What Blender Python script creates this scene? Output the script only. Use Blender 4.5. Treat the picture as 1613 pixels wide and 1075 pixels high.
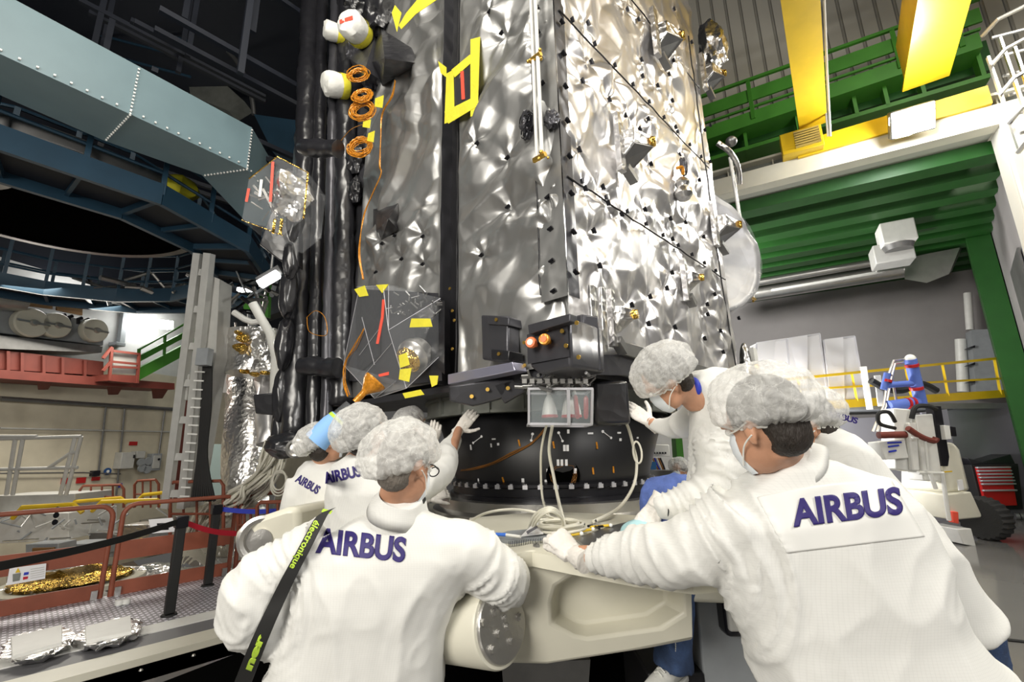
import bpy, bmesh, math, random
import numpy as np
from mathutils import Vector, Matrix, noise
from mathutils.bvhtree import BVHTree
C = bpy.context.scene.collection
SC = bpy.context.scene
for o in list(bpy.data.objects): bpy.data.objects.remove(o)
# ---------------------------------------------------------------- camera
F, CX, CY = 724.0, 806.5, 537.5
_u = np.array([1521-CX, 690-CY, F]); _u /= np.linalg.norm(_u)
_up = np.array([-66, -3120, F], float); _up -= _u*(_up@_u); _up /= np.linalg.norm(_up)
_v = np.cross(_up, _u)
if _v[2] < 0: _v = -_v
R = np.array([_u, _v, _up])            # world = R @ camera vector (x right, y down, z forward)
CAM = np.array([0, 0, 1.65])
cd = bpy.data.cameras.new('camera'); cam = bpy.data.objects.new('camera', cd); C.objects.link(cam)
cd.sensor_width = 36; cd.lens = F/1613*36; cd.clip_start = .05; cd.clip_end = 200
m = Matrix.Identity(4)
for i in range(3):
    m[i][0] = R[i][0]; m[i][1] = -R[i][1]; m[i][2] = -R[i][2]; m[i][3] = CAM[i]
cam.matrix_world = m
SC.camera = cam
RT = Vector(R[:, 0]); RT.z = 0; RT.normalize()
FW = Vector(R[:, 2]); FW.z = 0; FW.normalize()
UP = Vector((0, 0, 1))
def at(px, py, d=None, x=None, y=None, z=None):
    r = R@np.array([px-CX, py-CY, F])
    t = x/r[0] if x is not None else y/r[1] if y is not None else (z-1.65)/r[2] if z is not None else d/F
    return Vector(CAM+r*t)
def ray(px, py):
    return Vector(R@np.array([px-CX, py-CY, F])).normalized()
def onplane(px, py, P, n):
    r = ray(px, py); o = Vector(CAM)
    return o+r*((P-o).dot(n)/r.dot(n))
# ---------------------------------------------------------------- world, lights, exposure
w = bpy.data.worlds.new('world'); SC.world = w; w.use_nodes = True
w.node_tree.nodes['Background'].inputs[0].default_value = (1, .97, .92, 1)
w.node_tree.nodes['Background'].inputs[1].default_value = .085
SC.view_settings.view_transform = 'Standard'; SC.view_settings.look = 'None'
SC.view_settings.exposure = 0.0; SC.view_settings.gamma = 1; SC.view_settings.use_curve_mapping = False
def area(name, loc, tgt, sx, sy, power, col=(1, .95, .86)):
    l = bpy.data.lights.new(name, 'AREA'); l.shape = 'RECTANGLE'; l.size = sx; l.size_y = sy; l.energy = power; l.color = col
    o = bpy.data.objects.new(name, l); C.objects.link(o); o.location = loc
    o.rotation_euler = (Vector(tgt)-Vector(loc)).to_track_quat('-Z', 'Y').to_euler(); return o
area('added_hall_light', (1.0, -4.6, 5.2), (2.6, 2.2, 1.8), 1.3, .9, 250, (1, .97, .92))  # area lights added to bring the hall up to brightness
area('added_hall_light', (-4.2, .2, 3.6), (2.2, 3.0, 2.6), 2.6, 2.2, 380, (1, .95, .86))  # added at camera left so the grey foil has something bright to reflect
area('added_hall_light', (5.5, -3.5, 9), (4.5, 1, 1), 2.5, 2.5, 420, (1, .95, .82))
area('added_hall_light', (.5, 12.5, 4.4), (1.2, 11, 0), 3, 1.6, 230, (1, .94, .82))
area('added_hall_light', (0, 1.5, 6.8), (.8, 5.5, 0), 1.5, 1.5, 130, (1, .95, .85))
area('alcove_fill_light', at(1075, 430, d=10.5), at(1330, 620, d=11.5), 1.5, 1.0, 230, (1, .97, .92))  # fill added behind the satellite to brighten the alcove, no fixture there
area('case_fill_light', at(1215, 720, d=8.6), at(1290, 600, d=10.3), .6, .4, 210, (1, .98, .95))  # fill added low behind the people to brighten the shiny cases
# ---------------------------------------------------------------- materials
MATS = {}
def mat(name, col, rough=.5, metal=0, var=0, vscale=8, bump=0, bscale=40, emit=0, alpha=1, trans=0, spec=None, coat=0, kind='noise', stretch=(1, 1, 1)):
    if name in MATS: return MATS[name]
    m = bpy.data.materials.new(name); m.use_nodes = True; nt = m.node_tree; b = nt.nodes['Principled BSDF']
    c = (*col, 1)
    b.inputs['Base Color'].default_value = c; b.inputs['Roughness'].default_value = rough; b.inputs['Metallic'].default_value = metal
    if alpha < 1: b.inputs['Alpha'].default_value = alpha
    if trans: b.inputs['Transmission Weight'].default_value = trans
    if spec is not None: b.inputs['Specular IOR Level'].default_value = spec
    if coat: b.inputs['Coat Weight'].default_value = coat
    if emit: b.inputs['Emission Color'].default_value = c; b.inputs['Emission Strength'].default_value = emit
    tc = nt.nodes.new('ShaderNodeTexCoord'); mp = nt.nodes.new('ShaderNodeMapping'); mp.inputs['Scale'].default_value = stretch
    nt.links.new(tc.outputs['Object'], mp.inputs[0])
    if var:
        n = nt.nodes.new('ShaderNodeTexNoise'); n.inputs['Scale'].default_value = vscale; n.inputs['Detail'].default_value = 5
        nt.links.new(mp.outputs[0], n.inputs['Vector'])
        r = nt.nodes.new('ShaderNodeMapRange'); r.inputs[1].default_value = .3; r.inputs[2].default_value = .7
        r.inputs[3].default_value = 1-var; r.inputs[4].default_value = 1+var
        nt.links.new(n.outputs[0], r.inputs[0])
        mx = nt.nodes.new('ShaderNodeVectorMath'); mx.operation = 'SCALE'; mx.inputs[0].default_value = col
        nt.links.new(r.outputs[0], mx.inputs['Scale']); nt.links.new(mx.outputs[0], b.inputs['Base Color'])
    if bump:
        bp = nt.nodes.new('ShaderNodeBump'); bp.inputs['Strength'].default_value = min(1, bump); bp.inputs['Distance'].default_value = .01*max(1, bump)
        if kind == 'foil':
            n2 = nt.nodes.new('ShaderNodeTexNoise'); n2.inputs['Scale'].default_value = bscale*.5
            nt.links.new(mp.outputs[0], n2.inputs['Vector'])
            ad = nt.nodes.new('ShaderNodeVectorMath'); ad.operation = 'MULTIPLY_ADD'; ad.inputs[1].default_value = (.12,)*3
            nt.links.new(n2.outputs['Color'], ad.inputs[0]); nt.links.new(mp.outputs[0], ad.inputs[2])
            vv = nt.nodes.new('ShaderNodeTexVoronoi'); vv.inputs['Scale'].default_value = bscale; nt.links.new(ad.outputs[0], vv.inputs['Vector'])
            nt.links.new(vv.outputs['Distance'], bp.inputs['Height'])
        elif kind == 'grid':
            wv = nt.nodes.new('ShaderNodeTexWave'); wv.inputs['Scale'].default_value = bscale; wv.bands_direction = 'Z'
            wv.inputs['Distortion'].default_value = .5
            nt.links.new(mp.outputs[0], wv.inputs['Vector']); nt.links.new(wv.outputs[0], bp.inputs['Height'])
        else:
            n2 = nt.nodes.new('ShaderNodeTexNoise'); n2.inputs['Scale'].default_value = bscale; n2.inputs['Detail'].default_value = 4
            nt.links.new(mp.outputs[0], n2.inputs['Vector']); nt.links.new(n2.outputs[0], bp.inputs['Height'])
        nt.links.new(bp.outputs[0], b.inputs['Normal'])
    MATS[name] = m; return m
M = lambda n: MATS[n]
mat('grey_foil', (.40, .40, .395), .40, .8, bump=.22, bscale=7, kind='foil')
mat('lit_silver_foil', (.78, .77, .78), .36, .88, bump=.25, bscale=7, kind='foil')  # tone lightened to carry the brighter light on the satellite's right face
mat('black_foil', (.014, .014, .017), .30, .0, bump=.5, bscale=10, kind='foil', spec=.8)
mat('dark_foil', (.07, .07, .08), .36, .5, bump=.35, bscale=9, kind='foil')
mat('crinkle_silver', (.80, .79, .78), .28, 1, bump=.8, bscale=16, kind='foil')
mat('gold_foil', (.75, .48, .10), .2, 1, bump=1, bscale=30, kind='foil')
mat('lilac_foil', (.55, .55, .72), .3, .8, bump=.3, bscale=12, kind='foil')
mat('black', (.008, .008, .010), .5)
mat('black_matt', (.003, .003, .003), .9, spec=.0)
mat('clip', (.02, .02, .025), .3, .5)
mat('white_plastic', (.78, .78, .75), .4, var=.04)
mat('white_cloth', (.78, .78, .74), .8, bump=.4, bscale=30)
mat('yellow_tape', (.80, .72, .05), .5, bump=.4, bscale=30, var=.08)
mat('red_tape', (.85, .10, .06), .5)
mat('orange_red', (.85, .20, .06), .4)
mat('kapton', (.60, .24, .02), .25, .2, var=.3, vscale=60, bump=.4)
mat('copper_wire', (.30, .13, .03), .4, .2)
mat('brass', (.70, .45, .10), .3, .9)
mat('steel', (.55, .54, .52), .33, .95, var=.06, bump=.1, bscale=60)
mat('steel_dark', (.25, .25, .25), .4, .8, var=.1)
mat('alu', (.62, .62, .66), .4, .6)
mat('grey_beam', (.22, .23, .21), .45, .3, var=.1)
mat('cream_paint', (.66, .64, .54), .38, var=.05, vscale=3)
mat('cream_wall', (.60, .55, .43), .7, var=.08, vscale=3)
mat('white_wall', (.62, .62, .62), .7, var=.04)
mat('yellow_paint', (.72, .48, .015), .4, var=.06, vscale=4)
mat('green_paint', (.05, .21, .02), .45, var=.08, vscale=4)
mat('dark_green', (.012, .085, .010), .5, var=.08, vscale=4)
mat('orange_rail', (.25, .070, .038), .5, var=.12, vscale=6)
mat('red_beam', (.16, .034, .024), .55, var=.12, vscale=4)
mat('blue_steel', (.018, .055, .095), .45, .1, var=.1, vscale=4)
mat('pale_blue', (.175, .26, .29), .45, .0, var=.04, vscale=4)
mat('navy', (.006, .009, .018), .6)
mat('grey_wall', (.30, .285, .285), .7, var=.05, vscale=2)
mat('grey_paint', (.30, .32, .34), .5, .1, var=.06)
mat('light_grey', (.50, .50, .48), .5, .1, var=.06)
mat('red_paint', (.45, .015, .015), .35)
mat('belt_black', (.012, .012, .012), .7)
mat('belt_red', (.50, .01, .03), .6)
mat('belt_blue', (.02, .04, .45), .6)
mat('blue_wrap', (.10, .17, .55), .45)
mat('rubber', (.03, .03, .03), .8, bump=.5)
mat('paper', (.80, .80, .82), .6)
mat('ink', (.12, .12, .14), .6)
mat('navy_ink', (.020, .010, .13), .6)
mat('lime', (.50, .72, .06), .6)
mat('floor_grey', (.17, .165, .16), .14, .0, var=.06, vscale=1.2)
mat('skin', (.50, .26, .16), .5, var=.12, vscale=14, bump=.1, bscale=120)
mat('hair_dark', (.02, .014, .010), .6, bump=.8, bscale=180, stretch=(1, 1, .2))
mat('hair_grey', (.15, .13, .11), .6, bump=.8, bscale=180, stretch=(1, 1, .2))
mat('glove', (.74, .71, .67), .5, var=.05, vscale=30, bump=.5, bscale=45)
mat('mask_blue', (.70, .74, .78), .7)
mat('denim', (.028, .055, .13), .85, var=.35, vscale=22, bump=.4, bscale=200)
mat('denim_light', (.10, .16, .45), .85, var=.2, vscale=22, bump=.4, bscale=100)
mat('wood_brown', (.20, .10, .03), .6)
mat('white_cable', (.66, .64, .55), .5)
mat('lamp_glow', (1, .97, .86), .5, emit=45)
mat('tube_glow', (1, 1, .96), .5, emit=14)
mat('cyan_panel', (.42, .55, .55), .6)
def glassy(name, col, fac, rough=.08):
    m = bpy.data.materials.new(name); m.use_nodes = True; nt = m.node_tree
    b = nt.nodes['Principled BSDF']; b.inputs['Base Color'].default_value = (*col, 1); b.inputs['Roughness'].default_value = rough
    t = nt.nodes.new('ShaderNodeBsdfTransparent'); mx = nt.nodes.new('ShaderNodeMixShader'); mx.inputs[0].default_value = fac
    nt.links.new(t.outputs[0], mx.inputs[1]); nt.links.new(b.outputs[0], mx.inputs[2]); nt.links.new(mx.outputs[0], nt.nodes['Material Output'].inputs[0])
    MATS[name] = m; return m
glassy('clear_plastic', (.75, .78, .82), .09, .05)
glassy('clear_box', (.45, .5, .52), .22)
# thin bouffant cap: whitish fibres over partly see-through cloth
def cap_mat():
    m = bpy.data.materials.new('cap_net'); m.use_nodes = True; nt = m.node_tree; L = nt.links
    b = nt.nodes['Principled BSDF']; b.inputs['Base Color'].default_value = (.80, .80, .78, 1); b.inputs['Roughness'].default_value = .8
    tc = nt.nodes.new('ShaderNodeTexCoord')
    n1 = nt.nodes.new('ShaderNodeTexNoise'); n1.inputs['Scale'].default_value = 16; n1.inputs['Detail'].default_value = 8; n1.inputs['Roughness'].default_value = .75; n1.inputs['Distortion'].default_value = 1.5
    L.new(tc.outputs['Object'], n1.inputs['Vector'])
    vo = nt.nodes.new('ShaderNodeTexVoronoi'); vo.feature = 'DISTANCE_TO_EDGE'; vo.inputs['Scale'].default_value = 26
    ad = nt.nodes.new('ShaderNodeVectorMath'); ad.operation = 'MULTIPLY_ADD'; ad.inputs[1].default_value = (.05,)*3
    L.new(n1.outputs['Color'], ad.inputs[0]); L.new(tc.outputs['Object'], ad.inputs[2]); L.new(ad.outputs[0], vo.inputs['Vector'])
    r1 = nt.nodes.new('ShaderNodeMapRange'); r1.inputs[1].default_value = .0; r1.inputs[2].default_value = .035; r1.inputs[3].default_value = .85; r1.inputs[4].default_value = 0
    L.new(vo.outputs['Distance'], r1.inputs[0])
    r2 = nt.nodes.new('ShaderNodeMapRange'); r2.inputs[1].default_value = .35; r2.inputs[2].default_value = .65; r2.inputs[3].default_value = .34; r2.inputs[4].default_value = .60
    L.new(n1.outputs[0], r2.inputs[0])
    mxm = nt.nodes.new('ShaderNodeMath'); mxm.operation = 'MAXIMUM'; L.new(r1.outputs[0], mxm.inputs[0]); L.new(r2.outputs[0], mxm.inputs[1])
    t = nt.nodes.new('ShaderNodeBsdfTransparent'); mx = nt.nodes.new('ShaderNodeMixShader')
    L.new(mxm.outputs[0], mx.inputs[0]); L.new(t.outputs[0], mx.inputs[1]); L.new(b.outputs[0], mx.inputs[2]); L.new(mx.outputs[0], nt.nodes['Material Output'].inputs[0])
    MATS['cap_net'] = m
cap_mat()
# cleanroom coat: white, faint woven grid
def coat_mat():
    m = mat('coat', (.71, .71, .685), .8, var=.02, vscale=5, bump=.10, bscale=30)
    nt = m.node_tree; L = nt.links; b = nt.nodes['Principled BSDF']
    # fine woven ripstop lines
    src = b.inputs['Base Color'].links[0].from_socket; tc = nt.nodes.new('ShaderNodeTexCoord'); prev = src
    for ax in ('X', 'Z'):
        wv = nt.nodes.new('ShaderNodeTexWave'); wv.bands_direction = ax; wv.inputs['Scale'].default_value = 48
        L.new(tc.outputs['Object'], wv.inputs[0]); r = nt.nodes.new('ShaderNodeMapRange'); r.inputs[1].default_value = 0; r.inputs[2].default_value = .25; r.inputs[3].default_value = .965; r.inputs[4].default_value = 1
        L.new(wv.outputs[0], r.inputs[0]); v = nt.nodes.new('ShaderNodeVectorMath'); v.operation = 'SCALE'; L.new(prev, v.inputs[0]); L.new(r.outputs[0], v.inputs['Scale']); prev = v.outputs[0]
    L.new(prev, b.inputs['Base Color'])
coat_mat()
def corrugated(name, col, scale, axis='X', rough=.5, dark=.55):
    m = mat(name, col, rough); nt = m.node_tree; b = nt.nodes['Principled BSDF']
    tc = nt.nodes.new('ShaderNodeTexCoord'); wv = nt.nodes.new('ShaderNodeTexWave'); wv.bands_direction = axis; wv.inputs['Scale'].default_value = scale
    cr = nt.nodes.new('ShaderNodeValToRGB'); cr.color_ramp.elements[0].position = .02; cr.color_ramp.elements[0].color = (0, 0, 0, 1); cr.color_ramp.elements[1].position = .12
    nt.links.new(tc.outputs['Object'], wv.inputs[0]); nt.links.new(wv.outputs[0], cr.inputs[0])
    bp = nt.nodes.new('ShaderNodeBump'); bp.inputs['Distance'].default_value = .03; bp.inputs['Strength'].default_value = 1
    nt.links.new(cr.outputs[0], bp.inputs['Height']); nt.links.new(bp.outputs[0], b.inputs['Normal'])
    mx = nt.nodes.new('ShaderNodeMix'); mx.data_type = 'RGBA'; mx.inputs[6].default_value = (col[0]*dark, col[1]*dark, col[2]*dark, 1); mx.inputs[7].default_value = (*col, 1)
    nt.links.new(cr.outputs[0], mx.inputs[0]); nt.links.new(mx.outputs[2], b.inputs['Base Color'])
    return m
corrugated('corrugated_wall', (.52, .50, .44), .8, 'Y', dark=.6)
# perforated walkway tread
def perforated():
    m = mat('perforated', (.62, .61, .66), .45, .3); nt = m.node_tree; b = nt.nodes['Principled BSDF']; L = nt.links
    tc = nt.nodes.new('ShaderNodeTexCoord'); mp = nt.nodes.new('ShaderNodeMapping'); mp.inputs['Scale'].default_value = (11, 22, 1); mp.inputs['Rotation'].default_value = (0, 0, .0)
    L.new(tc.outputs['Object'], mp.inputs[0])
    br = nt.nodes.new('ShaderNodeTexBrick'); br.inputs['Color1'].default_value = (.10, .09, .10, 1); br.inputs['Color2'].default_value = (.14, .13, .14, 1); br.inputs['Mortar'].default_value = (.72, .71, .78, 1)
    br.inputs['Scale'].default_value = 1; br.inputs['Mortar Size'].default_value = .16; br.inputs['Brick Width'].default_value = 1; br.inputs['Row Height'].default_value = 1
    L.new(mp.outputs[0], br.inputs[0]); L.new(br.outputs[0], b.inputs['Base Color'])
perforated()
# ---------------------------------------------------------------- mesh helpers
class MB:
    def __init__(s): s.v = []; s.f = []; s.mi = []; s.cur = 0
    def add(s, vs, fs):
        n = len(s.v); s.v += [Vector(v) for v in vs]; s.f += [tuple(i+n for i in f) for f in fs]; s.mi += [s.cur]*len(fs); return s
    def box(s, a, b):
        a = Vector(a); b = Vector(b); c = (a+b)/2; h = (b-a)/2
        return s.obox(c, (abs(h.x), 0, 0), (0, abs(h.y), 0), (0, 0, abs(h.z)))
    def obox(s, c, ax, ay, az):
        c = Vector(c); ax = Vector(ax); ay = Vector(ay); az = Vector(az)
        if ax.cross(ay).dot(az) < 0: ax = -ax
        vs = [c+ax*i+ay*j+az*k for k in (-1, 1) for j in (-1, 1) for i in (-1, 1)]
        return s.add(vs, [(0, 2, 3, 1), (4, 5, 7, 6), (0, 1, 5, 4), (2, 6, 7, 3), (0, 4, 6, 2), (1, 3, 7, 5)])
    def beam(s, p0, p1, w, h, up=(0, 0, 1)):
        p0 = Vector(p0); p1 = Vector(p1); d = p1-p0; u = Vector(up); sd = d.cross(u)
        if sd.length < 1e-5: sd = d.cross(Vector((1, 0, 0)))
        sd.normalize(); uu = sd.cross(d).normalized()
        return s.obox((p0+p1)/2, d/2, sd*w/2, uu*h/2)
    def tube(s, path, r, n=8, closed=False, caps=True):
        P = [Vector(p) for p in path]; k = len(P)
        rs = r if isinstance(r, (list, tuple)) else [r]*k
        vs = []; fs = []; prev = None
        for i in range(k):
            if closed: t = P[(i+1) % k]-P[i-1]
            else: t = P[min(i+1, k-1)]-P[max(i-1, 0)]
            if t.length < 1e-9: t = Vector((0, 0, 1))
            t.normalize()
            if prev is None:
                a = Vector((0, 0, 1)) if abs(t.z) < .9 else Vector((1, 0, 0)); e = t.cross(a).normalized()
            else:
                e = prev-t*prev.dot(t)
                e = e.normalized() if e.length > 1e-6 else t.orthogonal().normalized()
            prev = e; g = t.cross(e)
            vs += [P[i]+(e*math.cos(2*math.pi*j/n)+g*math.sin(2*math.pi*j/n))*rs[i] for j in range(n)]
        for i in range(k if closed else k-1):
            for j in range(n):
                a = i*n+j; b = i*n+(j+1) % n; c2 = ((i+1) % k)*n+(j+1) % n; d2 = ((i+1) % k)*n+j
                fs.append((a, b, c2, d2))
        if not closed and caps: fs.append(tuple(range(n-1, -1, -1))); fs.append(tuple((k-1)*n+j for j in range(n)))
        return s.add(vs, fs)
    def cyl(s, p0, p1, r0, r1=None, n=24): return s.tube([p0, p1], [r0, r0 if r1 is None else r1], n)
    def lathe(s, c, axis, prof, n=48, caps=True, a0=0, a1=2*math.pi):
        c = Vector(c); ax = Vector(axis).normalized(); e = ax.orthogonal().normalized(); g = ax.cross(e); k = len(prof)
        full = abs(a1-a0-2*math.pi) < 1e-6; nn = n if full else n+1
        vs = [c+ax*h+(e*math.cos(a0+(a1-a0)*j/n)+g*math.sin(a0+(a1-a0)*j/n))*r for r, h in prof for j in range(nn)]
        fs = []
        for i in range(k-1):
            for j in range(n):
                j2 = (j+1) % nn; fs.append((i*nn+j, i*nn+j2, (i+1)*nn+j2, (i+1)*nn+j))
        if caps and full: fs.append(tuple(range(nn-1, -1, -1))); fs.append(tuple((k-1)*nn+j for j in range(nn)))
        return s.add(vs, fs)
    def ell(s, c, a, b, d, n=20, m=14):
        c = Vector(c); a = Vector(a); b = Vector(b); d = Vector(d); vs = [c+d]
        for i in range(1, m):
            th = math.pi*i/m
            vs += [c+d*math.cos(th)+(a*math.cos(2*math.pi*j/n)+b*math.sin(2*math.pi*j/n))*math.sin(th) for j in range(n)]
        vs.append(c-d); fs = [(0, 1+j, 1+(j+1) % n) for j in range(n)]
        for i in range(m-2):
            for j in range(n):
                p = 1+i*n+j; q = 1+i*n+(j+1) % n; fs.append((p, p+n, q+n, q))
        l = len(vs)-1; o = 1+(m-2)*n; fs += [(o+j, l, o+(j+1) % n) for j in range(n)]
        return s.add(vs, fs)
    def sphere(s, c, r, n=16): return s.ell(c, (r, 0, 0), (0, r, 0), (0, 0, r), n, max(6, n//2+2))
    def prism(s, poly, ext):
        P = [Vector(p) for p in poly]; e = Vector(ext); n = len(P)
        return s.add(P+[p+e for p in P], [tuple(range(n)), tuple(range(2*n-1, n-1, -1))]+[(i, i+n, (i+1) % n+n, (i+1) % n) for i in range(n)])
    def loft(s, rings, caps=True):
        n = len(rings[0]); vs = [v for r in rings for v in r]; fs = []
        for i in range(len(rings)-1):
            for j in range(n): fs.append((i*n+j, i*n+(j+1) % n, (i+1)*n+(j+1) % n, (i+1)*n+j))
        if caps: fs.append(tuple(range(n-1, -1, -1))); fs.append(tuple((len(rings)-1)*n+j for j in range(n)))
        return s.add(vs, fs)
    def mesh(s, name, org=Vector((0, 0, 0))):
        me = bpy.data.meshes.new(name); me.from_pydata([v-org for v in s.v], [], s.f)
        bm = bmesh.new(); bm.from_mesh(me); bmesh.ops.recalc_face_normals(bm, faces=bm.faces); bm.to_mesh(me); bm.free()
        return me
    def build(s, name, material, parent=None, smooth=None, bevel=0):
        org = ORG.get(parent.name, Vector((0, 0, 0))) if parent else None
        if parent is None:
            xs = [v for v in s.v]; org = Vector((sum(v.x for v in xs)/len(xs), sum(v.y for v in xs)/len(xs), min(v.z for v in xs)))
        me = s.mesh(name, org)
        return finish(name, me, material, parent, org, smooth, bevel)
ORG = {}
def finish(name, me, material, parent, org, smooth=None, bevel=0):
    o = bpy.data.objects.new(name, me); C.objects.link(o)
    for mm in (material if isinstance(material, (list, tuple)) else [material]): me.materials.append(MATS[mm] if isinstance(mm, str) else mm)
    if parent: o.parent = parent; ORG[o.name] = org
    else: o.location = org; ORG[o.name] = org
    if bevel:
        b = o.modifiers.new('bevel', 'BEVEL'); b.width = bevel; b.segments = 2; b.limit_method = 'ANGLE'
    if smooth is None:
        me.polygons.foreach_set('use_smooth', [True]*len(me.polygons))
        me.set_sharp_from_angle(angle=math.radians(38))
    elif smooth: me.polygons.foreach_set('use_smooth', [True]*len(me.polygons))
    return o
def tag(o, label, cat=None, group=None, kind=None):
    if label: o['label'] = label
    if cat: o['category'] = cat
    if group: o['group'] = group
    if kind: o['kind'] = kind
    return o
def thing(name, loc, label, cat, group=None):
    o = bpy.data.objects.new(name, None); C.objects.link(o); o.location = loc; o.empty_display_size = .1
    ORG[o.name] = Vector(loc); return tag(o, label, cat, group)
def struct(o): o['kind'] = 'structure'; return o
def bez(pts, n=8):
    """smooth curve through the points"""
    P = [Vector(p) for p in pts]; out = []
    for i in range(len(P)-1):
        p0 = P[max(i-1, 0)]; p1 = P[i]; p2 = P[i+1]; p3 = P[min(i+2, len(P)-1)]
        for k in range(n):
            t = k/n; out.append(.5*((2*p1)+(p2-p0)*t+(2*p0-5*p1+4*p2-p3)*t*t+(3*p1-p0-3*p2+p3)*t**3))
    out.append(P[-1]); return out
def applied(mb, voxel=None, smooth=0, it=None):
    """fuse closed shapes into one continuous surface"""
    me = mb.mesh('tmp'); o = bpy.data.objects.new('tmp', me); C.objects.link(o)
    if voxel:
        r = o.modifiers.new('r', 'REMESH'); r.mode = 'VOXEL'; r.voxel_size = voxel; r.adaptivity = 0
    if smooth:
        s_ = o.modifiers.new('s', 'SMOOTH'); s_.factor = .5; s_.iterations = smooth
    dg = bpy.context.evaluated_depsgraph_get(); e = o.evaluated_get(dg); out = bpy.data.meshes.new_from_object(e, depsgraph=dg)
    bpy.data.objects.remove(o); return out
def text_mesh(body, extrude=.002, offset=.012):
    cu = bpy.data.curves.new('t', 'FONT'); cu.body = body; cu.size = 1; cu.offset = offset; cu.fill_mode = 'FRONT'; cu.resolution_u = 6
    o = bpy.data.objects.new('t', cu); C.objects.link(o); bpy.context.view_layer.update()
    dg = bpy.context.evaluated_depsgraph_get(); me = bpy.data.meshes.new_from_object(o.evaluated_get(dg), depsgraph=dg)
    bpy.data.objects.remove(o); return me
def subdiv_long(bm, L):
    for _ in range(6):
        es = [e for e in bm.edges if e.calc_length() > L]
        if not es: break
        bmesh.ops.subdivide_edges(bm, edges=es, cuts=1); bmesh.ops.triangulate(bm, faces=bm.faces)
# ---------------------------------------------------------------- crumpled foil surfaces
def _hash(ix, iy, k):
    h = np.sin(ix*127.1+iy*311.7+k*74.7)*43758.5453
    return h-np.floor(h)
def vor(S, T, k):
    cs = np.floor(S); ct = np.floor(T); best = np.full(S.shape, 9.)
    for a in (-1, 0, 1):
        for b in (-1, 0, 1):
            gx = cs+a; gy = ct+b
            d = np.hypot(gx+_hash(gx, gy, k)-S, gy+_hash(gx, gy, k+3.3)-T); best = np.minimum(best, d)
    return best
def vnoise(S, T, k):
    cs = np.floor(S); ct = np.floor(T); fs = S-cs; ft = T-ct; fs = fs*fs*(3-2*fs); ft = ft*ft*(3-2*ft)
    g = lambda a, b: _hash(cs+a, ct+b, k)
    return (g(0, 0)*(1-fs)+g(1, 0)*fs)*(1-ft)+(g(0, 1)*(1-fs)+g(1, 1)*fs)*ft
def tri(x): x = x-np.floor(x); return 1-np.abs(2*x-1)
def crumple(S, T, seed, amp, scale=.42, ang=.9, stretch=2.2):
    """sheet folds: straight sharp creases in a few directions, each fading in and out"""
    rs = np.random.RandomState(int(seed*7)+1); H = np.zeros_like(S)
    for o in range(7):
        a = ang+rs.uniform(-.55, .55)+(1.5 if o in (2, 5) else 0); L = scale*(1.5 if o < 3 else .75)*rs.uniform(.8, 1.25)
        d = S*math.cos(a+1.571)+T*math.sin(a+1.571); al = S*math.cos(a)+T*math.sin(a)
        w_ = vnoise(al/(scale*1.6)+o*3.1, d/(scale*1.6), seed+o)*1.3+vnoise(S/.2, T/.2, seed+o+40)*.18
        mk = np.clip(vnoise(al/(scale*2.2)+9, d/(scale*.9)+o, seed+o*2.3)*2.2-.6, 0, 1)
        H += (1.0 if o < 3 else .55)*L/scale*.55*mk*(tri(d/L+w_)-.5)
    v = vor(S/(scale*.9)+vnoise(S*3, T*3, seed+9)*.4, T/(scale*1.5), seed+5.5)
    return amp*(H*1.5+(v-.5)*.35+vnoise(S/(scale*2), T/(scale*2), seed+77)*1.0-.5)
def foil(name, O, U, V, w, h, material, parent, seed=1, amp=.03, pins=(), scale=.42, ang=.9, stretch=2.2, res=.013, edge=.0, label=None, pinr=.07, thick=0):
    O = Vector(O); U = Vector(U).normalized(); V = Vector(V).normalized(); N = U.cross(V)
    nu = max(4, int(w/res)); nv = max(4, int(h/res))
    s = np.linspace(0, w, nu); t = np.linspace(0, h, nv); S, T = np.meshgrid(s, t)
    H = crumple(S, T, seed, amp, scale, ang, stretch)
    for i, (ps, pt) in enumerate(pins):
        r = np.hypot(S-ps, T-pt); th = np.arctan2(T-pt, S-ps)
        H += amp*1.05*(tri(th*5/6.2832+i*.37+vnoise(r*9, r*0+i, 3.3)*.25)-.4)*np.exp(-r/.17)*np.minimum(1, r/.07)-amp*.45*np.exp(-r/.045)
    e = np.minimum(np.minimum(S, w-S), np.minimum(T, h-T)); H = H*np.clip(e/.05, .15, 1)
    o = np.array(O); P = o+S[..., None]*np.array(U)+T[..., None]*np.array(V)+H[..., None]*np.array(N)
    org = ORG[parent.name]; P = P.reshape(-1, 3)-np.array(org)
    idx = np.arange(nu*nv).reshape(nv, nu); f = np.stack([idx[:-1, :-1], idx[:-1, 1:], idx[1:, 1:], idx[1:, :-1]], -1).reshape(-1, 4)
    me = bpy.data.meshes.new(name); me.from_pydata(P.tolist(), [], f.tolist())
    ob = finish(name, me, material, parent, org, smooth=True)
    if label: ob['label'] = label
    return ob
XL, YR, ZB, ZT, XR, YL = 1.93, 1.42, 2.08, 6.7, 4.52, 3.98
sat = thing('satellite', (3.26, 2.68, 1.95), 'large satellite wrapped in crinkled silver and grey foil, lowered onto a black conical adapter', 'satellite')
b = MB(); b.box((XL+.10, YR+.08, ZB), (XR-.03, YL, ZT)); b.build('body', 'black', sat)
rfp = [(287,125),(305,330),(258,432),(400,530),(483,613),(560,685),(240,795),(272,1000),(365,992),(495,52),(742,50),(770,168),(555,105),(570,318),(655,455),(733,535),(605,632),(750,675),(620,870),(770,820),(835,225),(740,322),(715,395),(905,690),(933,665),(932,857),(875,955),(575,405)]
RFC = [(840+a/3.36, c/3.36) for a, c in rfp]
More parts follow.
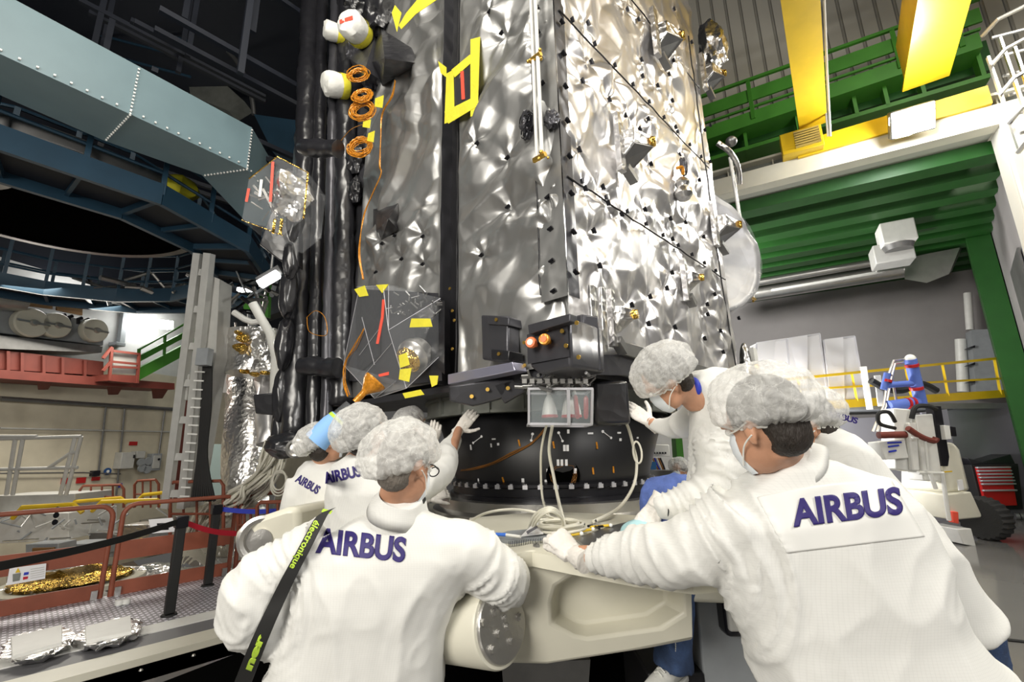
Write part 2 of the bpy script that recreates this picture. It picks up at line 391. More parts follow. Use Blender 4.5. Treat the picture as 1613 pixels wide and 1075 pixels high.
rfp = [(298,203),(327,376),(487,571),(578,530),(570,665),(662,488),(688,410),(702,682),(690,243),(680,142),(863,568),(865,618),(900,518),(850,738),(930,700),(942,805),(1020,637),(845,232),(437,120),(370,65),(553,97),(755,160)]
RFC += [(840+a/3.162, 300+c/3.162) for a, c in rfp]
pinsR = []
for px, py in RFC:
    p = at(px, py, y=YR); pinsR.append((p.x-XL, p.z-ZB))
foil('side_blanket', (XL, YR, ZB), (1, 0, 0), (0, 0, 1), XR-XL, ZT-ZB, 'lit_silver_foil', sat, 3, .034, pinsR, scale=.34, ang=1.25, stretch=2.6, res=.012, label='crinkled silver blanket, tone lightened for the light on this side')
L1 = [(1113,60),(1173,165),(1052,713),(1202,787),(1205,1032),(1405,982),(1355,163),(1367,290),(1377,415),(1350,42)]
LFC = [(420+a/3.1625, c/3.1625) for a, c in L1]+[(420+a/2.985, 300+c/2.985) for a, c in [(1325,33),(1337,181),(1343,332),(1352,473),(1013,305)]]
L2 = [(420+a/2.985, 300+c/2.985) for a, c in [(738,95),(737,217),(637,323),(516,386),(737,347),(605,213),(545,250)]]
yA = at(722, 500, x=XL).y; yB0 = at(692, 500, x=XL).y; yB1 = at(566, 400, x=XL).y
def pinL(lst, y0): return [(at(*q, x=XL).y, at(*q, x=XL).z) for q in lst]
# left face normal is -x : U = -y, V = z
pa = [(yA-y, z-ZB) for y, z in pinL(LFC, 0)]
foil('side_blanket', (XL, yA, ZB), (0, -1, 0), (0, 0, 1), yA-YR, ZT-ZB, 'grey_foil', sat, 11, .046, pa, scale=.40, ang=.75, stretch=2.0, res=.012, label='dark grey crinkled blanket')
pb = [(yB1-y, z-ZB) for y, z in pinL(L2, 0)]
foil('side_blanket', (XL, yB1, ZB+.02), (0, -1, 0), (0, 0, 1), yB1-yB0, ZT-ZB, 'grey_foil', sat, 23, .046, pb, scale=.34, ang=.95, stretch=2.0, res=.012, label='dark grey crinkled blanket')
yB2 = YL+.12
foil('side_blanket', (XL+.04, yB2, ZB+.02), (0, -1, 0), (0, 0, 1), yB2-yB1-.02, ZT-ZB, 'dark_foil', sat, 31, .03, (), scale=.25, ang=1.3, res=.02, label='black crinkled blanket strip')
# slot walls between the two grey panels
foil('slot_lining', (XL+.22, yB0, ZB), (-1, 0, 0), (0, 0, 1), .22, ZT-ZB, 'dark_foil', sat, 37, .012, (), scale=.2, res=.025)
foil('slot_lining', (XL+.02, yA+.005, ZB), (1, 0, 0), (0, 0, 1), .2, ZT-ZB, 'grey_foil', sat, 38, .012, (), scale=.2, res=.025)
foil('slot_lining', (XL+.2, yB0, ZB), (0, -1, 0), (0, 0, 1), yB0-yA, ZT-ZB, 'black_foil', sat, 39, .012, (), scale=.2, res=.025)
# corner strips folded round the edge
foil('corner_strip', (XL-.022, YR+.17, ZB+.36), (0, -1, 0), (0, 0, 1), .185, ZT-ZB-.4, 'grey_foil', sat, 41, .010, (), scale=.2, res=.013)
foil('corner_strip', (XL-.02, YR-.022, ZB+.36), (1, 0, 0), (0, 0, 1), .10, ZT-ZB-.4, 'dark_foil', sat, 42, .008, (), scale=.2, res=.013)
# seams with their clips
def seam(pts, r=.006, name='seam'):
    b = MB(); Q = []
    for a, c in zip(pts[:-1], pts[1:]):
        a = Vector(a); c = Vector(c); n = max(2, int((c-a).length/.12))
        for i in range(n): Q.append(a.lerp(c, i/n)+Vector((random.uniform(-.004, .004), random.uniform(-.004, .004), random.uniform(-.006, .006))))
    Q.append(Vector(pts[-1])); b.tube(Q, r, 6); return b.build(name, 'black', sat)
random.seed(4)
NCLIP = 0
def clip(p, n, u, s=1.0):
    """small black standoff clip on the blanket"""
    global NCLIP
    if NCLIP >= 98: return
    NCLIP += 1
    n = Vector(n); u = Vector(u).normalized(); t = n.cross(u); b = MB(); p = Vector(p)
    b.tube([p-u*.020*s+n*.012, p+u*.020*s+n*.012], .0085*s, 8); b.obox(p+n*.002, u*.016*s, t*.011*s, n*.006)
    b.build('fastener_clip', 'clip', sat)
yo = YR-.028
for px, py in RFC: clip(at(px, py, y=yo), (0, -1, 0), (.5, 0, -.8), .95)
xo = XL-.028
for px, py in LFC+L2: clip(at(px, py, x=xo), (-1, 0, 0), (0, -.9, .3), .85)
for z in (4.35, 3.17): 
    seam([(XL+.02, yo, z), (XR-.1, yo, z)])
seam([(XL+.55, yo, 5.32), (XR-.1, yo, 5.32)])
seam([(XR-.24, yo, ZT-.8), (XR-.22, yo, 3.2), (XR-.12, yo, 2.28)], .007)
seam([(XL-.03, YR+.17, ZB+.4), (XL-.03, YR+.17, ZT)], .004)
seam([(XL-.01, yA+.01, ZB+.05), (XL-.01, yA+.01, ZT)], .006)
for z, k in ((4.35, 9), (3.17, 9)):
    for i in range(k): clip((XL+.15+i*.26, yo-.005, z+.02), (0, -1, 0), (.3, 0, -.9), .8)
for i in range(12): clip((XL+.03, YR-.035, ZB+.5+i*.24), (0, -1, 0), (.8, 0, -.4), .9)
# twin white rods in front of the grey panel, with their fittings
def rods(base, top, gap, r=.012):
    base = Vector(base); top = Vector(top)
    g = Vector(gap)
    for s in (-1, 1):
        b = MB(); b.tube([base+g*s, top+g*s], r, 10); b.build('rod', 'white_plastic', sat)
    for t in (.0, .22):
        p = base.lerp(top, t); b = MB()
        b.cyl(p-g*2.4, p+g*2.4, .016, n=10)
        for k in range(6):
            q = p+g*random.uniform(-2.2, 2.2)+Vector((random.uniform(-.02, .02), random.uniform(-.02, .02), random.uniform(-.02, .02)))
            b.sphere(q, random.uniform(.007, .014), 8)
        b.build('rod_fitting', 'brass', sat)
pb_ = at(850, 248, x=XL-.12); pt_ = Vector((pb_.x, pb_.y+.01, ZT-.3))
rods(pb_, pt_, (0, .018, 0))
pb_ = at(1186, 470, y=YR+.05); pt_ = at(1150, 250, y=YR+.05)
rods(pb_, pt_, (.03, 0, 0), .013)
def crumple_lump(name, c, r, material, parent, seed=0, amp=.35, sc=4.5, label=None, sx=(1, 1, 1)):
    b = MB(); c = Vector(c); b.ell((0, 0, 0), (r, 0, 0), (0, r, 0), (0, 0, r), 40, 26)
    for i, v in enumerate(b.v):
        n = v.normalized(); k = noise.voronoi(v*sc/r*.35+Vector((seed, 0, 0)))[0][0]
        b.v[i] = c+Vector((v.x*sx[0], v.y*sx[1], v.z*sx[2]))*(1+amp*(k-.5))
    o = b.build(name, material, parent)
    if label: o['label'] = label
    return o
# harness bracket on the rods
p = at(832, 195, x=XL-.06); crumple_lump('bracket', p, .055, 'dark_foil', sat, 2, .9, sx=(.8, 1, 1.5))
p = at(868, 188, x=XL-.06); crumple_lump('bracket', p, .045, 'dark_foil', sat, 5, .9, sx=(.8, 1, 1.2))
b = MB(); p = at(832, 195, x=XL-.08)
for k in range(8):
    q = p+Vector((random.uniform(-.03, .03), random.uniform(-.06, .06), random.uniform(-.05, .05)))
    b.tube([q+Vector((math.cos(a)*.012, math.cos(a)*.03, math.sin(a)*.045)) for a in np.linspace(0, 5.8, 14)], .004, 6)
b.build('harness_loop', 'clip', sat)
# foil wedge sensors on the silver side
def wedge(px, py, w, h, disc=True, dark=True, out=.2):
    c = at(px, py, y=YR-.03); b = MB()
    # mounting frame
    b.box((c.x-w*.75, YR-.035, c.z-h*1.35), (c.x-w*.45, YR-.075, c.z+h*1.3))
    for k in range(len(b.v)): pass
    fr = b.build('sensor_frame', 'crinkle_silver', sat)
    b = MB(); x0, x1 = c.x-w*.5, c.x+w*.5
    pts0 = [(x0, YR-.03, c.z-h*.8), (x1, YR-.03, c.z-h*.5), (x1, YR-.03, c.z+h*.5), (x0, YR-.03, c.z+h*.6)]
    pts1 = [(x0+w*.1, YR-out*.7, c.z-h*.15), (x1-w*.1, YR-out, c.z-.05*h), (x1-w*.02, YR-out, c.z+h*.42), (x0+w*.1, YR-out*.75, c.z+h*.5)]
    b.loft([pts0, pts1]); hd = b.build('sensor_head', 'crinkle_silver', sat, bevel=.006)
    if dark:
        b = MB(); b.prism([Vector(pts0[0])+Vector((0, -.004, -.003)), Vector(pts0[1])+Vector((0, -.004, -.003)), Vector(pts1[1])+Vector((0, -.004, -.004)), Vector(pts1[0])+Vector((0, -.004, -.004))], (0, 0, -.006)); b.build('baffle', 'steel_dark', hd)
    if disc:
        q = Vector(pts1[2])*.5+Vector(pts1[1])*.5; d = Vector((.35, -1, 0)).normalized()
        b = MB(); b.cyl(q-d*.01, q+d*.018, h*.24, h*.2, 16); b.build('sensor_cap', 'gold_foil', hd)['label'] = 'yellow round sensor cap'
    b = MB(); b.obox((c.x-w*.1, YR-.06, c.z-h*1.25), (w*.3, 0, -.03), (0, .03, 0), (.01, 0, .02)); b.build('connector', 'steel_dark', hd)
wedge(985, 238, .20, .17); wedge(1040, 68, .24, .19); wedge(1131, 362, .26, .17); wedge(1112, 125, .22, .17)
wedge(1080, 445, .12, .13, dark=False, out=.14); wedge(968, 505, .12, .13, dark=False, out=.14)
crumple_lump('foil_bundle', at(1122, 75, y=YR-.1), .17, 'crinkle_silver', sat, 7, .8, sx=(.9, .8, 1.7))
crumple_lump('foil_bundle', at(1077, 262, y=YR-.1), .05, 'dark_foil', sat, 8, .8, sx=(.6, .6, 1.6))
b = MB(); c = at(1076, 300, y=YR-.08); b.lathe(c, (0, 0, 1), [(.02, -.09), (.05, -.08), (.075, -.04), (.07, 0), (.045, .03), (.06, .06), (.05, .09), (.02, .12)], 14); b.build('foil_knob', 'crinkle_silver', sat)
b = MB(); c = at(1066, 265, y=YR-.08); b.tube(bez([c, c+Vector((.04, -.03, .01)), c+Vector((.07, -.02, -.04))], 5), .014, 8); b.build('connector_tail', 'kapton', sat)
# tall framed recess near the lower front corner
def px_panel(name, pts, yy, material, ext=.02, lab=None):
    b = MB(); b.prism([at(a, c, y=yy) for a, c in pts], (0, ext, 0)); o = b.build(name, material, sat, bevel=.003)
    if lab: o['label'] = lab
    return o
px_panel('access_frame', [(929, 448), (941, 449), (945, 553), (936, 555)], YR-.07, 'crinkle_silver')
px_panel('access_frame', [(947, 452), (955, 453), (958, 555), (951, 556)], YR-.07, 'crinkle_silver')
px_panel('bottom_skirt', [(980, 537), (1166, 595), (1166, 612), (982, 558)], YR-.05, 'steel_dark', .03, 'smooth grey edge strip')
px_panel('bottom_skirt', [(900, 560), (985, 558), (1166, 610), (1165, 640), (985, 592), (905, 590)], YR-.02, 'dark_foil', .03)
b = MB(); c = at(1177, 585, y=YR-.02); b.ell(c, (.05, 0, 0), (0, .06, 0), (0, 0, .28), 16, 12); b.build('foil_bundle', 'crinkle_silver', sat)
b = MB(); c = at(1186, 582, y=YR-.1); b.cyl(c, c+Vector((.03, -.03, 0)), .05, n=14); b.build('sensor_cap', 'gold_foil', sat)
b = MB(); c = at(1190, 578, y=YR+.06); b.obox(c, (.06, 0, 0), (0, .02, 0), (0, 0, .2)); b.build('side_plate', 'white_plastic', sat)
# antenna reflector behind the far edge
dc = at(1103, 388, d=4.75); dr = 113*4.75/724; dax = (-FW*.93+RT*.30+UP*.1).normalized()
b = MB(); prof = [(dr*.0+.01, .16), (dr*.4, .13), (dr*.8, .05), (dr*.93, .01), (dr, -.02), (dr, .03), (dr*.9, .06), (dr*.5, .2), (.01, .24)]
b.lathe(dc, -dax, prof, 72)
for i, v in enumerate(b.v):
    k = noise.voronoi(v*5)[0][0]; b.v[i] = v+dax*.05*(k-.4)
o = b.build('antenna_reflector', mat('dish_foil', (.42, .42, .44), .5, .6, bump=.5, bscale=8, kind='foil'), sat, smooth=True); o['label'] = 'round dish wrapped in foil and clear film'
b = MB(); b.lathe(dc, -dax, [(dr*.93, -.02), (dr*1.0, -.045), (dr*1.03, .0), (dr*1.0, .04)], 72)
for i, v in enumerate(b.v): b.v[i] = v+Vector(((noise.noise(v*9))*.03, 0, noise.noise(v*9+Vector((5, 0, 0)))*.03))
b.build('dish_rim_film', 'clear_plastic', o)
b = MB(); c = at(1152, 223, y=YR-.1); b.ell(c, (.07, 0, 0), (0, .06, 0), (0, 0, .055), 16, 10); b.build('antenna_cup', 'steel_dark', sat)
b = MB(); b.tube(bez([at(1130, 225, y=YR), at(1150, 240, y=YR-.08), at(1162, 262, y=YR-.05), at(1165, 290, y=YR)], 5), .03, 10); b.build('antenna_arm', 'crinkle_silver', sat)
# yellow taped window on the dark panel
def strip(pts, material, wdt=None, name='tape', parent=None, off=.05, axis='x', val=None, th=.003):
    """flat tape between pixel corners on the left face"""
    b = MB(); X = val if val is not None else XL-off
    b.prism([at(a, c, x=X) if axis == 'x' else at(a, c, y=X) for a, c in pts], (th, 0, 0) if axis == 'x' else (0, th, 0)); return b.build(name, material, parent or sat)
strip([(711, 110), (740, 86), (750, 92), (716, 122)], 'yellow_tape')
strip([(741, 62), (756, 58), (752, 180), (741, 184)], 'yellow_tape', off=.053)
strip([(703, 116), (714, 110), (716, 190), (700, 195)], 'yellow_tape', off=.052)
strip([(700, 176), (752, 150), (754, 166), (706, 195)], 'yellow_tape', off=.055)
strip([(690, 96), (703, 106), (703, 122), (694, 115)], 'yellow_tape', off=.05)
strip([(725, 112), (730, 112), (732, 156), (727, 157)], 'red_tape', off=.05)
strip([(714, 122), (742, 100), (742, 160), (715, 172)], 'dark_foil', name='window_film', off=.045)
# black foil equipment on the left face
def pyramid(pts, tip, out, material='black_foil', base=XL-.02, name='foil_cover', parent=None):
    b = MB(); P = [at(a, c, x=base) for a, c in pts]; t = at(*tip, x=base-out); n = len(P)
    b.add(P+[t], [tuple(range(n))]+[(i, (i+1) % n, n) for i in range(n)]); return b.build(name, material, parent or sat, smooth=False)
pyramid([(588, 330), (627, 320), (627, 362), (600, 380), (588, 368)], (612, 345), .14)
pyramid([(578, 100), (600, 45), (648, 75), (660, 100), (602, 135)], (606, 92), .28)
pyramid([(540, 85), (590, 60), (605, 130), (575, 140)], (575, 110), .2, 'dark_foil')
def eqbox(pts, out, material, name='equipment_box', base=XL-.01, parent=None, bevel=.012):
    b = MB(); P = [at(a, c, x=base-out) for a, c in pts]; b.prism(P, (out, 0, 0)); return b.build(name, material, parent or sat, bevel=bevel)
eb = eqbox([(757, 496), (800, 498), (800, 568), (759, 567)], .10, 'dark_foil')
eqbox([(768, 497), (801, 500), (801, 513), (768, 511)], .115, 'dark_foil', 'cover_flap', parent=eb, bevel=.004)
eqbox([(773, 550), (802, 553), (801, 568), (774, 567)], .115, 'black_foil', 'cover_flap', parent=eb, bevel=.004)
def stud(px, py, X, parent=None):
    c = at(px, py, x=X); b = MB(); b.lathe(c, (-1, 0, 0), [(.004, 0), (.011, 0), (.011, .006), (.004, .006)], 12); b.build('brass_stud', 'brass', parent or sat)
for q in ((782, 504), (786, 558)): stud(*q, XL-.128, eb)
for q in ((806, 514), (807, 549), (826, 540), (827, 576), (713, 490), (709, 455), (716, 505), (713, 550)): stud(*q, XL-.03)
b = MB(); P = [at(705, 590, x=XL-.12), at(807, 570, x=XL-.12), at(812, 584, x=XL-.12), at(705, 606, x=XL-.12)]
b.prism(P, (.1, 0, 0)); b.build('radiator_strip', 'lilac_foil', sat, bevel=.006)
# thruster pod at the bottom corner
pd = MB(); PX = XL-.17
P = [at(832, 516, x=PX), at(896, 500, x=PX), at(897, 505, x=PX), at(900, 578, x=PX), at(850, 590, x=PX), at(834, 578, x=PX)]
pd.prism(P, (.3, 0, 0)); pod = pd.build('thruster_pod', 'dark_foil', sat, bevel=.02)
foil('pod_blanket', (PX-.012, P[0].y, min(p.z for p in P)+.06), (0, -1, 0), (0, 0, 1), P[0].y-P[3].y, P[1].z-min(p.z for p in P)-.1, 'dark_foil', pod, 51, .012, (), scale=.15, res=.012)
eqbox([(831, 512), (897, 494), (898, 506), (833, 527)], .06, 'dark_foil', 'cover_flap', base=PX, parent=pod, bevel=.004)
b = MB(); b.obox(at(908, 545, d=2.45), (.05, -.02, 0), (.0, .10, 0), (0, 0, .15)); b.build('cover_flap', 'dark_foil', pod, bevel=.01)
for q, mt in (((839, 541), 'orange_red'), ((860, 536), 'kapton')):
    c = at(*q, x=PX-.05); b = MB(); b.lathe(c, (-1, -.3, 0), [(.001, .03), (.026, .03), (.030, .018), (.026, .0), (.014, -.02), (.012, -.06)], 18); o = b.build('protective_cap', mt, pod); o['label'] = 'round orange protective cap'
    b = MB(); b.lathe(c, (-1, -.3, 0), [(.001, .034), (.016, .034), (.016, .028)], 14); b.build('cap_centre', 'orange_red' if mt == 'kapton' else 'white_cloth', o)
for q in ((862, 519), (886, 522), (909, 509), (912, 563), (892, 545)): stud(*q, PX-.03, pod)
# gold/black structure of thrusters under the pod
random.seed(8)
for k in range(46):
    b = MB()
    p = at(random.uniform(826, 930), random.uniform(590, 612), d=2.35+random.uniform(0, .25)); q = p+Vector([random.uniform(-.07, .07), random.uniform(-.07, .07), random.uniform(-.04, .04)])
    b.tube([p, q], random.uniform(.004, .011), 6); b.build('pipe', 'steel_dark', sat)
b = MB()
for k in range(9):
    p = at(826+k*12, 601, d=2.36); b.obox(p, RT*.012, FW*.01, UP*.012)
b.build('pipe_clamp', 'steel', sat)
# bottom panel, ring beam
b = MB(); b.box((XL+.05, YR+.05, ZB-.05), (XR, YL+.1, ZB)); b.build('bottom_panel', 'dark_foil', sat)
b = MB()
pl = [at(545, 640, z=ZB-.02), at(700, 612, z=ZB-.02), at(830, 602, z=ZB-.02), Vector((3.2, 2.6, ZB-.02)), Vector((2.4, 4.4, ZB-.02))]
b.prism(pl, (0, 0, -.03)); b.build('honeycomb_panel', 'dark_foil', sat)
AC = Vector((3.26, 2.68, 0))
b = MB(); b.lathe(AC+Vector((0, 0, 1.89)), (0, 0, 1), [(1.06, 0), (1.10, 0), (1.10, .02), (1.08, .02), (1.08, .12), (1.10, .12), (1.10, .14), (1.02, .14), (1.02, 0)], 80, caps=False); rb = b.build('ring_beam', 'grey_beam', sat)
for a in np.linspace(math.pi*.95, math.pi*1.75, 12):
    n = Vector((math.cos(a), math.sin(a), 0)); t = Vector((-n.y, n.x, 0)); b = MB(); b.obox(AC+n*1.095+Vector((0, 0, 1.96)), t*.012, n*.014, UP*.07); b.build('ring_rib', 'grey_beam', rb)
# black foil flaps below left
for pts in ([(706, 608), (770, 600), (812, 596), (790, 628), (745, 640), (708, 632)], [(775, 606), (832, 592), (826, 618), (795, 636)]):
    b = MB(); b.prism([at(a, c, d=2.75) for a, c in pts], FW*.05); b.build('foil_flap', 'dark_foil', sat, bevel=.01)
for q in ((768, 614), (743, 625), (800, 612)):
    c = at(*q, d=2.73); b = MB(); b.lathe(c, -FW, [(.004, 0), (.012, 0), (.012, .006), (.004, .006)], 12); b.build('brass_stud', 'brass', sat)
b = MB(); b.obox(at(958, 637, d=2.75), RT*.10+UP*.0, FW*.12, UP*.125); b.build('foil_cover', 'black_foil', sat, bevel=.02)
# clear protection box with nozzle covers
bc = thing('nozzle_protection_box', at(884, 668, d=2.38), 'clear box in an aluminium frame hanging under the satellite around white nozzle covers', 'protective box')
A = [at(833, 613, d=2.38), at(933, 613, d=2.38), at(932, 669, d=2.38), at(833, 668, d=2.38)]
dd = FW*.22
for i in range(4):
    b = MB(); b.beam(A[i], A[(i+1) % 4], .012, .018, FW); b.build('frame_bar', 'alu', bc)
    b = MB(); b.beam(A[i], A[i]+dd, .012, .012); b.build('frame_bar', 'alu', bc)
b = MB(); m_ = (at(895, 612, d=2.37), at(896, 670, d=2.37)); b.beam(m_[0], m_[1], .016, .02, FW); b.build('frame_bar', 'alu', bc)
for i, (p, q) in enumerate(((A[0], A[1]), (A[3], A[2]))):
    b = MB(); b.beam(p+dd, q+dd, .012, .012); b.build('frame_bar', 'alu', bc)
b = MB(); b.prism(A, FW*.003); b.build('pane', 'clear_box', bc)
b = MB(); b.prism([A[0], A[3], A[3]+dd, A[0]+dd], RT*.003); b.build('pane', 'clear_box', bc)
def nozzle(px, py, rr, hh, d):
    c = at(px, py, d=d); b = MB(); b.lathe(c, (0, 0, 1), [(rr, 0), (rr*.93, hh*.25), (rr*.72, hh*.6), (rr*.5, hh*.85), (rr*.25, hh), (.012, hh*1.02), (.012, hh*1.6)], 28)
    o = b.build('nozzle_cover', 'white_plastic', bc); b = MB(); b.lathe(c, (0, 0, 1), [(rr*1.02, -.004), (rr*1.06, .003), (rr*1.0, .010)], 28, caps=False); b.build('red_rim', 'red_paint', o)
nozzle(866, 657, .043, .115, 2.47); nozzle(897, 657, .043, .115, 2.5); nozzle(906, 657, .036, .11, 2.55)
def flag(px0, py0, px1, py1, d):
    a, c = at(px0, py0, d=d), at(px1, py1, d=d); t = tag(MB().tube([a, a.lerp(c, .1), a.lerp(c, .9), c], [.004, .012, .013, .008], 8).build('safety_flag', 'red_paint', bc), None)
flag(906, 622, 910, 660, 2.42); flag(923, 624, 923, 660, 2.42)
# instrument bag: clear film over a sensor on the left face
strip([(556, 455), (690, 462), (696, 600), (640, 606), (545, 600)], 'dark_foil', name='dark_blanket', off=.045)
for k_, pts_ in enumerate(([(646, 470), (700, 474), (700, 590), (662, 560), (652, 520)], [(560, 458), (600, 458), (598, 560), (562, 590)])):
    strip(pts_, 'black_foil', name='dark_blanket', off=.06+.005*k_)
b = MB(); X0 = XL-.04; X1 = XL-.34
Pb = [at(562, 452, x=X0), at(628, 452, x=X0), at(694, 470, x=X0), at(694, 560, x=X0), at(625, 600, x=X0), at(545, 600, x=X0)]
Pf = [at(566, 452, x=X1), at(612, 450, x=X1), at(612, 520, x=X1), at(640, 612, x=X1), at(590, 628, x=X1), at(541, 575, x=X1)]
b.loft([Pb, Pf])
fb = b.build('instrument_bag', 'clear_plastic', sat, smooth=False)
for q_ in range(6):  # highlights on the film's creases, drawn as thin bright tubes
    b = MB(); b.tube([Pf[q_], Pf[(q_+1) % 6]], .0022, 5); b.tube([Pb[q_], Pf[q_]], .0022, 5); b.build('crease_highlight', 'alu', fb)
for (a_, c_, e_, f_) in ((566, 560, 596, 520), (570, 500, 590, 575), (575, 590, 618, 540), (604, 455, 612, 520)):
    b = MB(); b.tube([at(a_, c_, x=X1-.004), at(e_, f_, x=X1-.004)], .0025, 5); b.build('crease_highlight', 'alu', fb)
me = None; fb['label'] = 'clear film bag patched with yellow tape'
for pts in ([(558, 456), (574, 450), (580, 466), (566, 468)], [(592, 449), (612, 448), (602, 462)], [(648, 502), (677, 502), (681, 515), (645, 516)], [(628, 560), (640, 556), (645, 575), (630, 580)],
            [(630, 582), (648, 580), (644, 602), (628, 598)], [(676, 592), (690, 592), (688, 606), (680, 610)], [(634, 620), (662, 614), (668, 622), (638, 628)]):
    strip(pts, 'yellow_tape', parent=fb, val=X1-.005)
strip([(602, 472), (606, 472), (604, 500), (596, 542), (592, 542), (600, 500)], 'red_tape', parent=fb, val=X1-.005)
strip([(596, 590), (612, 586), (612, 591), (597, 594)], 'red_tape', parent=fb, val=X1-.005)
c = at(650, 562, x=XL-.16); b = MB(); ax = Vector((-.75, -.2, -.55)).normalized()
b.lathe(c, ax, [(.10, -.10), (.105, -.05), (.12, -.04), (.12, .0), (.10, .02), (.09, .05), (.05, .07), (.01, .075)], 26); o = b.build('star_tracker', 'steel', sat)
b = MB(); b.lathe(c, ax, [(.088, .052), (.095, .056), (.06, .085), (.012, .095)], 20); b.build('lens_cover', 'gold_foil', o)
random.seed(3)
for k in range(40):
    b = MB()
    p = at(random.uniform(615, 690), random.uniform(460, 500), x=XL-.1); b.tube([p, p+Vector([random.uniform(-.05, .05) for _ in range(3)])], .006, 5); b.build('instrument_wire', 'steel_dark', sat)
# orange funnel with its blue bag
c = at(584, 608, x=XL-.42); b = MB(); ax = Vector((-.55, .35, -.75)).normalized()
b.lathe(c, ax, [(.075, -.05), (.08, -.04), (.07, -.01), (.04, .03), (.022, .06), (.02, .14), (.001, .14)], 26); o = b.build('infrared_lamp', 'kapton', sat); o['label'] = 'orange glassy bulb-shaped cover'
q = c+ax*.17; b = MB(); b.tube([q, q+ax*.10], [.045, .055], 14); b.build('lamp_neck', 'clear_plastic', o)
b = MB(); b.tube([q+ax*.10, q+ax*.16, q+ax*.30], [.06, .075, .08], 14); b.build('lamp_sleeve', 'blue_cloth' if 'blue_cloth' in MATS else mat('blue_cloth', (.25, .48, .85), .7), o)['label'] = 'light blue fabric sleeve'
b = MB(); b.tube([q+ax*.105, q+ax*.125], [.064, .068], 14); b.build('green_band', 'lime', o)
# white-capped cylinders and the other covers on the upper left
def capped(px, py, r, ax, ln=.28, red=False):
    ax = Vector(ax).normalized(); c = at(px, py, x=XL-.30); b = MB(); b.lathe(c, ax, [(r*.2, r*.42), (r*.75, r*.36), (r*.98, r*.1), (r, -.05), (r*.9, -ln*.55)], 28)
    for i, v in enumerate(b.v): b.v[i] = v+Vector([noise.noise(v*22+Vector((k, 0, 0)))*.012 for k in range(3)])
    o = b.build('capped_thruster', 'white_cloth', sat); o['label'] = 'cylinder end under a white cloth cap'
    b = MB(); b.lathe(c, ax, [(r*1.02, -ln*.35), (r*1.03, -ln*.55), (r*.95, -ln*.62)], 28, caps=False); b.build('tape_band', 'yellow_tape', o)
    b = MB(); b.lathe(c, ax, [(r*.85, -ln*.58), (r*.88, -ln*1.0), (r*.5, -ln*1.3)], 24); b.build('barrel', 'black_foil', o)
    if red:
        e = ax.cross(UP).normalized(); u_ = e.cross(ax)
        b = MB(); b.obox(c+ax*(r*.43), e*r*.55, u_*r*.14, ax*.003); o2 = b.build('warning_label', 'red_tape', o)
capped(551, 37, .135, -FW*.93-RT*.28-UP*.25, .34, True); capped(516, 47, .098, -RT*.85-FW*.5-UP*.1, .28); capped(518, 132, .125, -RT*.72-FW*.62-UP*.3, .30)
for (px, py, r, mt, s_) in ((560, 78, .14, 'dark_foil', 1.5), (530, 105, .12, 'black_foil', 1.2), (545, 180, .12, 'black_foil', 1.6), (560, 250, .12, 'black_foil', 1.4), (585, 150, .1, 'black_foil', 1.4), (540, 425, .075, 'black_foil', 1.), (560, 300, .08, 'black_foil', 1.6), (600, 20, .2, 'black_foil', 1.2), (555, 10, .2, 'black_foil', 1.2)):
    crumple_lump('foil_bundle', at(px, py, x=XL-.02), r, mt, sat, px*.1, .75, sx=(.8, .9, s_))
b = MB(); c = at(532, 411, x=XL-.12); b.ell(c, (0, .025, 0), (.014, 0, 0), (0, 0, .012), 12, 8); b.build('orange_plug', 'orange_red', sat)
# orange cable coils
random.seed(12)
def coil(px, py, rx, n, rot=0, X=XL-.34, r=.0035):
    c = at(px, py, x=X); b = MB()
    for k in range(n):
        r0 = rx*random.uniform(.78, 1.08); ph = random.uniform(0, 6); cc = c+Vector((random.uniform(-.02, .02), random.uniform(-.015, .015), random.uniform(-.02, .02))); e = random.uniform(.85, 1.15)
        b.tube([cc+RT*(math.cos(t)*r0)+FW*(.03*math.sin(t)+random.uniform(-.005, .005))+UP*(math.sin(t)*r0*1.12*e) for t in np.linspace(ph, ph+6.1, 30)], r, 5)
    o = b.build('cable_coil', 'kapton', sat); o['label'] = 'coil of thin orange wire'; return o
coil(565, 118, .085, 16); coil(571, 150, .075, 22); coil(571, 175, .095, 16); coil(567, 232, .088, 22)
for pts in ([(591, 155), (604, 150), (602, 170), (590, 168)], [(572, 192), (584, 188), (582, 202), (571, 200)], [(580, 210), (590, 206), (588, 224), (578, 222)], [(622, 8), (632, 20), (625, 50), (617, 20)], [(632, 46), (655, 22), (690, -2), (660, -4), (640, 20), (628, 40)]):
    strip(pts, 'yellow_tape', val=XL-.36)
def wire(pts, X, r, material='kapton', name='harness', k=3, spread=.006, parent=None):
    b = MB()
    for j in range(k):
        o = [Vector([random.uniform(-spread, spread) for _ in range(3)]) for _ in pts]
        b.tube(bez([at(a, c, x=X)+e for (a, c), e in zip(pts, o)], 6), r, 6)
    return b.build(name, material, parent or sat)
wire([(622, 128), (618, 150), (602, 180), (600, 220), (598, 260), (600, 275), (585, 310), (572, 345), (566, 400), (572, 440)], XL-.09, .004, k=4)
wire([(528, 165), (534, 200), (537, 240), (528, 300), (523, 340), (520, 400), (512, 480), (508, 540), (505, 600)], XL-.14, .003, k=2)
wire([(575, 195), (553, 205), (535, 225)], XL-.2, .003, k=2)
wire([(483, 500), (496, 490), (512, 500), (516, 525), (504, 530), (486, 520), (484, 500)], XL-.35, .003, k=1)
wire([(573, 520), (560, 545), (545, 570), (543, 600), (548, 625)], XL-.36, .003, k=4, spread=.012)
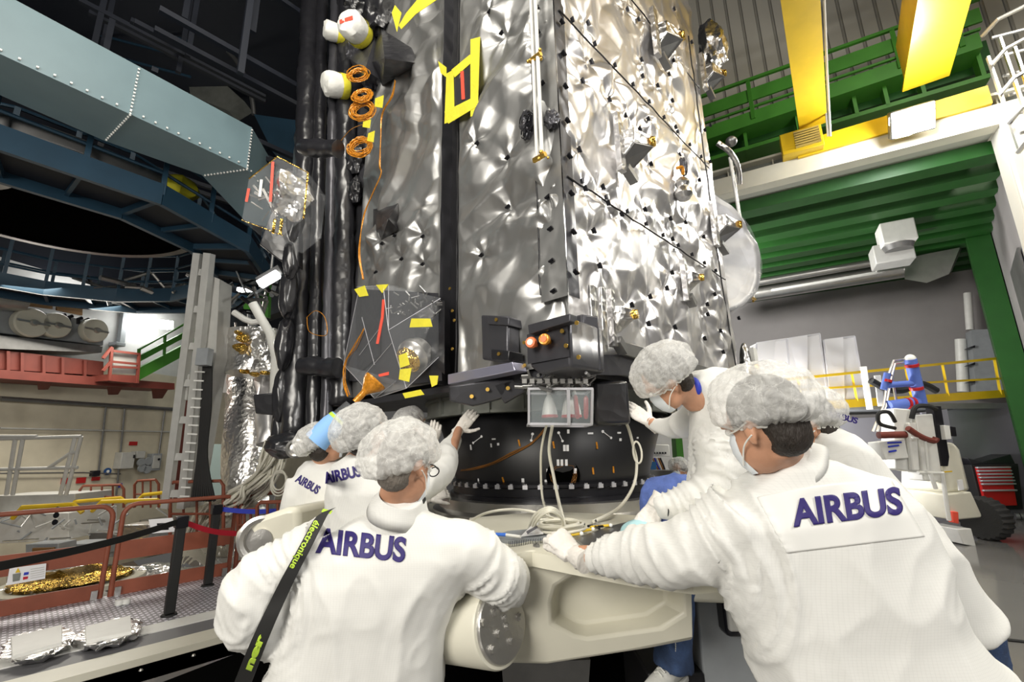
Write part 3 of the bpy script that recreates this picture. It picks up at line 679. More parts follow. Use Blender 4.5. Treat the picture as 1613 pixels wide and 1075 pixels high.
# black wrapped booms down the left
def boom(px0, py0, px1, py1, d, r, name='wrapped_boom', sd=0, mt='black_foil'):
    a = at(px0, py0, d=d); t = at(px1, py1, x=a.x); b = MB(); n = 60; P = []; rr = []
    for i in range(n+1):
        p = a.lerp(t, i/n); P.append(p); rr.append(r*(.86+.16*noise.noise(Vector((sd, p.z*2, 0)))+.10*noise.noise(Vector((sd, p.z*9, 3)))))
    b.tube(P, rr, 20)
    for i, v in enumerate(b.v): b.v[i] = v+Vector([noise.noise(Vector((v.x*16, v.y*16, v.z*7))+Vector((k*7+sd, 0, 0)))*r*.16 for k in range(3)])
    return b.build(name, mt, sat, smooth=True)
boom(463, 690, 490, -5, 4.0, .125, sd=1); boom(494, 690, 508, -5, 3.95, .075, sd=2); boom(514, 670, 528, -5, 3.9, .06, sd=3, mt='dark_foil'); boom(478, 690, 500, -5, 4.2, .1, sd=4); boom(537, 640, 548, -5, 4.0, .12, sd=6)
for py, h in ((232, .075), (577, .085)):
    p = at(475, py, d=3.93); q = at(533, py+2, d=3.8); b = MB(); b.tube([p.lerp(q, k/8)+Vector((0, 0, random.uniform(-.01, .01))) for k in range(9)], [h*random.uniform(.8, 1.05) for _ in range(9)], 16); b.build('boom_clamp', 'black_foil', sat)
crumple_lump('boom_foot', at(458, 702, d=3.9), .13, 'black_foil', sat, 3, .4, sx=(1.5, 1.5, .8))
b = MB(); c = at(466, 707, d=3.72); ax = (-FW+RT*.3).normalized(); b.lathe(c, ax, [(.045, -.04), (.075, -.04), (.078, .0), (.06, .01), (.045, .0), (.03, .005), (.012, .005), (.012, -.03)], 26); b.build('boom_pivot', 'steel', sat)
for pts in ([(428, 330), (440, 345), (470, 360), (470, 420), (440, 410), (408, 385)], [(398, 622), (440, 618), (440, 655), (402, 652)], [(536, 600), (560, 606), (550, 640), (520, 650), (510, 620)]):
    b = MB(); b.prism([at(a, c, d=4.05) for a, c in pts], FW*.10); b.build('foil_flap', 'black_foil', sat, bevel=.01)
b = MB()
for k, (px, py) in enumerate([(452, y) for y in range(300, 690, 30)]):
    pass
for k, (px, py) in enumerate([(470, 340), (464, 400), (458, 460), (452, 540), (448, 620), (446, 670)]):
    crumple_lump('foil_bundle', at(px-4, py, d=4.1), .075, 'black_foil', sat, k+20, .3, sx=(1, 1, 3.2))
# clear sensor hood on the left with orange tape edges
hd = [(392, 282), (437, 247), (485, 272), (478, 345), (445, 371), (381, 347)]
P = [at(a, c, d=3.7) for a, c in hd]; b = MB(); b.prism(P, FW*.35); hood = b.build('sensor_hood', 'clear_plastic', sat, smooth=False); hood['label'] = 'clear film hood edged with amber tape'
for i, mt in ((0, 'gold_foil'), (1, 'gold_foil'), (2, 'gold_foil'), (4, 'gold_foil')):
    b = MB(); b.beam(P[i], P[(i+1) % 6], .012, .004); b.build('edge_tape', mt, hood)
for (a, c, e, f, mt) in ((430, 255, 426, 318, 'red_tape'), (392, 297, 388, 318, 'red_tape'), (412, 283, 409, 310, 'white_plastic'), (433, 345, 430, 368, 'gold_foil'), (444, 345, 441, 370, 'gold_foil')):
    b = MB(); b.beam(at(a, c, d=3.68), at(e, f, d=3.68), .022, .003, FW); b.build('tape', mt, hood)
crumple_lump('foil_bundle', at(458, 310, d=3.85), .15, 'crinkle_silver', sat, 33, .8, sx=(1, 1, 1.2))
b = MB(); 
for k in range(22):
    p = at(random.uniform(408, 448), random.uniform(290, 335), d=3.85); b.tube([p, p+Vector([random.uniform(-.09, .09) for _ in range(3)])], random.uniform(.005, .013), 6)
b.beam(at(414, 298, d=3.78), at(436, 342, d=3.78), .02, .02); b.build('sensor_mechanism', 'steel', sat)
# ---------------------------------------------------------------- adapter cone
ad = thing('launch_adapter', (AC.x, AC.y, 1.20), 'black conical adapter ring studded with white tags, between satellite and cream stand', 'adapter')
Z0, Z1 = 1.27, 1.88
R0, R1 = .83, .98
b = MB(); b.lathe(AC, (0, 0, 1), [(R0, Z0+.13), (R1, Z1), (R1-.03, Z1), (R0-.03, Z0+.13)], 96, caps=False); cone = b.build('cone_shell', mat('carbon', (.010, .010, .012), .5), ad, smooth=True)
b = MB(); b.lathe(AC, (0, 0, 1), [(.86, Z0), (.875, Z0), (.875, Z0+.03), (.85, Z0+.035), (.85, Z0+.09), (.875, Z0+.10), (.875, Z0+.12), (.83, Z0+.14), (.8, Z0+.14), (.8, Z0)], 96, caps=False); fl = b.build('clamp_band', 'clip', ad)
def cone_pt(px, py, off=0):
    r = np.array(ray(px, py)); k = (R1-R0)/(Z1-Z0-.13); o = CAM
    ox, oy = o[0]-AC.x, o[1]-AC.y; rz = lambda z: R0+k*(z-Z0-.13)+off
    A0 = rz(o[2]); Bz = k*r[2]; a = r[0]**2+r[1]**2-Bz**2; bb = ox*r[0]+oy*r[1]-A0*Bz; cc = ox*ox+oy*oy-A0*A0
    t = (-bb-math.sqrt(max(0, bb*bb-a*cc)))/a; p = Vector(o+r*t); n = Vector((p.x-AC.x, p.y-AC.y, -.15)).normalized(); return p, n
for i in range(26):
    a = math.radians(225-88+i*176/25); n = Vector((math.cos(a), math.sin(a), 0)); t = Vector((-n.y, n.x, 0)); b = MB(); c = AC+n*.872+Vector((0, 0, Z0+.105))
    b.obox(c, t*.018, n*.012, UP*.014); b.tube([c+UP*.01-t*.006, c+UP*.022-t*.006], .005, 6); b.tube([c+UP*.01+t*.006, c+UP*.022+t*.006], .005, 6); b.build('clamp', 'alu', fl)
tg = [(742,705,.007,.02),(765,765,.011,.018),(824,758,.010,.018),(889,706,.009,.022),(894,706,.009,.022),(879,729,.009,.022),(885,729,.009,.022),(892,729,.009,.022),(863,743,.01,.018),(906,742,.01,.018),(908,757,.01,.018),(860,760,.009,.018),(754,757,.006,.014),(895,680,.008,.014),(930,683,.02,.006),(975,682,.016,.006),(977,693,.01,.010),(785,700,.009,.009),(774,702,.006,.014),(778,692,.016,.005),(1004,690,.01,.006)]
for px, py, w_, h_ in tg:
    p, n = cone_pt(px, py); t = n.cross(UP).normalized(); u_ = t.cross(n); b = MB(); b.obox(p+n*.002, t*w_, u_*h_, n*.002); b.build('white_tag', 'paper', cone)
for px, py in ((818, 698), (872, 701), (940, 702), (793, 757), (934, 742), (966, 740)):
    p, n = cone_pt(px, py); t = n.cross(UP).normalized(); u_ = (t.cross(n)*1+t*.15).normalized(); b = MB(); b.obox(p+n*.002, t*.006, u_*.024, n*.003); b.build('brown_tag', 'kapton', cone)
for (a, c, e, f) in ((759, 688, 746, 698), (839, 684, 837, 694), (880, 682, 886, 695), (949, 680, 962, 690)):
    p, n = cone_pt(a, c); q, n2 = cone_pt(e, f); b = MB(); b.tube([p+n*.004, q+n2*.004], .003, 6)
    b.lathe(p+n*.002, n, [(.005, 0), (.010, 0), (.010, .004), (.005, .004)], 12); b.lathe(q+n2*.002, n2, [(.004, 0), (.009, 0), (.009, .004), (.004, .004)], 12); b.build('strain_gauge', 'paper', cone)
p, n = cone_pt(887, 750); b = MB(); b.lathe(p+n*.003, n, [(.001, 0), (.115, 0), (.12, .004), (.12, 0)], 32); b.build('access_hole', 'black_matt', cone)
b = MB()
for k in range(9):
    t = n.cross(UP).normalized(); u_ = t.cross(n); ph = random.uniform(0, 6); b.tube([p+n*.012+(t*math.cos(a+ph)*random.uniform(.06, .11)+u_*math.sin(a+ph)*random.uniform(.05, .1)) for a in (0, .5, 1, 1.6, 2.2)], .0015, 4)
b.build('thin_wiring', 'copper_wire', cone)
b = MB()
for k in range(6):
    P = [cone_pt(a+random.uniform(-2, 2), c+random.uniform(-2, 2)) for a, c in ((858, 676), (835, 700), (805, 715), (775, 730), (748, 738), (728, 742))]; b.tube(bez([q+m2*.008 for q, m2 in P], 5), .0018, 4)
b.build('thin_wiring', 'copper_wire', cone)
# white cables falling from the nozzle box to the stand
def cable(pts, r, label, material='white_cable', name='cable', k=8, group=None):
    b = MB(); b.tube(bez(pts, k), r, 8); o = b.build(name, material); return tag(o, label, 'cable', group)
cable([at(861, 670, d=2.5), at(856, 690, d=2.6), at(852, 720, d=2.65), at(853, 770, d=2.7), at(858, 798, d=2.6), at(870, 822, d=2.25)], .007, 'thin white cable hanging from the left under the clear nozzle box')
cable([at(870, 671, d=2.5), at(865, 710, d=2.6), at(872, 750, d=2.6), at(880, 790, d=2.5), at(886, 815, d=2.15), at(890, 840, d=1.95)], .009, 'thicker white cable hanging down from under the clear nozzle box to a gloved hand')
cable([at(978, 650, d=2.7), at(990, 675, d=2.75), at(998, 705, d=2.8), at(1003, 730, d=2.8), at(998, 765, d=2.75), at(975, 800, d=2.5), at(935, 822, d=2.3)], .009, 'white hose curving down the right side of the black adapter')
b = MB(); c = at(1004, 713, d=2.75); b.tube([c+RT*.025*math.cos(a)+UP*.063*math.sin(a)+FW*.01*math.sin(a) for a in np.linspace(0, 6.28, 28)[:-1]], .006, 8, closed=True); tag(b.build('cable_loop', 'white_cable'), 'small white loop of hose beside the adapter, right', 'cable')
# ---------------------------------------------------------------- stand under the adapter
st = thing('transport_stand', (AC.x, AC.y, .5), 'cream painted steel stand carrying the black adapter, with a bolted flange at its near arm', 'stand')
b = MB(); b.lathe(AC, (0, 0, 1), [(.2, 1.12), (1.0, 1.12), (1.02, 1.15), (1.02, 1.18), (.97, 1.20), (.97, 1.27), (.80, 1.27), (.2, 1.27)], 96); b.build('base_ring', 'steel', st)
b = MB(); c = at(787, 815, d=2.95); c.z = 1.19; b.lathe(Vector((c.x, c.y, 0)), (0, 0, 1), [(.02, 1.0), (.25, 1.0), (.25, 1.15), (.255, 1.155), (.255, 1.17), (.24, 1.18), (.02, 1.18)], 48); b.build('jack_cylinder', 'steel', st)
ZP = 1.10
top = [at(700, 835, z=ZP), at(668, 868, z=ZP), at(700, 885, z=ZP), at(860, 890, z=ZP), at(960, 900, z=ZP), at(1150, 905, z=ZP), at(1260, 850, z=ZP), Vector((3.6, .95, ZP)), Vector((4.6, 1.6, ZP)), Vector((4.4, 3.6, ZP)), Vector((2.9, 4.2, ZP)), Vector((1.7, 3.4, ZP))]
b = MB(); b.prism(top, (0, 0, -.12)); b.build('top_deck', 'cream_paint', st, bevel=.02)
# arm casting facing the camera, pocket recessed into its face
D = 1.72
outer = [(697, 905), (750, 880), (838, 868), (900, 880), (1000, 900), (1090, 912), (1092, 1010), (1030, 1022), (862, 1048), (765, 1046), (735, 1030), (700, 1000)]
inner = [(867, 950), (874, 925), (912, 900), (925, 903), (1030, 915), (1078, 920), (1080, 965), (1040, 990), (925, 1006), (905, 1002), (869, 982)]
def pocket_plate(outer, inner, d, thick, rec, name, material, parent, taper=.86):
    bm = bmesh.new(); O = [at(a, c, d=d) for a, c in outer]; I = [at(a, c, d=d-.001) for a, c in inner]; org = ORG[parent.name]
    ov = [bm.verts.new(p-org) for p in O]; iv = [bm.verts.new(p-org) for p in I]; es = []
    for L in (ov, iv):
        for i in range(len(L)): es.append(bm.edges.new((L[i], L[(i+1) % len(L)])))
    bmesh.ops.triangle_fill(bm, use_beauty=True, edges=es)
    cen = sum(I, Vector())/len(I); fv = [bm.verts.new(cen+(p-cen)*taper+FW*rec-org) for p in I]
    n = len(iv)
    for i in range(n): bm.faces.new((iv[i], iv[(i+1) % n], fv[(i+1) % n], fv[i]))
    bm.faces.new(fv)
    bv = [bm.verts.new(p+FW*thick-org) for p in O]; n = len(ov)
    for i in range(n): bm.faces.new((ov[i], bv[i], bv[(i+1) % n], ov[(i+1) % n]))
    bm.faces.new(bv); bmesh.ops.recalc_face_normals(bm, faces=bm.faces)
    me = bpy.data.meshes.new(name); bm.to_mesh(me); bm.free(); return finish(name, me, material, parent, org, None, .012)
pocket_plate(outer, inner, D, .75, .10, 'arm_casting', 'cream_paint', st)
ZA = at(860, 871, d=D).z+.004; b = MB(); b.prism([at(a, c, z=ZA) for a, c in ((720, 872), (750, 880), (838, 870), (900, 881), (1000, 898), (1090, 908), (1180, 900), (1150, 840), (1000, 812), (860, 806), (740, 816))], (0, 0, -.05)); b.build('arm_top_plate', 'cream_paint', st)
fn = (-FW*.63+RT*.74+UP*.16).normalized(); fc = at(789, 984, d=1.62)
b = MB(); b.lathe(fc, fn, [(.02, -.30), (.135, -.30), (.137, -.01), (.132, 0), (.02, 0)], 56); b.build('arm_sleeve', 'cream_paint', st)
b = MB(); b.lathe(fc, fn, [(.001, .012), (.116, .012), (.120, .006), (.120, -.02), (.001, -.02)], 56); fd = b.build('flange_disc', 'steel', st); fd['label'] = 'bare steel bolted flange'
e1 = fn.cross(UP).normalized(); e2 = e1.cross(fn)
for (px, py) in ((775, 953), (818, 972), (796, 975), (779, 965), (799, 988), (760, 981), (784, 999), (804, 1011), (775, 1024)):
    q = onplane(px, py, fc+fn*.012, fn); b = MB(); b.lathe(q, fn, [(.015, 0), (.015, .003)], 16); b.lathe(q, fn, [(.012, .003), (.012, .014), (.001, .014)], 6); b.build('bolt', 'steel', fd)
# legs under the stand; dark space there laid in as a black sheet
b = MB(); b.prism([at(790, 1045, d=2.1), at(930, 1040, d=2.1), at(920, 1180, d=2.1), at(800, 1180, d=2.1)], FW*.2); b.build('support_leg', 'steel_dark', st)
b = MB(); b.prism([at(a, c, z=.04) for a, c in ((230, 1085), (450, 1000), (700, 950), (1030, 985), (1030, 1250), (230, 1250))], (0, 0, -.035)); tag(b.build('dark_understand_sheet', 'black_matt'), 'black sheet on the floor, added for the dark under the cream stand', 'shade sheet')
# left arm with round recess
lo = [(366, 860), (368, 838), (385, 822), (450, 800), (470, 800), (470, 880), (420, 885), (380, 880)]
b = MB(); b.prism([at(a, c, d=2.35) for a, c in lo], FW*.5+RT*.1); la = b.build('side_arm', 'cream_paint', st, bevel=.03)
c = at(412, 850, d=2.335); b = MB(); b.lathe(c, -FW+RT*.3, [(.03, -.02), (.075, -.02), (.082, .0), (.10, .006), (.115, .0)], 40, caps=False); b.lathe(c, -FW+RT*.3, [(.001, -.02), (.05, -.02), (.05, .01), (.001, .015)], 30); b.build('bearing_ring', 'steel', la)
b = MB(); b.beam(at(440, 850, d=2.6), at(700, 870, d=2.6), .3, .3); b.build('cross_beam', 'cream_paint', st)
# things on the stand
def flat(pts, z, h, name, material, label, cat, group=None):
    b = MB(); b.prism([at(a, c, z=z) for a, c in pts], (0, 0, h)); return tag(b.build(name, material), label, cat, group)
zt = ZA
nb = thing('notebook', at(800, 850, z=zt), 'spiral-bound grey notebook lying on the cream stand before the gloved hand', 'notebook')
b = MB(); P = [at(770, 853, z=zt), at(805, 858, z=zt), at(868, 850, z=zt), at(866, 836, z=zt), at(800, 842, z=zt)]; b.prism(P, (0, 0, .014)); b.build('cover', 'grey_paint', nb)
b = MB(); a0, a1 = at(802, 858, z=zt+.01), at(870, 850, z=zt+.01)
for k in range(26):
    p = a0.lerp(a1, k/25); b.tube([p+Vector((0, 0, .010*math.sin(t)))+FW*.009*math.cos(t) for t in np.linspace(0, 6.28, 9)[:-1]], .0014, 4, closed=True)
b.build('spiral', 'clip', nb)
def leaf(pts, z0, z1, label):
    b = MB(); P = [at(a, c, z=z0 if i < 2 else z1) for i, (a, c) in enumerate(pts)]; b.prism(P, (0, 0, .002)); return tag(b.build('paper_sheet', 'paper'), label, 'paper')
ps = leaf([(820, 846), (856, 842), (852, 822), (838, 828)], zt+.02, zt+.05, 'curled white paper sheet with printing, leaning on the notebook')
b = MB(); b.prism([at(829, 839, z=zt+.034), at(846, 830, z=zt+.05), at(847, 832, z=zt+.05), at(831, 842, z=zt+.034)], (0, 0, .004)); b.build('printed_line', 'ink', ps)
pn = thing('marker_pen', at(790, 844, z=zt+.02), 'blue and white pen lying on the notebook', 'pen')
b = MB(); b.tube([at(775, 842, z=zt+.03), at(797, 843, z=zt+.03)], .007, 10); b.build('cap', mat('pen_blue', (.03, .15, .65), .4), pn)
b = MB(); b.tube([at(797, 843, z=zt+.03), at(820, 846, z=zt+.03)], .006, 10); b.build('barrel', 'white_plastic', pn)
for i, (a, c, e, f, lab) in enumerate(((925, 843, 962, 830, 'yellow rod lying furthest back on the grey mat'), (905, 845, 930, 838, 'middle of the three yellow rods on the grey mat'), (898, 852, 915, 845, 'shortest and nearest yellow rod beside the gloved hand'))):
    pass
for (a, c, e, f, lab) in ((930, 831, 962, 828, 'yellow rod lying furthest back on the grey mat'), (912, 838, 934, 834, 'middle of the three yellow rods on the grey mat'), (896, 843, 916, 841, 'shortest and nearest yellow rod beside the gloved hand')):
    t = thing('yellow_rod', at(a, c, z=zt+.016), lab, 'rod'); b = MB(); b.tube([at(a, c, z=zt+.016), at(e, f, z=zt+.016)], .006, 8); b.build('shaft', 'yellow_paint', t); b = MB(); b.sphere(at(e, f, z=zt+.018), .009, 8); b.build('tip', 'white_plastic', t)
flat([(930, 870), (905, 852), (960, 832), (1010, 820), (1060, 835), (1040, 865), (980, 872)], zt, .008, 'grey_mat', 'steel_dark', 'dark grey mat lying on the stand in front of the adapter', 'mat')
random.seed(5)
b = MB(); c = at(880, 835, z=zt+.02)
for k in range(9):
    r_ = random.uniform(.07, .12); cc = c+Vector((random.uniform(-.02, .02), random.uniform(-.02, .02), k*.004)); b.tube([cc+Vector((math.cos(t)*r_, math.sin(t)*r_, random.uniform(-.002, .002))) for t in np.linspace(0, 6.28, 24)[:-1]], .006, 6, closed=True)
tag(b.build('cable_coil', 'white_cable'), 'coiled white cable bundle on the stand by the gloved hand', 'cable')
b = MB(); c = at(885, 828, z=zt+.04)
for k in range(3):
    b.tube(bez([at(832+k*4, 836, z=zt+.02), at(842+k*3, 812+k*3, z=zt+.10), at(866, 800+k*3, z=zt+.14), at(884, 812+k*2, z=zt+.10), at(888, 832, z=zt+.04)], 8), .006, 6)
tag(b.build('cable_loop', 'white_cable'), 'arching white cables rising from the coil on the stand', 'cable')
b = MB(); b.tube(bez([at(728, 830, z=zt+.01), at(762, 810, z=zt+.09), at(805, 803, z=zt+.11), at(845, 808, z=zt+.10), at(880, 820, z=zt+.03)], 8), .006, 6)
tag(b.build('cable', 'white_cable'), 'single white cable arching across the left of the stand', 'cable')
random.seed(6)
tl = thing('tool_bundle', at(935, 826, z=zt+.01), 'small black and steel tools heaped beyond the cable coil', 'tools')
for k in range(7):
    p = at(random.uniform(905, 950), random.uniform(822, 832), z=zt+.015); b = MB(); b.tube([p, p+Vector((random.uniform(-.07, .07), random.uniform(-.07, .07), .005))], .006, 6); b.build('tool', random.choice(['clip', 'steel']), tl)
for (px, py, lab) in ((845, 862, 'small steel latch on the stand under the notebook'), (866, 864, 'small dark latch on the stand beside the gloved hand')):
    c = at(px, py, z=zt); b = MB(); b.obox(c+UP*.004, RT*.012, FW*.012, UP*.004); b.obox(c+UP*.010+RT*.003, RT*.004, FW*.014, UP*.003); tag(b.build('latch', 'steel_dark'), lab, 'latch')
# black step by the stand, grey cabinet on the right, box below
def fwbox(px0, py0, px1, py1, d, depth, name, material, label, cat, z0=0, bevel=.01, parent=None):
    a = at(px0, py0, d=d); c = at(px1, py0, d=d); e = at(px0, py1, d=d); h = (a.z-e.z) if z0 is None else a.z-z0
    cc = (a+c)/2+FW*depth/2; b = MB(); b.obox(Vector((cc.x, cc.y, a.z-h/2)), (c-a)/2, FW*depth/2, UP*h/2); o = b.build(name, material, parent, bevel=bevel)
    if label: tag(o, label, cat)
    return o
fwbox(1020, 1062, 1110, 1080, 2.0, .5, 'step', 'black', 'black step under the white trainer', 'step')
cb = thing('control_cabinet', at(1140, 1000, d=1.9), 'grey cabinet with a keypad panel standing behind the coat of the right-hand person', 'cabinet')
fwbox(1092, 905, 1180, 1040, 2.1, .5, 'body', 'grey_paint', None, None, z0=.05, parent=cb)
fwbox(1137, 925, 1175, 1000, 2.0, .1, 'keypad_frame', 'clip', None, None, z0=None, parent=cb, bevel=.02); fwbox(1143, 932, 1172, 992, 1.97, .03, 'keypad', 'light_grey', None, None, z0=None, parent=cb)
# ---------------------------------------------------------------- floor
def xybox(x0, x1, y0, y1, z0, z1, name, material, bevel=0, parent=None):
    b = MB(); b.box((x0, y0, z0), (x1, y1, z1)); return b.build(name, material, parent, bevel=bevel)
ymid = at(200, 935, z=0).y; yw = at(200, 1000, z=0).y
struct(xybox(-6, 16.5, -6, yw-.55, -.3, 0, 'floor', 'floor_grey'))
struct(xybox(2.4, 16.5, yw-.55, 20, -.3, -.002, 'floor', 'floor_grey'))
struct(xybox(-8, 2.4, ymid+.05, 20, -1.2, -1.0, 'floor', mat('pit_floor', (.16, .13, .11), .6, var=.2)))
# walkway and its edge beam, parallel to the hall
wk = thing('walkway', (0, ymid, 0), 'white perforated metal walkway behind the belt posts', 'walkway')
xybox(-6, 2.6, yw, ymid+.05, -.05, .0, 'tread', 'perforated', parent=wk)
by = at(279, 981, z=.12); y1 = yw
rl = thing('edge_beam', (0, y1-.2, 0), 'long white and grey steel beam along the near edge of the walkway', 'beam')
yA1, yA2, yA3, yA4 = at(279, 975, z=.06).y, at(279, 987, z=.06).y, at(279, 1004, z=.06).y, at(279, 1021, z=.06).y
xybox(-6, 2.3, yA2, yA1, -.05, .06, 'top_strip', 'white_plastic', parent=rl)
xybox(-6, 2.3, yA3, yA2, -.05, .05, 'grey_strip', mat('mid_grey', (.14, .14, .15), .5), parent=rl)
xybox(-6, 2.3, yA4, yA3, -.05, .055, 'cream_strip', 'cream_paint', parent=rl)
xybox(-6, 2.3, yA4-.35, yA4, -.30, .0, 'side_plate', 'steel_dark', parent=rl)
b = MB()
for k in range(14): b.sphere((-2.6+k*.35, yA4-.12, .0), .016, 8)
b.build('bolt_row', 'steel', rl)
# foil packages on the beam
for (pts, lab) in (([(16, 1010), (97, 990), (97, 1018), (18, 1040)], 'white panel wrapped in crumpled foil, nearest the left edge of the beam'), ([(133, 993), (205, 975), (207, 1000), (135, 1016)], 'white panel wrapped in crumpled foil, the further one on the beam')):
    P = [at(a, c, z=.12) for a, c in pts]; cc = sum(P, Vector())/4; t = thing('wrapped_panel', (cc.x, cc.y, .07), lab, 'package', 'wrapped panels on the beam')
    b = MB(); b.prism(P, (0, 0, .03)); b.build('panel', 'white_plastic', t, bevel=.004)
    b = MB(); b.ell(cc-UP*.02, (P[1]-P[0])*.72, (P[3]-P[0])*.80, (0, 0, .05), 48, 20)
    for i, v in enumerate(b.v): b.v[i] = v+Vector([(noise.voronoi(v*9+Vector((k*5, 0, 0)))[0][0]-.4)*.10 for k in range(3)])*.8
    for i, v in enumerate(b.v): b.v[i].z = max(.055, min(v.z, .125))
    b.build('foil', 'crinkle_silver', t, smooth=False)
for k, (px, py) in enumerate(((188, 950), (199, 948))):
    c = at(px, py, z=.03); b = MB(); b.lathe(Vector((c.x, c.y, 0)), UP, [(.03, 0), (.04, .01), (.04, .055), (.03, .06)], 16); tag(b.build('cup', 'white_plastic'), ('left', 'right')[k]+' of two small white pots on the walkway beside the rail', 'pot', 'small pots on the walkway')
# belt posts
def belt_post(px, py_top, py_bot, lab):
    base = at(px, py_bot, z=0); topz = 0.98; t = thing('barrier_post', base, lab, 'barrier post')
    k = .045; b = MB(); b.obox(base+UP*.49, (k, 0, 0), (0, k, 0), (0, 0, .47)); b.build('post', 'belt_black', t, bevel=.01)
    b = MB(); b.obox(base+UP*.93, (k*1.3, 0, 0), (0, k*1.3, 0), (0, 0, .06)); b.build('belt_housing', 'clip', t, bevel=.008)
    b = MB(); b.cyl(base, base+UP*.015, .075, .07, 28); b.build('base', 'belt_black', t); return base+UP*.94
h1 = belt_post(266, 850, 970, 'black belt post standing between the black belt and the red belt')
h2 = belt_post(327, 815, 923, 'black belt post further back carrying the blue belt')
def belt(a, c, material, label):
    b = MB(); n = 10; P = [Vector(a).lerp(Vector(c), i/n)-UP*.035*math.sin(math.pi*i/n) for i in range(n+1)]
    d = (Vector(c)-Vector(a)).cross(UP).normalized()*.003
    b.loft([[p-UP*.03-d, p-UP*.03+d, p+UP*.03+d, p+UP*.03-d] for p in P]); return tag(b.build('belt', material), label, 'barrier belt')
belt(at(-40, 900, z=.94), h1, 'belt_black', 'black barrier belt running from the left edge to the near post')
belt(h1, at(372, 841, d=5.6), 'belt_red', 'red barrier belt from the near post to behind the person')
belt(h2, at(455, 803, d=6.5), 'belt_blue', 'blue barrier belt from the far post to the right')
# orange guard rails
def rail_panel(xa, xb, y, lab, z1=1.05, sheet=True, base=0, lean=0, parent=None):
    t = thing('guard_rail', ((xa+xb)/2, y, base), lab, 'guard rail', 'orange guard rails')
    r = .07; P = [(xa, y, base)]+[(xa+r*2-r*2*math.cos(a), y, base+z1-r*2+r*2*math.sin(a)) for a in np.linspace(0, 1.57, 6)]+[(xb-r*2+r*2*math.sin(a), y, base+z1-r*2+r*2*math.cos(a)) for a in np.linspace(0, 1.57, 6)]+[(xb, y, base)]
    b = MB(); b.tube(P, .028, 10); b.build('tube_frame', 'orange_rail', t)
    b = MB(); b.box((xa, y-.012, base+.40), (xb, y+.012, base+.62)) ; b.build('mid_board', 'orange_rail', t)
    b = MB(); b.box((xa, y-.012, base+.0), (xb, y+.012, base+.16)); b.build('kick_board', 'orange_rail', t)
    for x in (xa+.06, xb-.06):
        b = MB(); b.box((x-.03, y-.05, base), (x+.03, y-.02, base+.10)); b.build('foot_clamp', 'steel', t)
    return t
yr = ymid
xs = [at(160, 935, z=0).x, at(176, 935, z=0).x, at(352, 900, z=0).x]
xr0 = at(158, 935, y=yr).x; xr1 = at(174, 935, y=yr).x; xr2 = at(362, 880, y=yr).x
rail_panel(-2.6, xr0, yr, 'orange tube guard rail cut by the left edge, with the warning notice')
rail_panel(xr1, xr2, yr, 'orange tube guard rail behind the near belt post')
rail_panel(xr2+.08, xr2+1.6, yr, 'orange tube guard rail partly behind the leftmost person')
# notices hung on the rails
def notice(pts, lab, y):
    b = MB(); P = [at(a, c, y=y) for a, c in pts]; t = thing('notice', P[3], lab, 'notice'); b.prism(P, (0, .004, 0)); s_ = b.build('sheet', 'paper', t); return t, s_
def patch(pts, y, material, parent, name='print_patch'):
    b = MB(); b.prism([at(a, c, y=y) for a, c in pts], (0, .003, 0)); return b.build(name, material, parent)
t, s_ = notice([(15, 896), (73, 888), (71, 912), (10, 923)], 'white warning notice with yellow triangle on the left orange rail', yr-.05)
patch([(24, 903), (28.5, 895), (32, 902)], yr-.056, 'yellow_paint', t, 'warning_triangle'); patch([(20, 905), (33, 903), (31, 915), (20, 917)], yr-.056, 'grey_beam', t, 'picture')
patch([(38, 902.5), (45.5, 901.5), (45, 905.5), (37, 907)], yr-.056, 'belt_blue', t); patch([(36.5, 909.5), (44.5, 908.5), (43.5, 912.5), (36, 914)], yr-.056, 'belt_red', t)
for k in range(5): patch([(48, 897+k*3.6), (70, 893.5+k*3.4), (70, 894.3+k*3.4), (48, 897.8+k*3.6)], yr-.056, 'light_grey', t, 'text_line')
t, s_ = notice([(234, 819), (272, 816), (276, 838), (239, 841)], 'white notice with a dark picture hanging on the orange rail', yr-.05)
patch([(247, 825), (265, 824), (266, 835), (249, 836)], yr-.056, 'clip', t, 'picture')
# gold disc and foil debris in the pit behind the rails
gd = thing('gold_disc', at(110, 930, z=-.25), 'round cream ring covered with gold foil lying flat behind the rail', 'ring')
c = at(115, 915, z=-.15); rr = (at(225, 905, z=-.15)-c).length
b = MB(); b.lathe(c, UP, [(rr*.8, -.06), (rr*.8, .0), (rr, 0), (rr, -.06)], 60, caps=False); b.build('rim', 'cream_paint', gd)
b = MB(); b.lathe(c, UP, [(.02, .03), (rr*.3, .05), (rr*.6, .03), (rr*.82, .02)], 60)
for i, v in enumerate(b.v): b.v[i] = v+Vector((0, 0, .12*(noise.voronoi(v*6)[0][0]-.3)))
b.build('gold_cover', 'gold_foil', gd)
random.seed(21)
def rubble(px0, px1, py0, py1, n, z, material, label, s=.25, name='crumpled_foil', gr=None):
    for k in range(n):
        px = random.uniform(px0, px1); py = random.uniform(py0, py1); c = at(px, py, z=z); b = MB(); b.ell((0, 0, 0), (s, 0, 0), (0, s, 0), (0, 0, s*.35), 28, 18)
        for i, v in enumerate(b.v):
            f = noise.voronoi(v*5+Vector((k*9, 0, 0)))[0][0]; b.v[i] = c+v*(.5+1.0*f)
        tag(b.build(name, material, smooth=False), label, 'foil', gr)
rubble(60, 360, 905, 935, 9, -.3, 'crinkle_silver', 'crumpled silver foil heap lying in the pit behind the orange rails', .4, gr='foil heaps behind the rails')
rubble(10, 120, 940, 955, 4, -.3, 'crinkle_silver', 'crumpled silver foil heap lying in the pit behind the orange rails', .35, gr='foil heaps behind the rails')
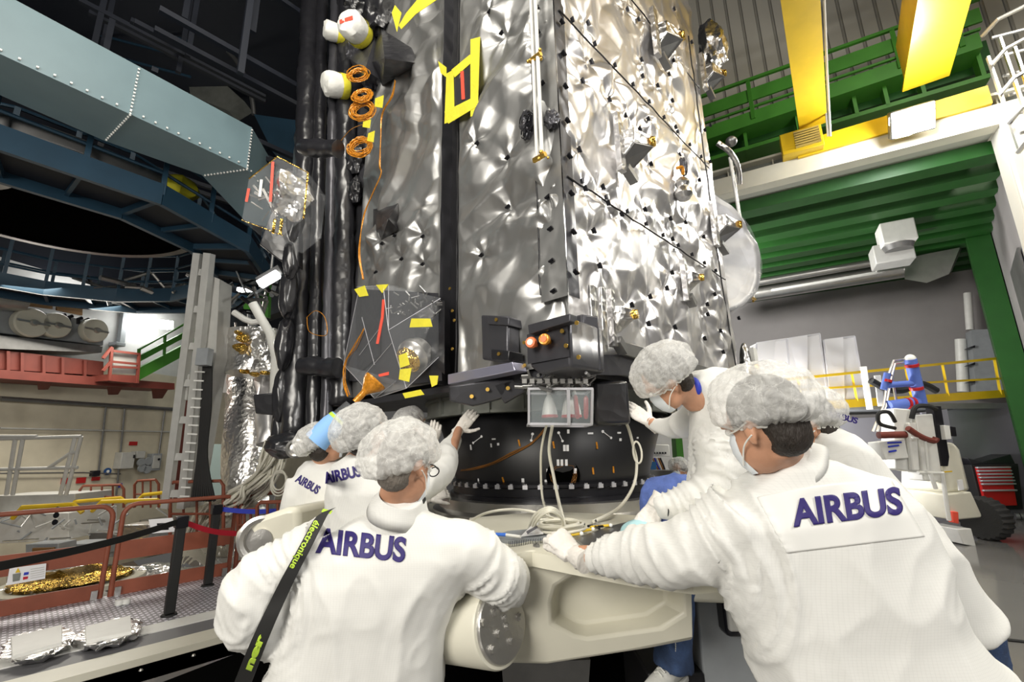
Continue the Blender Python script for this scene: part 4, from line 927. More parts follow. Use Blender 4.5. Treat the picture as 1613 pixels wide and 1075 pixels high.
# ---------------------------------------------------------------- far left wall
WP = at(225, 705, d=12.3); wdir = ray(1010, 703); wdir.z = 0; wdir.normalize(); WN = Vector((wdir.y, -wdir.x, 0)).normalized()
if WN.dot(Vector((0, 1, 0))) > 0: WN = -WN
def onw(px, py, off=0): return onplane(px, py, WP+WN*off, WN)
def wpoly(pts, name, material, ext=.05, off=0, parent=None, bevel=0):
    b = MB(); b.prism([onw(a, c, off) for a, c in pts], -WN*ext); return b.build(name, material, parent, bevel=bevel)
def wbox(px0, py0, px1, py1, out, name, material, parent=None, bevel=.01, off=0):
    """box on the wall, upright, width and height from its front corners"""
    a = onw(px0, py0, out+off); c = onw(px1, py1, out+off); c0 = onw(px1, py0, out+off)
    w = (c0-a).dot(wdir); h = a.z-c.z; b = MB(); cc = a+wdir*w/2-UP*h/2-WN*out/2; b.obox(cc, wdir*w/2, WN*out/2, UP*h/2); return b.build(name, material, parent, bevel=bevel)
W0 = WP-wdir*7; W1 = WP+wdir*12
zc = onw(150, 575).z; zt_ = onw(120, 440).z
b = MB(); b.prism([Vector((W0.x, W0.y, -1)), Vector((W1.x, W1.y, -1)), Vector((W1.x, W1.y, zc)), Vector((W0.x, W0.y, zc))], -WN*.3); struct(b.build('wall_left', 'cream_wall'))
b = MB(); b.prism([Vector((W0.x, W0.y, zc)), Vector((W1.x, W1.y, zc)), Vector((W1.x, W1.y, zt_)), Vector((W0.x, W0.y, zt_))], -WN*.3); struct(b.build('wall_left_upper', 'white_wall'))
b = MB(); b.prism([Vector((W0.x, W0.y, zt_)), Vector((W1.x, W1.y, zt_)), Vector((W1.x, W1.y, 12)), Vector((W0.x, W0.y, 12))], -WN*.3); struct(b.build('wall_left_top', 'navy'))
def wtube(pts, r, name, material, label=None, cat=None, off=.08, parent=None, group=None):
    b = MB(); b.tube([onw(a, c, off) for a, c in pts], r, 8); o = b.build(name, material, parent)
    if label: tag(o, label, cat, group)
    return o
wtube([(0, 628), (300, 647)], .05, 'wall_pipe', 'steel_dark', 'dark pipe running along the cream wall below the red beam', 'pipe', off=.12)
wtube([(0, 746), (132, 745), (190, 747)], .015, 'wall_conduit', 'steel_dark', 'thin dark conduit low on the cream wall', 'conduit')
wtube([(0, 675), (280, 681)], .02, 'wall_conduit', 'light_grey', 'thin pale conduit halfway up the cream wall', 'conduit')
for k, (a, c, e, f) in enumerate(((167, 640, 155, 745), (197, 640, 182, 790), (260, 645, 250, 715))):
    wtube([(a, c), (e, f)], .022, 'wall_conduit', 'steel_dark', 'thin dark vertical conduit on the cream wall, %s' % ('above the black socket box', 'beside the grey cabinet', 'above the small control box')[k], 'conduit')
cbx = thing('wall_cabinet', onw(200, 738), 'wide pale grey electric cabinet on the cream wall', 'cabinet'); wbox(193, 713, 214, 738, .25, 'body', 'light_grey', cbx)
wbox(211, 717, 213.5, 722, .27, 'lock', 'clip', cbx)
tag(wbox(216, 711, 230, 722, .2, 'socket_unit', 'light_grey'), 'small pale box above the cable reels on the cream wall', 'box')
for k, (px, py) in enumerate(((221, 729), (232, 727), (222, 738), (230, 740))):
    c = onw(px, py, .15); b = MB(); b.lathe(c, WN, [(.03, 0), (.10, .0), (.11, .03), (.10, .06), (.03, .06)], 18); tag(b.build('hose_coil', 'grey_paint'), ('upper left', 'upper right', 'lower left', 'lower right')[k]+' of the four dark cable reels on the cream wall', 'reel', 'cable reels on the wall')
cbx = thing('control_box', onw(248, 740), 'small grey control box with dial, right of the cable reels', 'control box'); wbox(241, 715, 256, 741, .2, 'body', 'grey_paint', cbx); wbox(243, 718, 254, 738, .22, 'door', 'light_grey', cbx)
b = MB(); c = onw(250, 724, .25); b.lathe(c, WN, [(.001, .02), (.03, .02), (.03, 0)], 12); b.build('dial', 'clip', cbx)
tag(wbox(147, 742, 159, 750, .12, 'socket_box', 'clip'), 'small black socket box on the cream wall', 'box')
for k, (a, c, e, f, lab) in enumerate(((98, 754, 113, 762, 'left of the two wide red signs low on the cream wall'), (122, 753, 136, 761, 'right of the two wide red signs low on the cream wall'), (146, 752, 158, 757, 'small red sign under the black socket box'), (205, 696, 217, 702, 'red sign above the grey cabinets'))):
    s_ = tag(wbox(a, c, e, f, .03, 'wall_sign', 'red_paint', bevel=0), lab, 'sign')
sg = thing('round_sign', onw(169, 743), 'round blue sign with a white figure on the cream wall', 'sign'); b = MB(); c = onw(169, 743, .04); b.lathe(c, WN, [(.001, .02), (.085, .02), (.085, 0)], 24); b.build('plate', mat('sign_blue', (.02, .08, .25), .5), sg); b = MB(); b.lathe(c+WN*.021, WN, [(.001, .004), (.035, .004), (.035, 0)], 16); b.build('symbol', 'white_plastic', sg)
tag(wbox(187, 762, 193, 768, .03, 'wall_sign', 'belt_blue', bevel=0), 'small blue sign low on the wall beside the rails', 'sign')
# white wall items above: window strip, long machine with three round drums
mc = thing('plate_machine', onw(80, 560), 'long grey steel housing with three round cream drums on the red beam', 'machine')
b = MB(); b.prism([onw(-40, 470, .9), onw(165, 510, .9), onw(163, 545, .9), onw(-40, 520, .9)], -WN*.85); b.build('housing', 'grey_paint', mc, bevel=.02)
b = MB(); b.prism([onw(-40, 524, 1.0), onw(162, 546, 1.0), onw(160, 556, 1.0), onw(-40, 548, 1.0)], -WN*.9); b.build('lower_rail', 'steel_dark', mc)
for px, py, r in ((48, 509, .30), (87, 513, .27), (148, 521, .27)):
    c = onw(px, py, 1.0); b = MB(); b.lathe(c, WN, [(r*.9, -.1), (r, -.08), (r, .05), (r*.92, .08), (r*.3, .08), (.001, .08)], 32); dm = b.build('drum', 'cream_paint', mc)
    b = MB(); b.lathe(c+WN*.1, WN, [(.001, .05), (.05, .05), (.07, 0)], 14); b.obox(c+WN*.1, wdir*r*.9, UP*.02, WN*.015); b.build('hub', 'steel', dm)
wi = thing('wall_opening', onw(80, 478), 'brown slotted opening high on the white wall', 'opening')
wpoly([(42, 471), (83, 478), (83, 487), (42, 482)], 'slot', 'wood_brown', .05, .05, wi); wpoly([(90, 479), (130, 487), (130, 497), (90, 489)], 'slot', 'wood_brown', .05, .05, wi)
for k, (px, py) in enumerate(((100, 497), (111, 499), (126, 502), (137, 504))):
    b = MB(); b.tube([onw(px-3, py+9, .9), onw(px-3, py+1, .9), onw(px+3, py-1, .9)], .04, 8); tag(b.build('pipe_elbow', 'clip'), 'black pipe elbow on top of the drum machine, %s from the left' % ('first', 'second', 'third', 'fourth')[k], 'pipe', 'pipe elbows on the machine')
b = MB(); b.beam(onw(196, 493, .1), onw(190, 540, .1), .12, .12); tag(b.build('duct_riser', 'grey_paint'), 'grey vertical duct on the white wall beside the box', 'duct')
tag(wbox(183, 538, 199, 547, .25, 'junction_box', 'grey_paint'), 'grey junction box on the white wall under the vertical duct', 'box')
b = MB(); b.tube([onw(0, 462, .3), onw(120, 478, .3), onw(190, 485, .3), onw(330, 490, .3)], .09, 10); tag(b.build('ceiling_duct', 'steel'), 'shiny round duct running under the dark ring', 'duct')
b = MB(); b.tube([onw(-30, 462, 1.0), onw(34, 468, 1.0)], .30, 18); tag(b.build('air_duct', 'steel'), 'fat brownish duct at the upper left wall', 'duct')
def lamp_box(px0, py0, px1, py1, off, label, w=.1):
    b = MB(); a, c = onw(px0, py0, off), onw(px1, py1, off); b.beam(a, c, w, w); return tag(b.build('tube_light', 'tube_glow'), label, 'light')
lamp_box(212, 506, 268, 513, .5, 'glowing tube light on the white wall above the green stairs', .22)
lamp_box(118, 466, 165, 478, .5, 'glowing tube light under the dark ring walkway', .14)
lamp_box(75, 452, 112, 463, .5, 'glowing tube light left under the dark ring walkway', .10)
# red beam with brackets
bm_ = thing('wall_beam', onw(100, 600), 'dark red steel girder with brackets along the cream wall', 'girder')
b = MB(); b.prism([onw(-60, 545, .9), onw(163, 570, .9), onw(163, 592, .9), onw(-60, 578, .9)], -WN*.3); b.build('upper_girder', 'red_beam', bm_)
b = MB(); b.prism([onw(-60, 578, 1.0), onw(165, 595, 1.0), onw(275, 604, 1.0), onw(275, 614, 1.0), onw(165, 608, 1.0), onw(-60, 592, 1.0)], -WN*.9); b.build('lower_girder', 'red_beam', bm_)
for px in (12, 34, 68, 98, 133): 
    b = MB(); b.beam(onw(px, 552+px*.12, .93), onw(px, 585+px*.08, .93), .05, .05); b.build('stiffener', 'red_beam', bm_)
for px, py in ((72, 598), (182, 606), (252, 612)):
    b = MB(); b.prism([onw(px-8, py, .95), onw(px+14, py, .95), onw(px+4, py+16, .5), onw(px-6, py+16, .5)], -WN*.12); b.build('bracket', 'red_beam', bm_)
pf = thing('platform_cage', onw(195, 590, 1.0), 'brown railed landing at the foot of the green stairs', 'landing')
b = MB(); b.prism([onw(172, 590, 1.4), onw(217, 592, 1.4), onw(215, 604, 1.4), onw(170, 600, 1.4)], -WN*.9); b.build('deck', 'red_beam', pf)
for (a, c, e, f) in ((176, 548, 172, 600), (219, 556, 216, 604), (176, 553, 219, 558), (176, 570, 218, 574), (176, 578, 218, 580), (162, 565, 176, 547), (162, 585, 176, 568)):
    b = MB(); b.beam(onw(a, c, 1.4), onw(e, f, 1.4), .05, .05); b.build('rail', 'red_beam', pf)
b = MB(); b.prism([onw(179, 552, 1.3), onw(217, 557, 1.3), onw(216, 590, 1.3), onw(178, 588, 1.3)], -WN*.02); b.build('panel', 'light_grey', pf)
sr = thing('staircase', onw(250, 570, 1.0), 'green steel staircase rising behind the pale column', 'staircase')
for (pts, w_) in (([(218, 600), (350, 528), (350, 512), (219, 580)], .1), ([(219, 571), (345, 503), (345, 495), (219, 561)], .06), ([(219, 553), (340, 485), (340, 483), (219, 550)], .06)):
    b = MB(); b.prism([onw(a, c, 1.2) for a, c in pts], -WN*w_); b.build('stringer', 'green_paint', sr)
for (a, c, e, f) in ((219, 550, 218, 600), (260, 528, 258, 575), (300, 507, 298, 555)):
    b = MB(); b.beam(onw(a, c, 1.18), onw(e, f, 1.18), .05, .05); b.build('post', 'green_paint', sr)
# pale lattice column with ladder
cl = thing('lattice_column', at(262, 800, d=6.6), 'pale steel column with rungs and cables rising to the dark ring', 'column')
def dbeam(a, c, d, w, name, material, parent, dp=None, label=None, cat=None):
    b = MB(); b.beam(at(*a, d=d), at(*c, d=d), w, dp or w, RT); o = b.build(name, material, parent)
    if label: tag(o, label, cat)
    return o
dbeam((313, 400), (262, 800), 6.6, .10, 'flange', 'light_grey', cl, .10); dbeam((330, 400), (288, 800), 6.6, .12, 'flange', 'light_grey', cl, .10)
for k in range(7): 
    y = 430+k*58; x = 321-(y-400)*.125; dbeam((x-9, y), (x+9, y), 6.6, .05, 'batten', 'light_grey', cl, .1)
b = MB(); b.prism([at(336, 436, d=6.7), at(346, 440, d=6.7), at(340, 560, d=6.7), at(300, 800, d=6.7), at(290, 800, d=6.7), at(322, 560, d=6.7)], FW*.3); b.build('web', 'light_grey', cl)
b = MB()
for k in range(16): y = 572+k*14; x0 = 309-(y-572)*.12; b.beam(at(x0, y, d=6.5), at(x0+15, y+.5, d=6.5), .02, .02)
b.build('ladder', 'white_plastic', cl)
b = MB(); random.seed(2)
for k in range(10): b.tube(bez([at(322+k*1.2, 560, d=6.55), at(318+k*1.5, 640, d=6.55), at(312+k*1.5, 720, d=6.55), at(302+k*4, 790, d=6.5)], 5), .02, 6)
b.build('cable_run', 'belt_black', cl)
b = MB(); b.obox(at(322, 563, d=6.45), RT*.08, FW*.06, UP*.12); b.build('junction_box', 'grey_paint', cl)
dbeam((290, 615), (272, 790), 7.4, .10, 'red_post', 'red_beam', None, label='dark red post beside the pale column', cat='post')
b = MB(); b.prism([at(287, 590, d=6.62), at(299, 590, d=6.62), at(294, 630, d=6.62), at(282, 632, d=6.62)], FW*.05); tag(b.build('sign_plate', 'light_grey'), 'grey plate with an arrow beside the pale column', 'plate')
tag(MB().add([at(325, 700, d=10.5), at(364, 700, d=10.5), at(362, 790, d=10.5), at(322, 790, d=10.5)]+[at(325, 700, d=10.5)+FW*.1, at(364, 700, d=10.5)+FW*.1, at(362, 790, d=10.5)+FW*.1, at(322, 790, d=10.5)+FW*.1], [(0, 1, 2, 3), (7, 6, 5, 4), (0, 4, 5, 1), (1, 5, 6, 2), (2, 6, 7, 3), (3, 7, 4, 0)]).build('cyan_cabinet', 'cyan_panel'), 'pale blue-green cabinet seen between the column and the foil-wrapped post', 'cabinet')
b = MB(); b.prism([at(330, 576, d=9.5), at(374, 566, d=9.5), at(374, 618, d=9.5), at(328, 620, d=9.5)], FW*.1); tag(b.build('wall_panel', 'white_wall'), 'white panel behind the pale column', 'panel')
bl = thing('balcony_rail', at(350, 590, d=9), 'brown balcony rail right of the pale column', 'railing')
for (a, c, e, f, w_) in ((332, 546, 368, 534, .14), (332, 558, 368, 548, .1), (332, 582, 370, 570, .1), (334, 546, 332, 584, .06), (350, 540, 349, 578, .05)): dbeam((a, c), (e, f), 9, .06, 'rail', 'orange_rail', bl, w_)
# scattered equipment in the pit
def pipeframe(pts_list, d, r, name, material, label, cat, group=None):
    b = MB()
    for pts in pts_list: b.tube([at(a, c, d=d) for a, c in pts], r, 8)
    return tag(b.build(name, material), label, cat, group)
pipeframe([[(20, 817), (35, 800), (116, 795), (130, 808)]], 7.2, .035, 'guard_bar', 'yellow_paint', 'yellow bent guard bar nearest the left edge', 'guard bar', 'yellow guard bars')
pipeframe([[(145, 806), (160, 791), (248, 788), (260, 798)]], 7.6, .032, 'guard_bar', 'yellow_paint', 'long yellow bent guard bar in the middle, behind the orange rail', 'guard bar', 'yellow guard bars')
pipeframe([[(117, 791), (190, 785), (200, 793)]], 8.2, .032, 'guard_bar', 'yellow_paint', 'low yellow guard bar behind the middle one', 'guard bar', 'yellow guard bars')
pipeframe([[(216, 790), (226, 780), (272, 775), (282, 783)]], 8.6, .032, 'guard_bar', 'yellow_paint', 'yellow bent guard bar next to the pale column', 'guard bar', 'yellow guard bars')
pipeframe([[(-5, 688), (58, 688)], [(-5, 692), (128, 688)], [(36, 692), (20, 780)], [(24, 692), (10, 780)], [(128, 688), (104, 780)], [(118, 690), (95, 780)], [(-5, 740), (122, 737)], [(76, 738), (110, 715), (122, 712)]], 7.4, .028, 'mast_frame', 'light_grey', 'pale grey tubular frame standing in the pit at the left edge', 'frame')
def dbox(px0, py0, px1, py1, d, dep, name, material, label, cat, bevel=.01, parent=None):
    b = MB(); b.prism([at(px0, py0, d=d), at(px1, py0-(px1-px0)*.03, d=d), at(px1, py1-(px1-px0)*.06, d=d), at(px0, py1, d=d)], FW*dep); o = b.build(name, material, parent, bevel=bevel)
    if label: tag(o, label, cat)
    return o
dbox(-20, 782, 118, 812, 8.2, .8, 'flat_case', 'light_grey', 'flat grey case behind the yellow guard bars at left', 'case')
dbox(-20, 812, 108, 858, 8.0, 1.0, 'storage_trunk', 'white_plastic', 'long white trunk with round ports in the pit at left', 'trunk')
for k, py in enumerate((803, 812, 823)): 
    c = at(91-k*2, py, d=6.55); b = MB(); b.lathe(c, -FW, [(.001, .01), (.04, .01), (.04, 0)], 14); tag(b.build('port', 'clip'), ('top', 'middle', 'bottom')[k]+' of the three dark round ports on the white trunk', 'port', 'ports on the trunk')
dbox(40, 858, 92, 885, 6.9, .3, 'yellow_window_box', 'grey_paint', 'grey box with amber window in the pit behind the left rail', 'box')
dbox(50, 864, 84, 880, 6.85, .04, 'amber_window', 'wood_brown', 'amber window on the grey box behind the left rail', 'window')
dbox(98, 858, 150, 880, 7.2, .4, 'tarpaulin', 'grey_paint', 'grey cloth-covered block between the two orange rails', 'block')
dbox(192, 828, 235, 862, 7.0, .4, 'foil_crate', 'crinkle_silver', 'shiny foil-covered crate behind the orange rail', 'crate')
dbox(140, 840, 190, 880, 8.2, .3, 'grey_crate', 'steel_dark', 'dark crate in the pit between the yellow bars and the rail', 'crate')
random.seed(31)
pt = thing('pipe_heap', at(130, 840, d=7.6), 'heap of thin grey tubes and struts in the pit behind the orange rails', 'tubes')
for k in range(34):
    px = random.uniform(20, 270); py = random.uniform(800, 850); p = at(px, py, d=7.5+random.uniform(-.3, .6)); b = MB(); b.tube([p, p+wdir*random.uniform(-.5, .5)+UP*random.uniform(-.2, .2)], .014, 6); b.build('strut', random.choice(['light_grey', 'grey_paint', 'steel']), pt)
for (x0, y0, x1, y1, d, lab) in ((126, 766, 195, 800, 8.8, 'brown open rail frame behind the yellow bars, left'), (212, 758, 250, 800, 9, 'brown ladder-like frame standing beside the pale column'), (268, 760, 352, 860, 6.6, 'brown rounded rail frame right of the pale column'), (375, 805, 405, 850, 6.4, 'small brown arched rail beside the blue belt'), (405, 792, 470, 850, 6.0, 'brown arched rail just left of the leftmost person')):
    t = thing('rail_frame', at((x0+x1)/2, y1, d=d), lab, 'rail frame', 'brown rail frames'); nn = 4 if x1-x0 > 45 else 3
    b = MB(); b.tube([at(x0, y1, d=d), at(x0, y0+6, d=d), at(x0+5, y0, d=d), at(x1-5, y0-2, d=d), at(x1, y0+5, d=d), at(x1, y1, d=d)], .024, 8); b.build('tube_frame', 'orange_rail', t)
    for k in range(1, nn): 
        x = x0+(x1-x0)*k/nn; b = MB(); b.tube([at(x, y0, d=d), at(x, y1, d=d)], .018, 6); b.build('bar', 'orange_rail', t)
    b = MB(); b.tube([at(x0, (y0+y1)/2, d=d), at(x1, (y0+y1)/2, d=d)], .018, 6); b.build('bar', 'orange_rail', t)
def atf(px, py, d=None, x=None): return at(px, py, d=d*1.3) if d is not None else at(px, py, x=x)
# ---------------------------------------------------------------- silver wrapped post with white cable bundle
wp = thing('foil_wrapped_post', atf(400, 800, d=5.6), 'tall post wrapped in crinkled silver and gold foil behind the leftmost person', 'post')
def foilpost(px0, py0, px1, py1, d, r, mt, name, sd):
    a = atf(px0, py0, d=d); c = atf(px1, py1, x=a.x); n = 40; b = MB(); b.tube([a.lerp(c, i/n) for i in range(n+1)], r*1.3, 26)
    for i, v in enumerate(b.v):
        k = noise.voronoi(Vector((v.x*6+sd, v.y*6, v.z*2.2)))[0][0]; q = Vector((a.x, a.y, v.z)); b.v[i] = q+(v-q)*(.85+.4*k)
    return b.build(name, mt, wp)
foilpost(392, 810, 398, 588, 5.6, .26, 'crinkle_silver', 'lower_wrap', 3); foilpost(402, 590, 408, 525, 5.5, .29, 'crinkle_silver', 'upper_wrap', 9); foilpost(424, 700, 420, 590, 5.4, .12, 'lit_silver_foil', 'pipe_wrap', 5)
for k, (px, py, r) in enumerate(((382, 533, .07), (378, 548, .06), (385, 586, .05), (400, 590, .05), (418, 588, .045), (376, 524, .045))):
    b = MB(); c = atf(px, py, d=5.25); r *= 1.3; b.ell((0, 0, 0), (r, 0, 0), (0, r, 0), (0, 0, r*.6), 22, 14)
    for i, v in enumerate(b.v): b.v[i] = c+v*(.5+1.1*noise.voronoi(v*9+Vector((k*3, 0, 0)))[0][0])
    b.build('gold_trim', 'gold_foil', wp, smooth=False)
b = MB(); b.tube([atf(398, 478, d=5.2), atf(410, 500, d=5.2), atf(425, 525, d=5.2), atf(434, 560, d=5.2), atf(432, 620, d=5.2)], .065, 10); tag(b.build('jointed_hose', 'white_cloth'), 'white jointed hose arm above the foil-wrapped post', 'arm')
b = MB(); b.tube([atf(368, 492, d=5.2), atf(385, 503, d=5.2), atf(398, 508, d=5.2), atf(410, 506, d=5.2)], .045, 8); tag(b.build('white_clamp', 'white_plastic'), 'small white clamp on top of the foil-wrapped post', 'clamp')
random.seed(17)
cbn = thing('cable_bundle', atf(400, 780, d=5.2), 'thick fan of white cables sweeping down left from the foil-wrapped post', 'cables')
for k in range(44):
    e = random.uniform(-1, 1); f = random.uniform(-1, 1)
    g_ = random.uniform(-1, 1); h_ = random.uniform(-1, 1); pts = [atf(436+e*18, 695+f*4, d=5.2+f*.15), atf(424+e*20+g_*6, 735+f*12, d=5.15+h_*.15), atf(400+g_*16, 768+f*16+e*8, d=5.15+f*.15), atf(366+h_*16, 793+f*15+e*8, d=5.2+g_*.15), atf(330+e*18, 815+g_*14+e*14, d=5.3+h_*.1), atf(312+e*24, 855+f*10, d=5.4)]
    b = MB(); b.tube(bez(pts, 5), .018, 6); b.build('cable_strand', 'white_cable', cbn)
for k in range(3):
    b = MB(); c = atf(440, 757+k*3, d=4.9); b.tube([c+RT*(.09+.013*k)*math.cos(t)+UP*(.13+.013*k)*math.sin(t) for t in np.linspace(0, 6.28, 22)[:-1]], .012, 6, closed=True); b.build('cable_loop', 'white_cable', cbn)
for k in range(40):
    e = random.uniform(0, 1); b = MB(); pts = [atf(270+e*90, 880+random.uniform(-12, 12), d=5.8), atf(290+e*70, 868+random.uniform(-12, 12), d=5.8), atf(320+e*50, 885+random.uniform(-12, 12), d=5.8)]; b.tube(bez(pts, 5), .012, 6); b.build('cable_strand', 'white_cable', cbn)
tag(foilpost(360, 905, 362, 860, 6.2, .3, 'crinkle_silver', 'foil_heap', 4), None)
# ---------------------------------------------------------------- chamber at the upper left
K = 1.13
def S(px, py, z=4.5): p = at(px, py, z=z); return Vector(CAM)+(p-Vector(CAM))*K
zr = 1.65+(4.5-1.65)*K
# pale blue box fascia
pts = [(-200, -8), (0, 85), (205, 180), (389, 266), (455, 362)]
M_ = [S(*p) for p in pts]; bt = [S(-200, 90), S(0, 150), S(165, 222), S(318, 276), S(390, 352)]
H = .55
fa = thing('ring_fascia', M_[2], 'pale blue riveted sheet-metal box girder crossing the upper left', 'girder')
b = MB(); back = [p+Vector((.1, 1.1, 0)) for p in M_]
n = len(M_)
for i in range(n-1):
    b = MB(); b.loft([[M_[i], M_[i]+UP*H, back[i]+UP*H, bt[i]], [M_[i+1], M_[i+1]+UP*H, back[i+1]+UP*H, bt[i+1]]]); o = b.build('fascia_segment', 'pale_blue', fa, smooth=False)
riv = MB()
for i in range(n-1):
    for A, B_ in ((M_[i], M_[i+1]), (bt[i], bt[i+1])):
        L = (B_-A).length; m_ = int(L/.10)
        for k in range(m_): p = A.lerp(B_, k/m_)+UP*.03-Vector((0, .012, 0)); riv.obox(p, (.008, 0, 0), (0, .008, 0), (0, 0, .008))
for i in (2, 3):
    for k in range(14):
        riv.obox(M_[i].lerp(M_[i]+UP*H, k/14)-Vector((0, .01, 0)), (.008, 0, 0), (0, .008, 0), (0, 0, .008)); riv.obox(M_[i].lerp(bt[i], k/14)-UP*.01, (.008, 0, 0), (0, .008, 0), (0, 0, .008))
riv.build('rivets', 'white_plastic', fa)
# dark disc seen from below, with rim and ring walkways
dc_ = Vector((-.26*K, 7.14*K, zr)); drd = 1.464*K
cd_ = thing('chamber_lid', dc_, 'huge black disc with a metal rim seen from below', 'chamber lid')
b = MB(); b.lathe(dc_, UP, [(.01, .12), (drd*.9, .06), (drd*.98, 0), (drd*1.0, .15), (.01, .25)], 72); b.build('disc', 'black_matt', cd_, smooth=True)
b = MB(); b.lathe(dc_, UP, [(drd*.985, -.02), (drd*1.05, -.02), (drd*1.06, .14), (drd*.985, .10)], 90, caps=False); b.build('rim', 'steel_dark', cd_)
b = MB(); b.lathe(dc_+Vector((-.86, -.56, -.04)), UP, [(.01, .0), (.64, .0), (.64, .04), (.01, .04)], 48); b.build('inspection_plate', 'steel_dark', cd_)
def ngon(c, r, n=12, a0=0, sx=1, sy=1): return [c+Vector((math.cos(a0+2*math.pi*k/n)*r*sx, math.sin(a0+2*math.pi*k/n)*r*sy, 0)) for k in range(n)]
def ringwalk(name, c, r0, r1, z, label, rails=True, n=12, hh=.8):
    t = thing(name, (c.x, c.y, z), label, 'walkway'); c = Vector((c.x, c.y, z))
    A = ngon(c, r0, n, .13); B_ = ngon(c, r1, n, .13)
    b = MB()
    for k in range(n):
        j = (k+1) % n; b.add([A[k], A[j], B_[j], B_[k], A[k]+UP*.06, A[j]+UP*.06, B_[j]+UP*.06, B_[k]+UP*.06], [(0, 1, 2, 3), (7, 6, 5, 4), (0, 4, 5, 1), (2, 6, 7, 3)])
    b.build('deck', 'navy', t)
    for L, nm in ((A, 'inner_girder'), (B_, 'outer_girder')):
        b = MB()
        for k in range(n): b.beam(L[k], L[(k+1) % n], .06, .26)
        b.build(nm, 'blue_steel', t)
    for k in range(n):
        b = MB(); b.beam(A[k], B_[k], .05, .16); b.build('cross_member', 'blue_steel', t); m1 = (A[k]+A[(k+1) % n])/2; m2 = (B_[k]+B_[(k+1) % n])/2; b = MB(); b.beam(m1, m2, .04, .12); b.build('cross_member', 'blue_steel', t)
    if rails:
        for L, nm in ((A, 'inner_railing'), (B_, 'outer_railing')):
            b = MB()
            for k in range(n):
                p, q = L[k], L[(k+1) % n]
                for h in (.35, .68, 1.0): b.tube([p+UP*h*hh, q+UP*h*hh], .02, 6)
                for f_ in (0, .5): b.beam(p.lerp(q, f_), p.lerp(q, f_)+UP*hh, .05, .05)
            b.build(nm, 'blue_steel', t)
    return t
rc = Vector((-.34*K, 8.2*K, 0))
ringwalk('ring_walkway', rc, 2.05*K, 2.75*K, zr-.22, 'dark blue ring-shaped walkway with railings around the black disc', True, 14, .8)
# upper galleries, dim
uw = thing('upper_gallery', (0, 9, 8), 'dim navy gallery of rails, ducts and mesh above the pale blue girder', 'gallery')
random.seed(44)
for k in range(26):
    p = S(random.uniform(60, 470), random.uniform(-40, 190))+Vector((0, random.uniform(1, 4), random.uniform(.4, 2.5))); b = MB(); q = p+random.choice([Vector((2.2, .1, 0)), Vector((2.2, .1, 0)), Vector((0, 0, 1.4)), Vector((.1, 1.6, 0))]); b.beam(p, q, .06, .06); b.build('beam', 'navy', uw)
for (pts, d, mt) in (([(60, -10), (120, -10), (215, 60), (205, 85), (130, 50)], 12, 'cream_paint'), ([(290, 90), (330, 110), (385, 160), (360, 175), (300, 150)], 12, 'grey_beam'), ([(395, 40), (480, 60), (475, 140), (395, 130)], 13, 'navy'), ([(400, 180), (470, 190), (470, 245), (430, 240)], 9.5, 'blue_steel')):
    b = MB(); b.prism([at(a, c, d=d) for a, c in pts], FW*.4); b.build('panel', mt, uw)
b = MB(); b.tube([at(310+90*math.sin(t), 60+130*(1-math.cos(t)), d=11) for t in np.linspace(0, 1.5, 14)], .05, 8); b.build('arched_pipe', 'steel_dark', uw)
for k in range(3): 
    b = MB(); b.tube([at(130, 20+k*28, d=10.5), at(300, 65+k*28, d=10.5)], .03, 6); b.build('handrail', 'blue_steel', uw)
# dark shell closing the space above
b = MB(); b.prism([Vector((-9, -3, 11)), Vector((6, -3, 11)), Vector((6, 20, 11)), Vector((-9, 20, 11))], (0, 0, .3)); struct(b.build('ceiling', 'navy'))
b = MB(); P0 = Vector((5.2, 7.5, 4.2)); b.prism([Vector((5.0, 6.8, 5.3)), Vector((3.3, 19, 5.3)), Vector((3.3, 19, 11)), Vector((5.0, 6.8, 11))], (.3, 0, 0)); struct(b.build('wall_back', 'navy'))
# yellow bag and ducts behind the walkway rails
crp = MB(); crp.ell((0, 0, 0), (.22, 0, 0), (0, .2, 0), (0, 0, .14), 20, 12); c = S(278, 315)+UP*.15
for i, v in enumerate(crp.v): crp.v[i] = c+v*(.7+.6*noise.voronoi(v*8)[0][0])
tag(crp.build('yellow_bag', mat('bag_yellow', (.65, .60, .03), .6)), 'crumpled yellow bag lying on the dark ring walkway', 'bag')
# bright work lamp by the satellite edge
lp = thing('work_lamp', at(425, 440, d=6.6), 'bright white work lamp under the dark ring beside the satellite', 'lamp')
b = MB(); b.obox(at(424, 440, d=6.6), (RT*.8+UP*.5)*.16, FW*.05, (UP*.8-RT*.5)*.05); b.build('lamp_face', 'tube_glow', lp)
b = MB(); b.obox(at(426, 436, d=6.66), (RT*.8+UP*.5)*.19, FW*.05, (UP*.8-RT*.5)*.08); b.build('lamp_body', 'steel_dark', lp); b = MB(); b.tube([at(426, 436, d=6.7), at(426, 436, d=6.7)+UP*.55], .02, 8); b.build('hanger', 'steel_dark', lp)
b = MB(); b.obox(at(386, 456, d=8.5), RT*.12, FW*.05, UP*.04); tag(b.build('tube_light', 'tube_glow'), 'small bright light left of the work lamp', 'light')
b = MB(); b.prism([at(382, 463, d=9), at(424, 445, d=9), at(422, 500, d=9), at(384, 492, d=9)], FW*.1); tag(b.build('green_gate', 'green_paint'), 'green metal panel seen under the work lamp', 'panel')
random.seed(50)
jk = thing('pipework', at(380, 485, d=7), 'tangle of grey pipes and hoses above the foil-wrapped post', 'pipework')
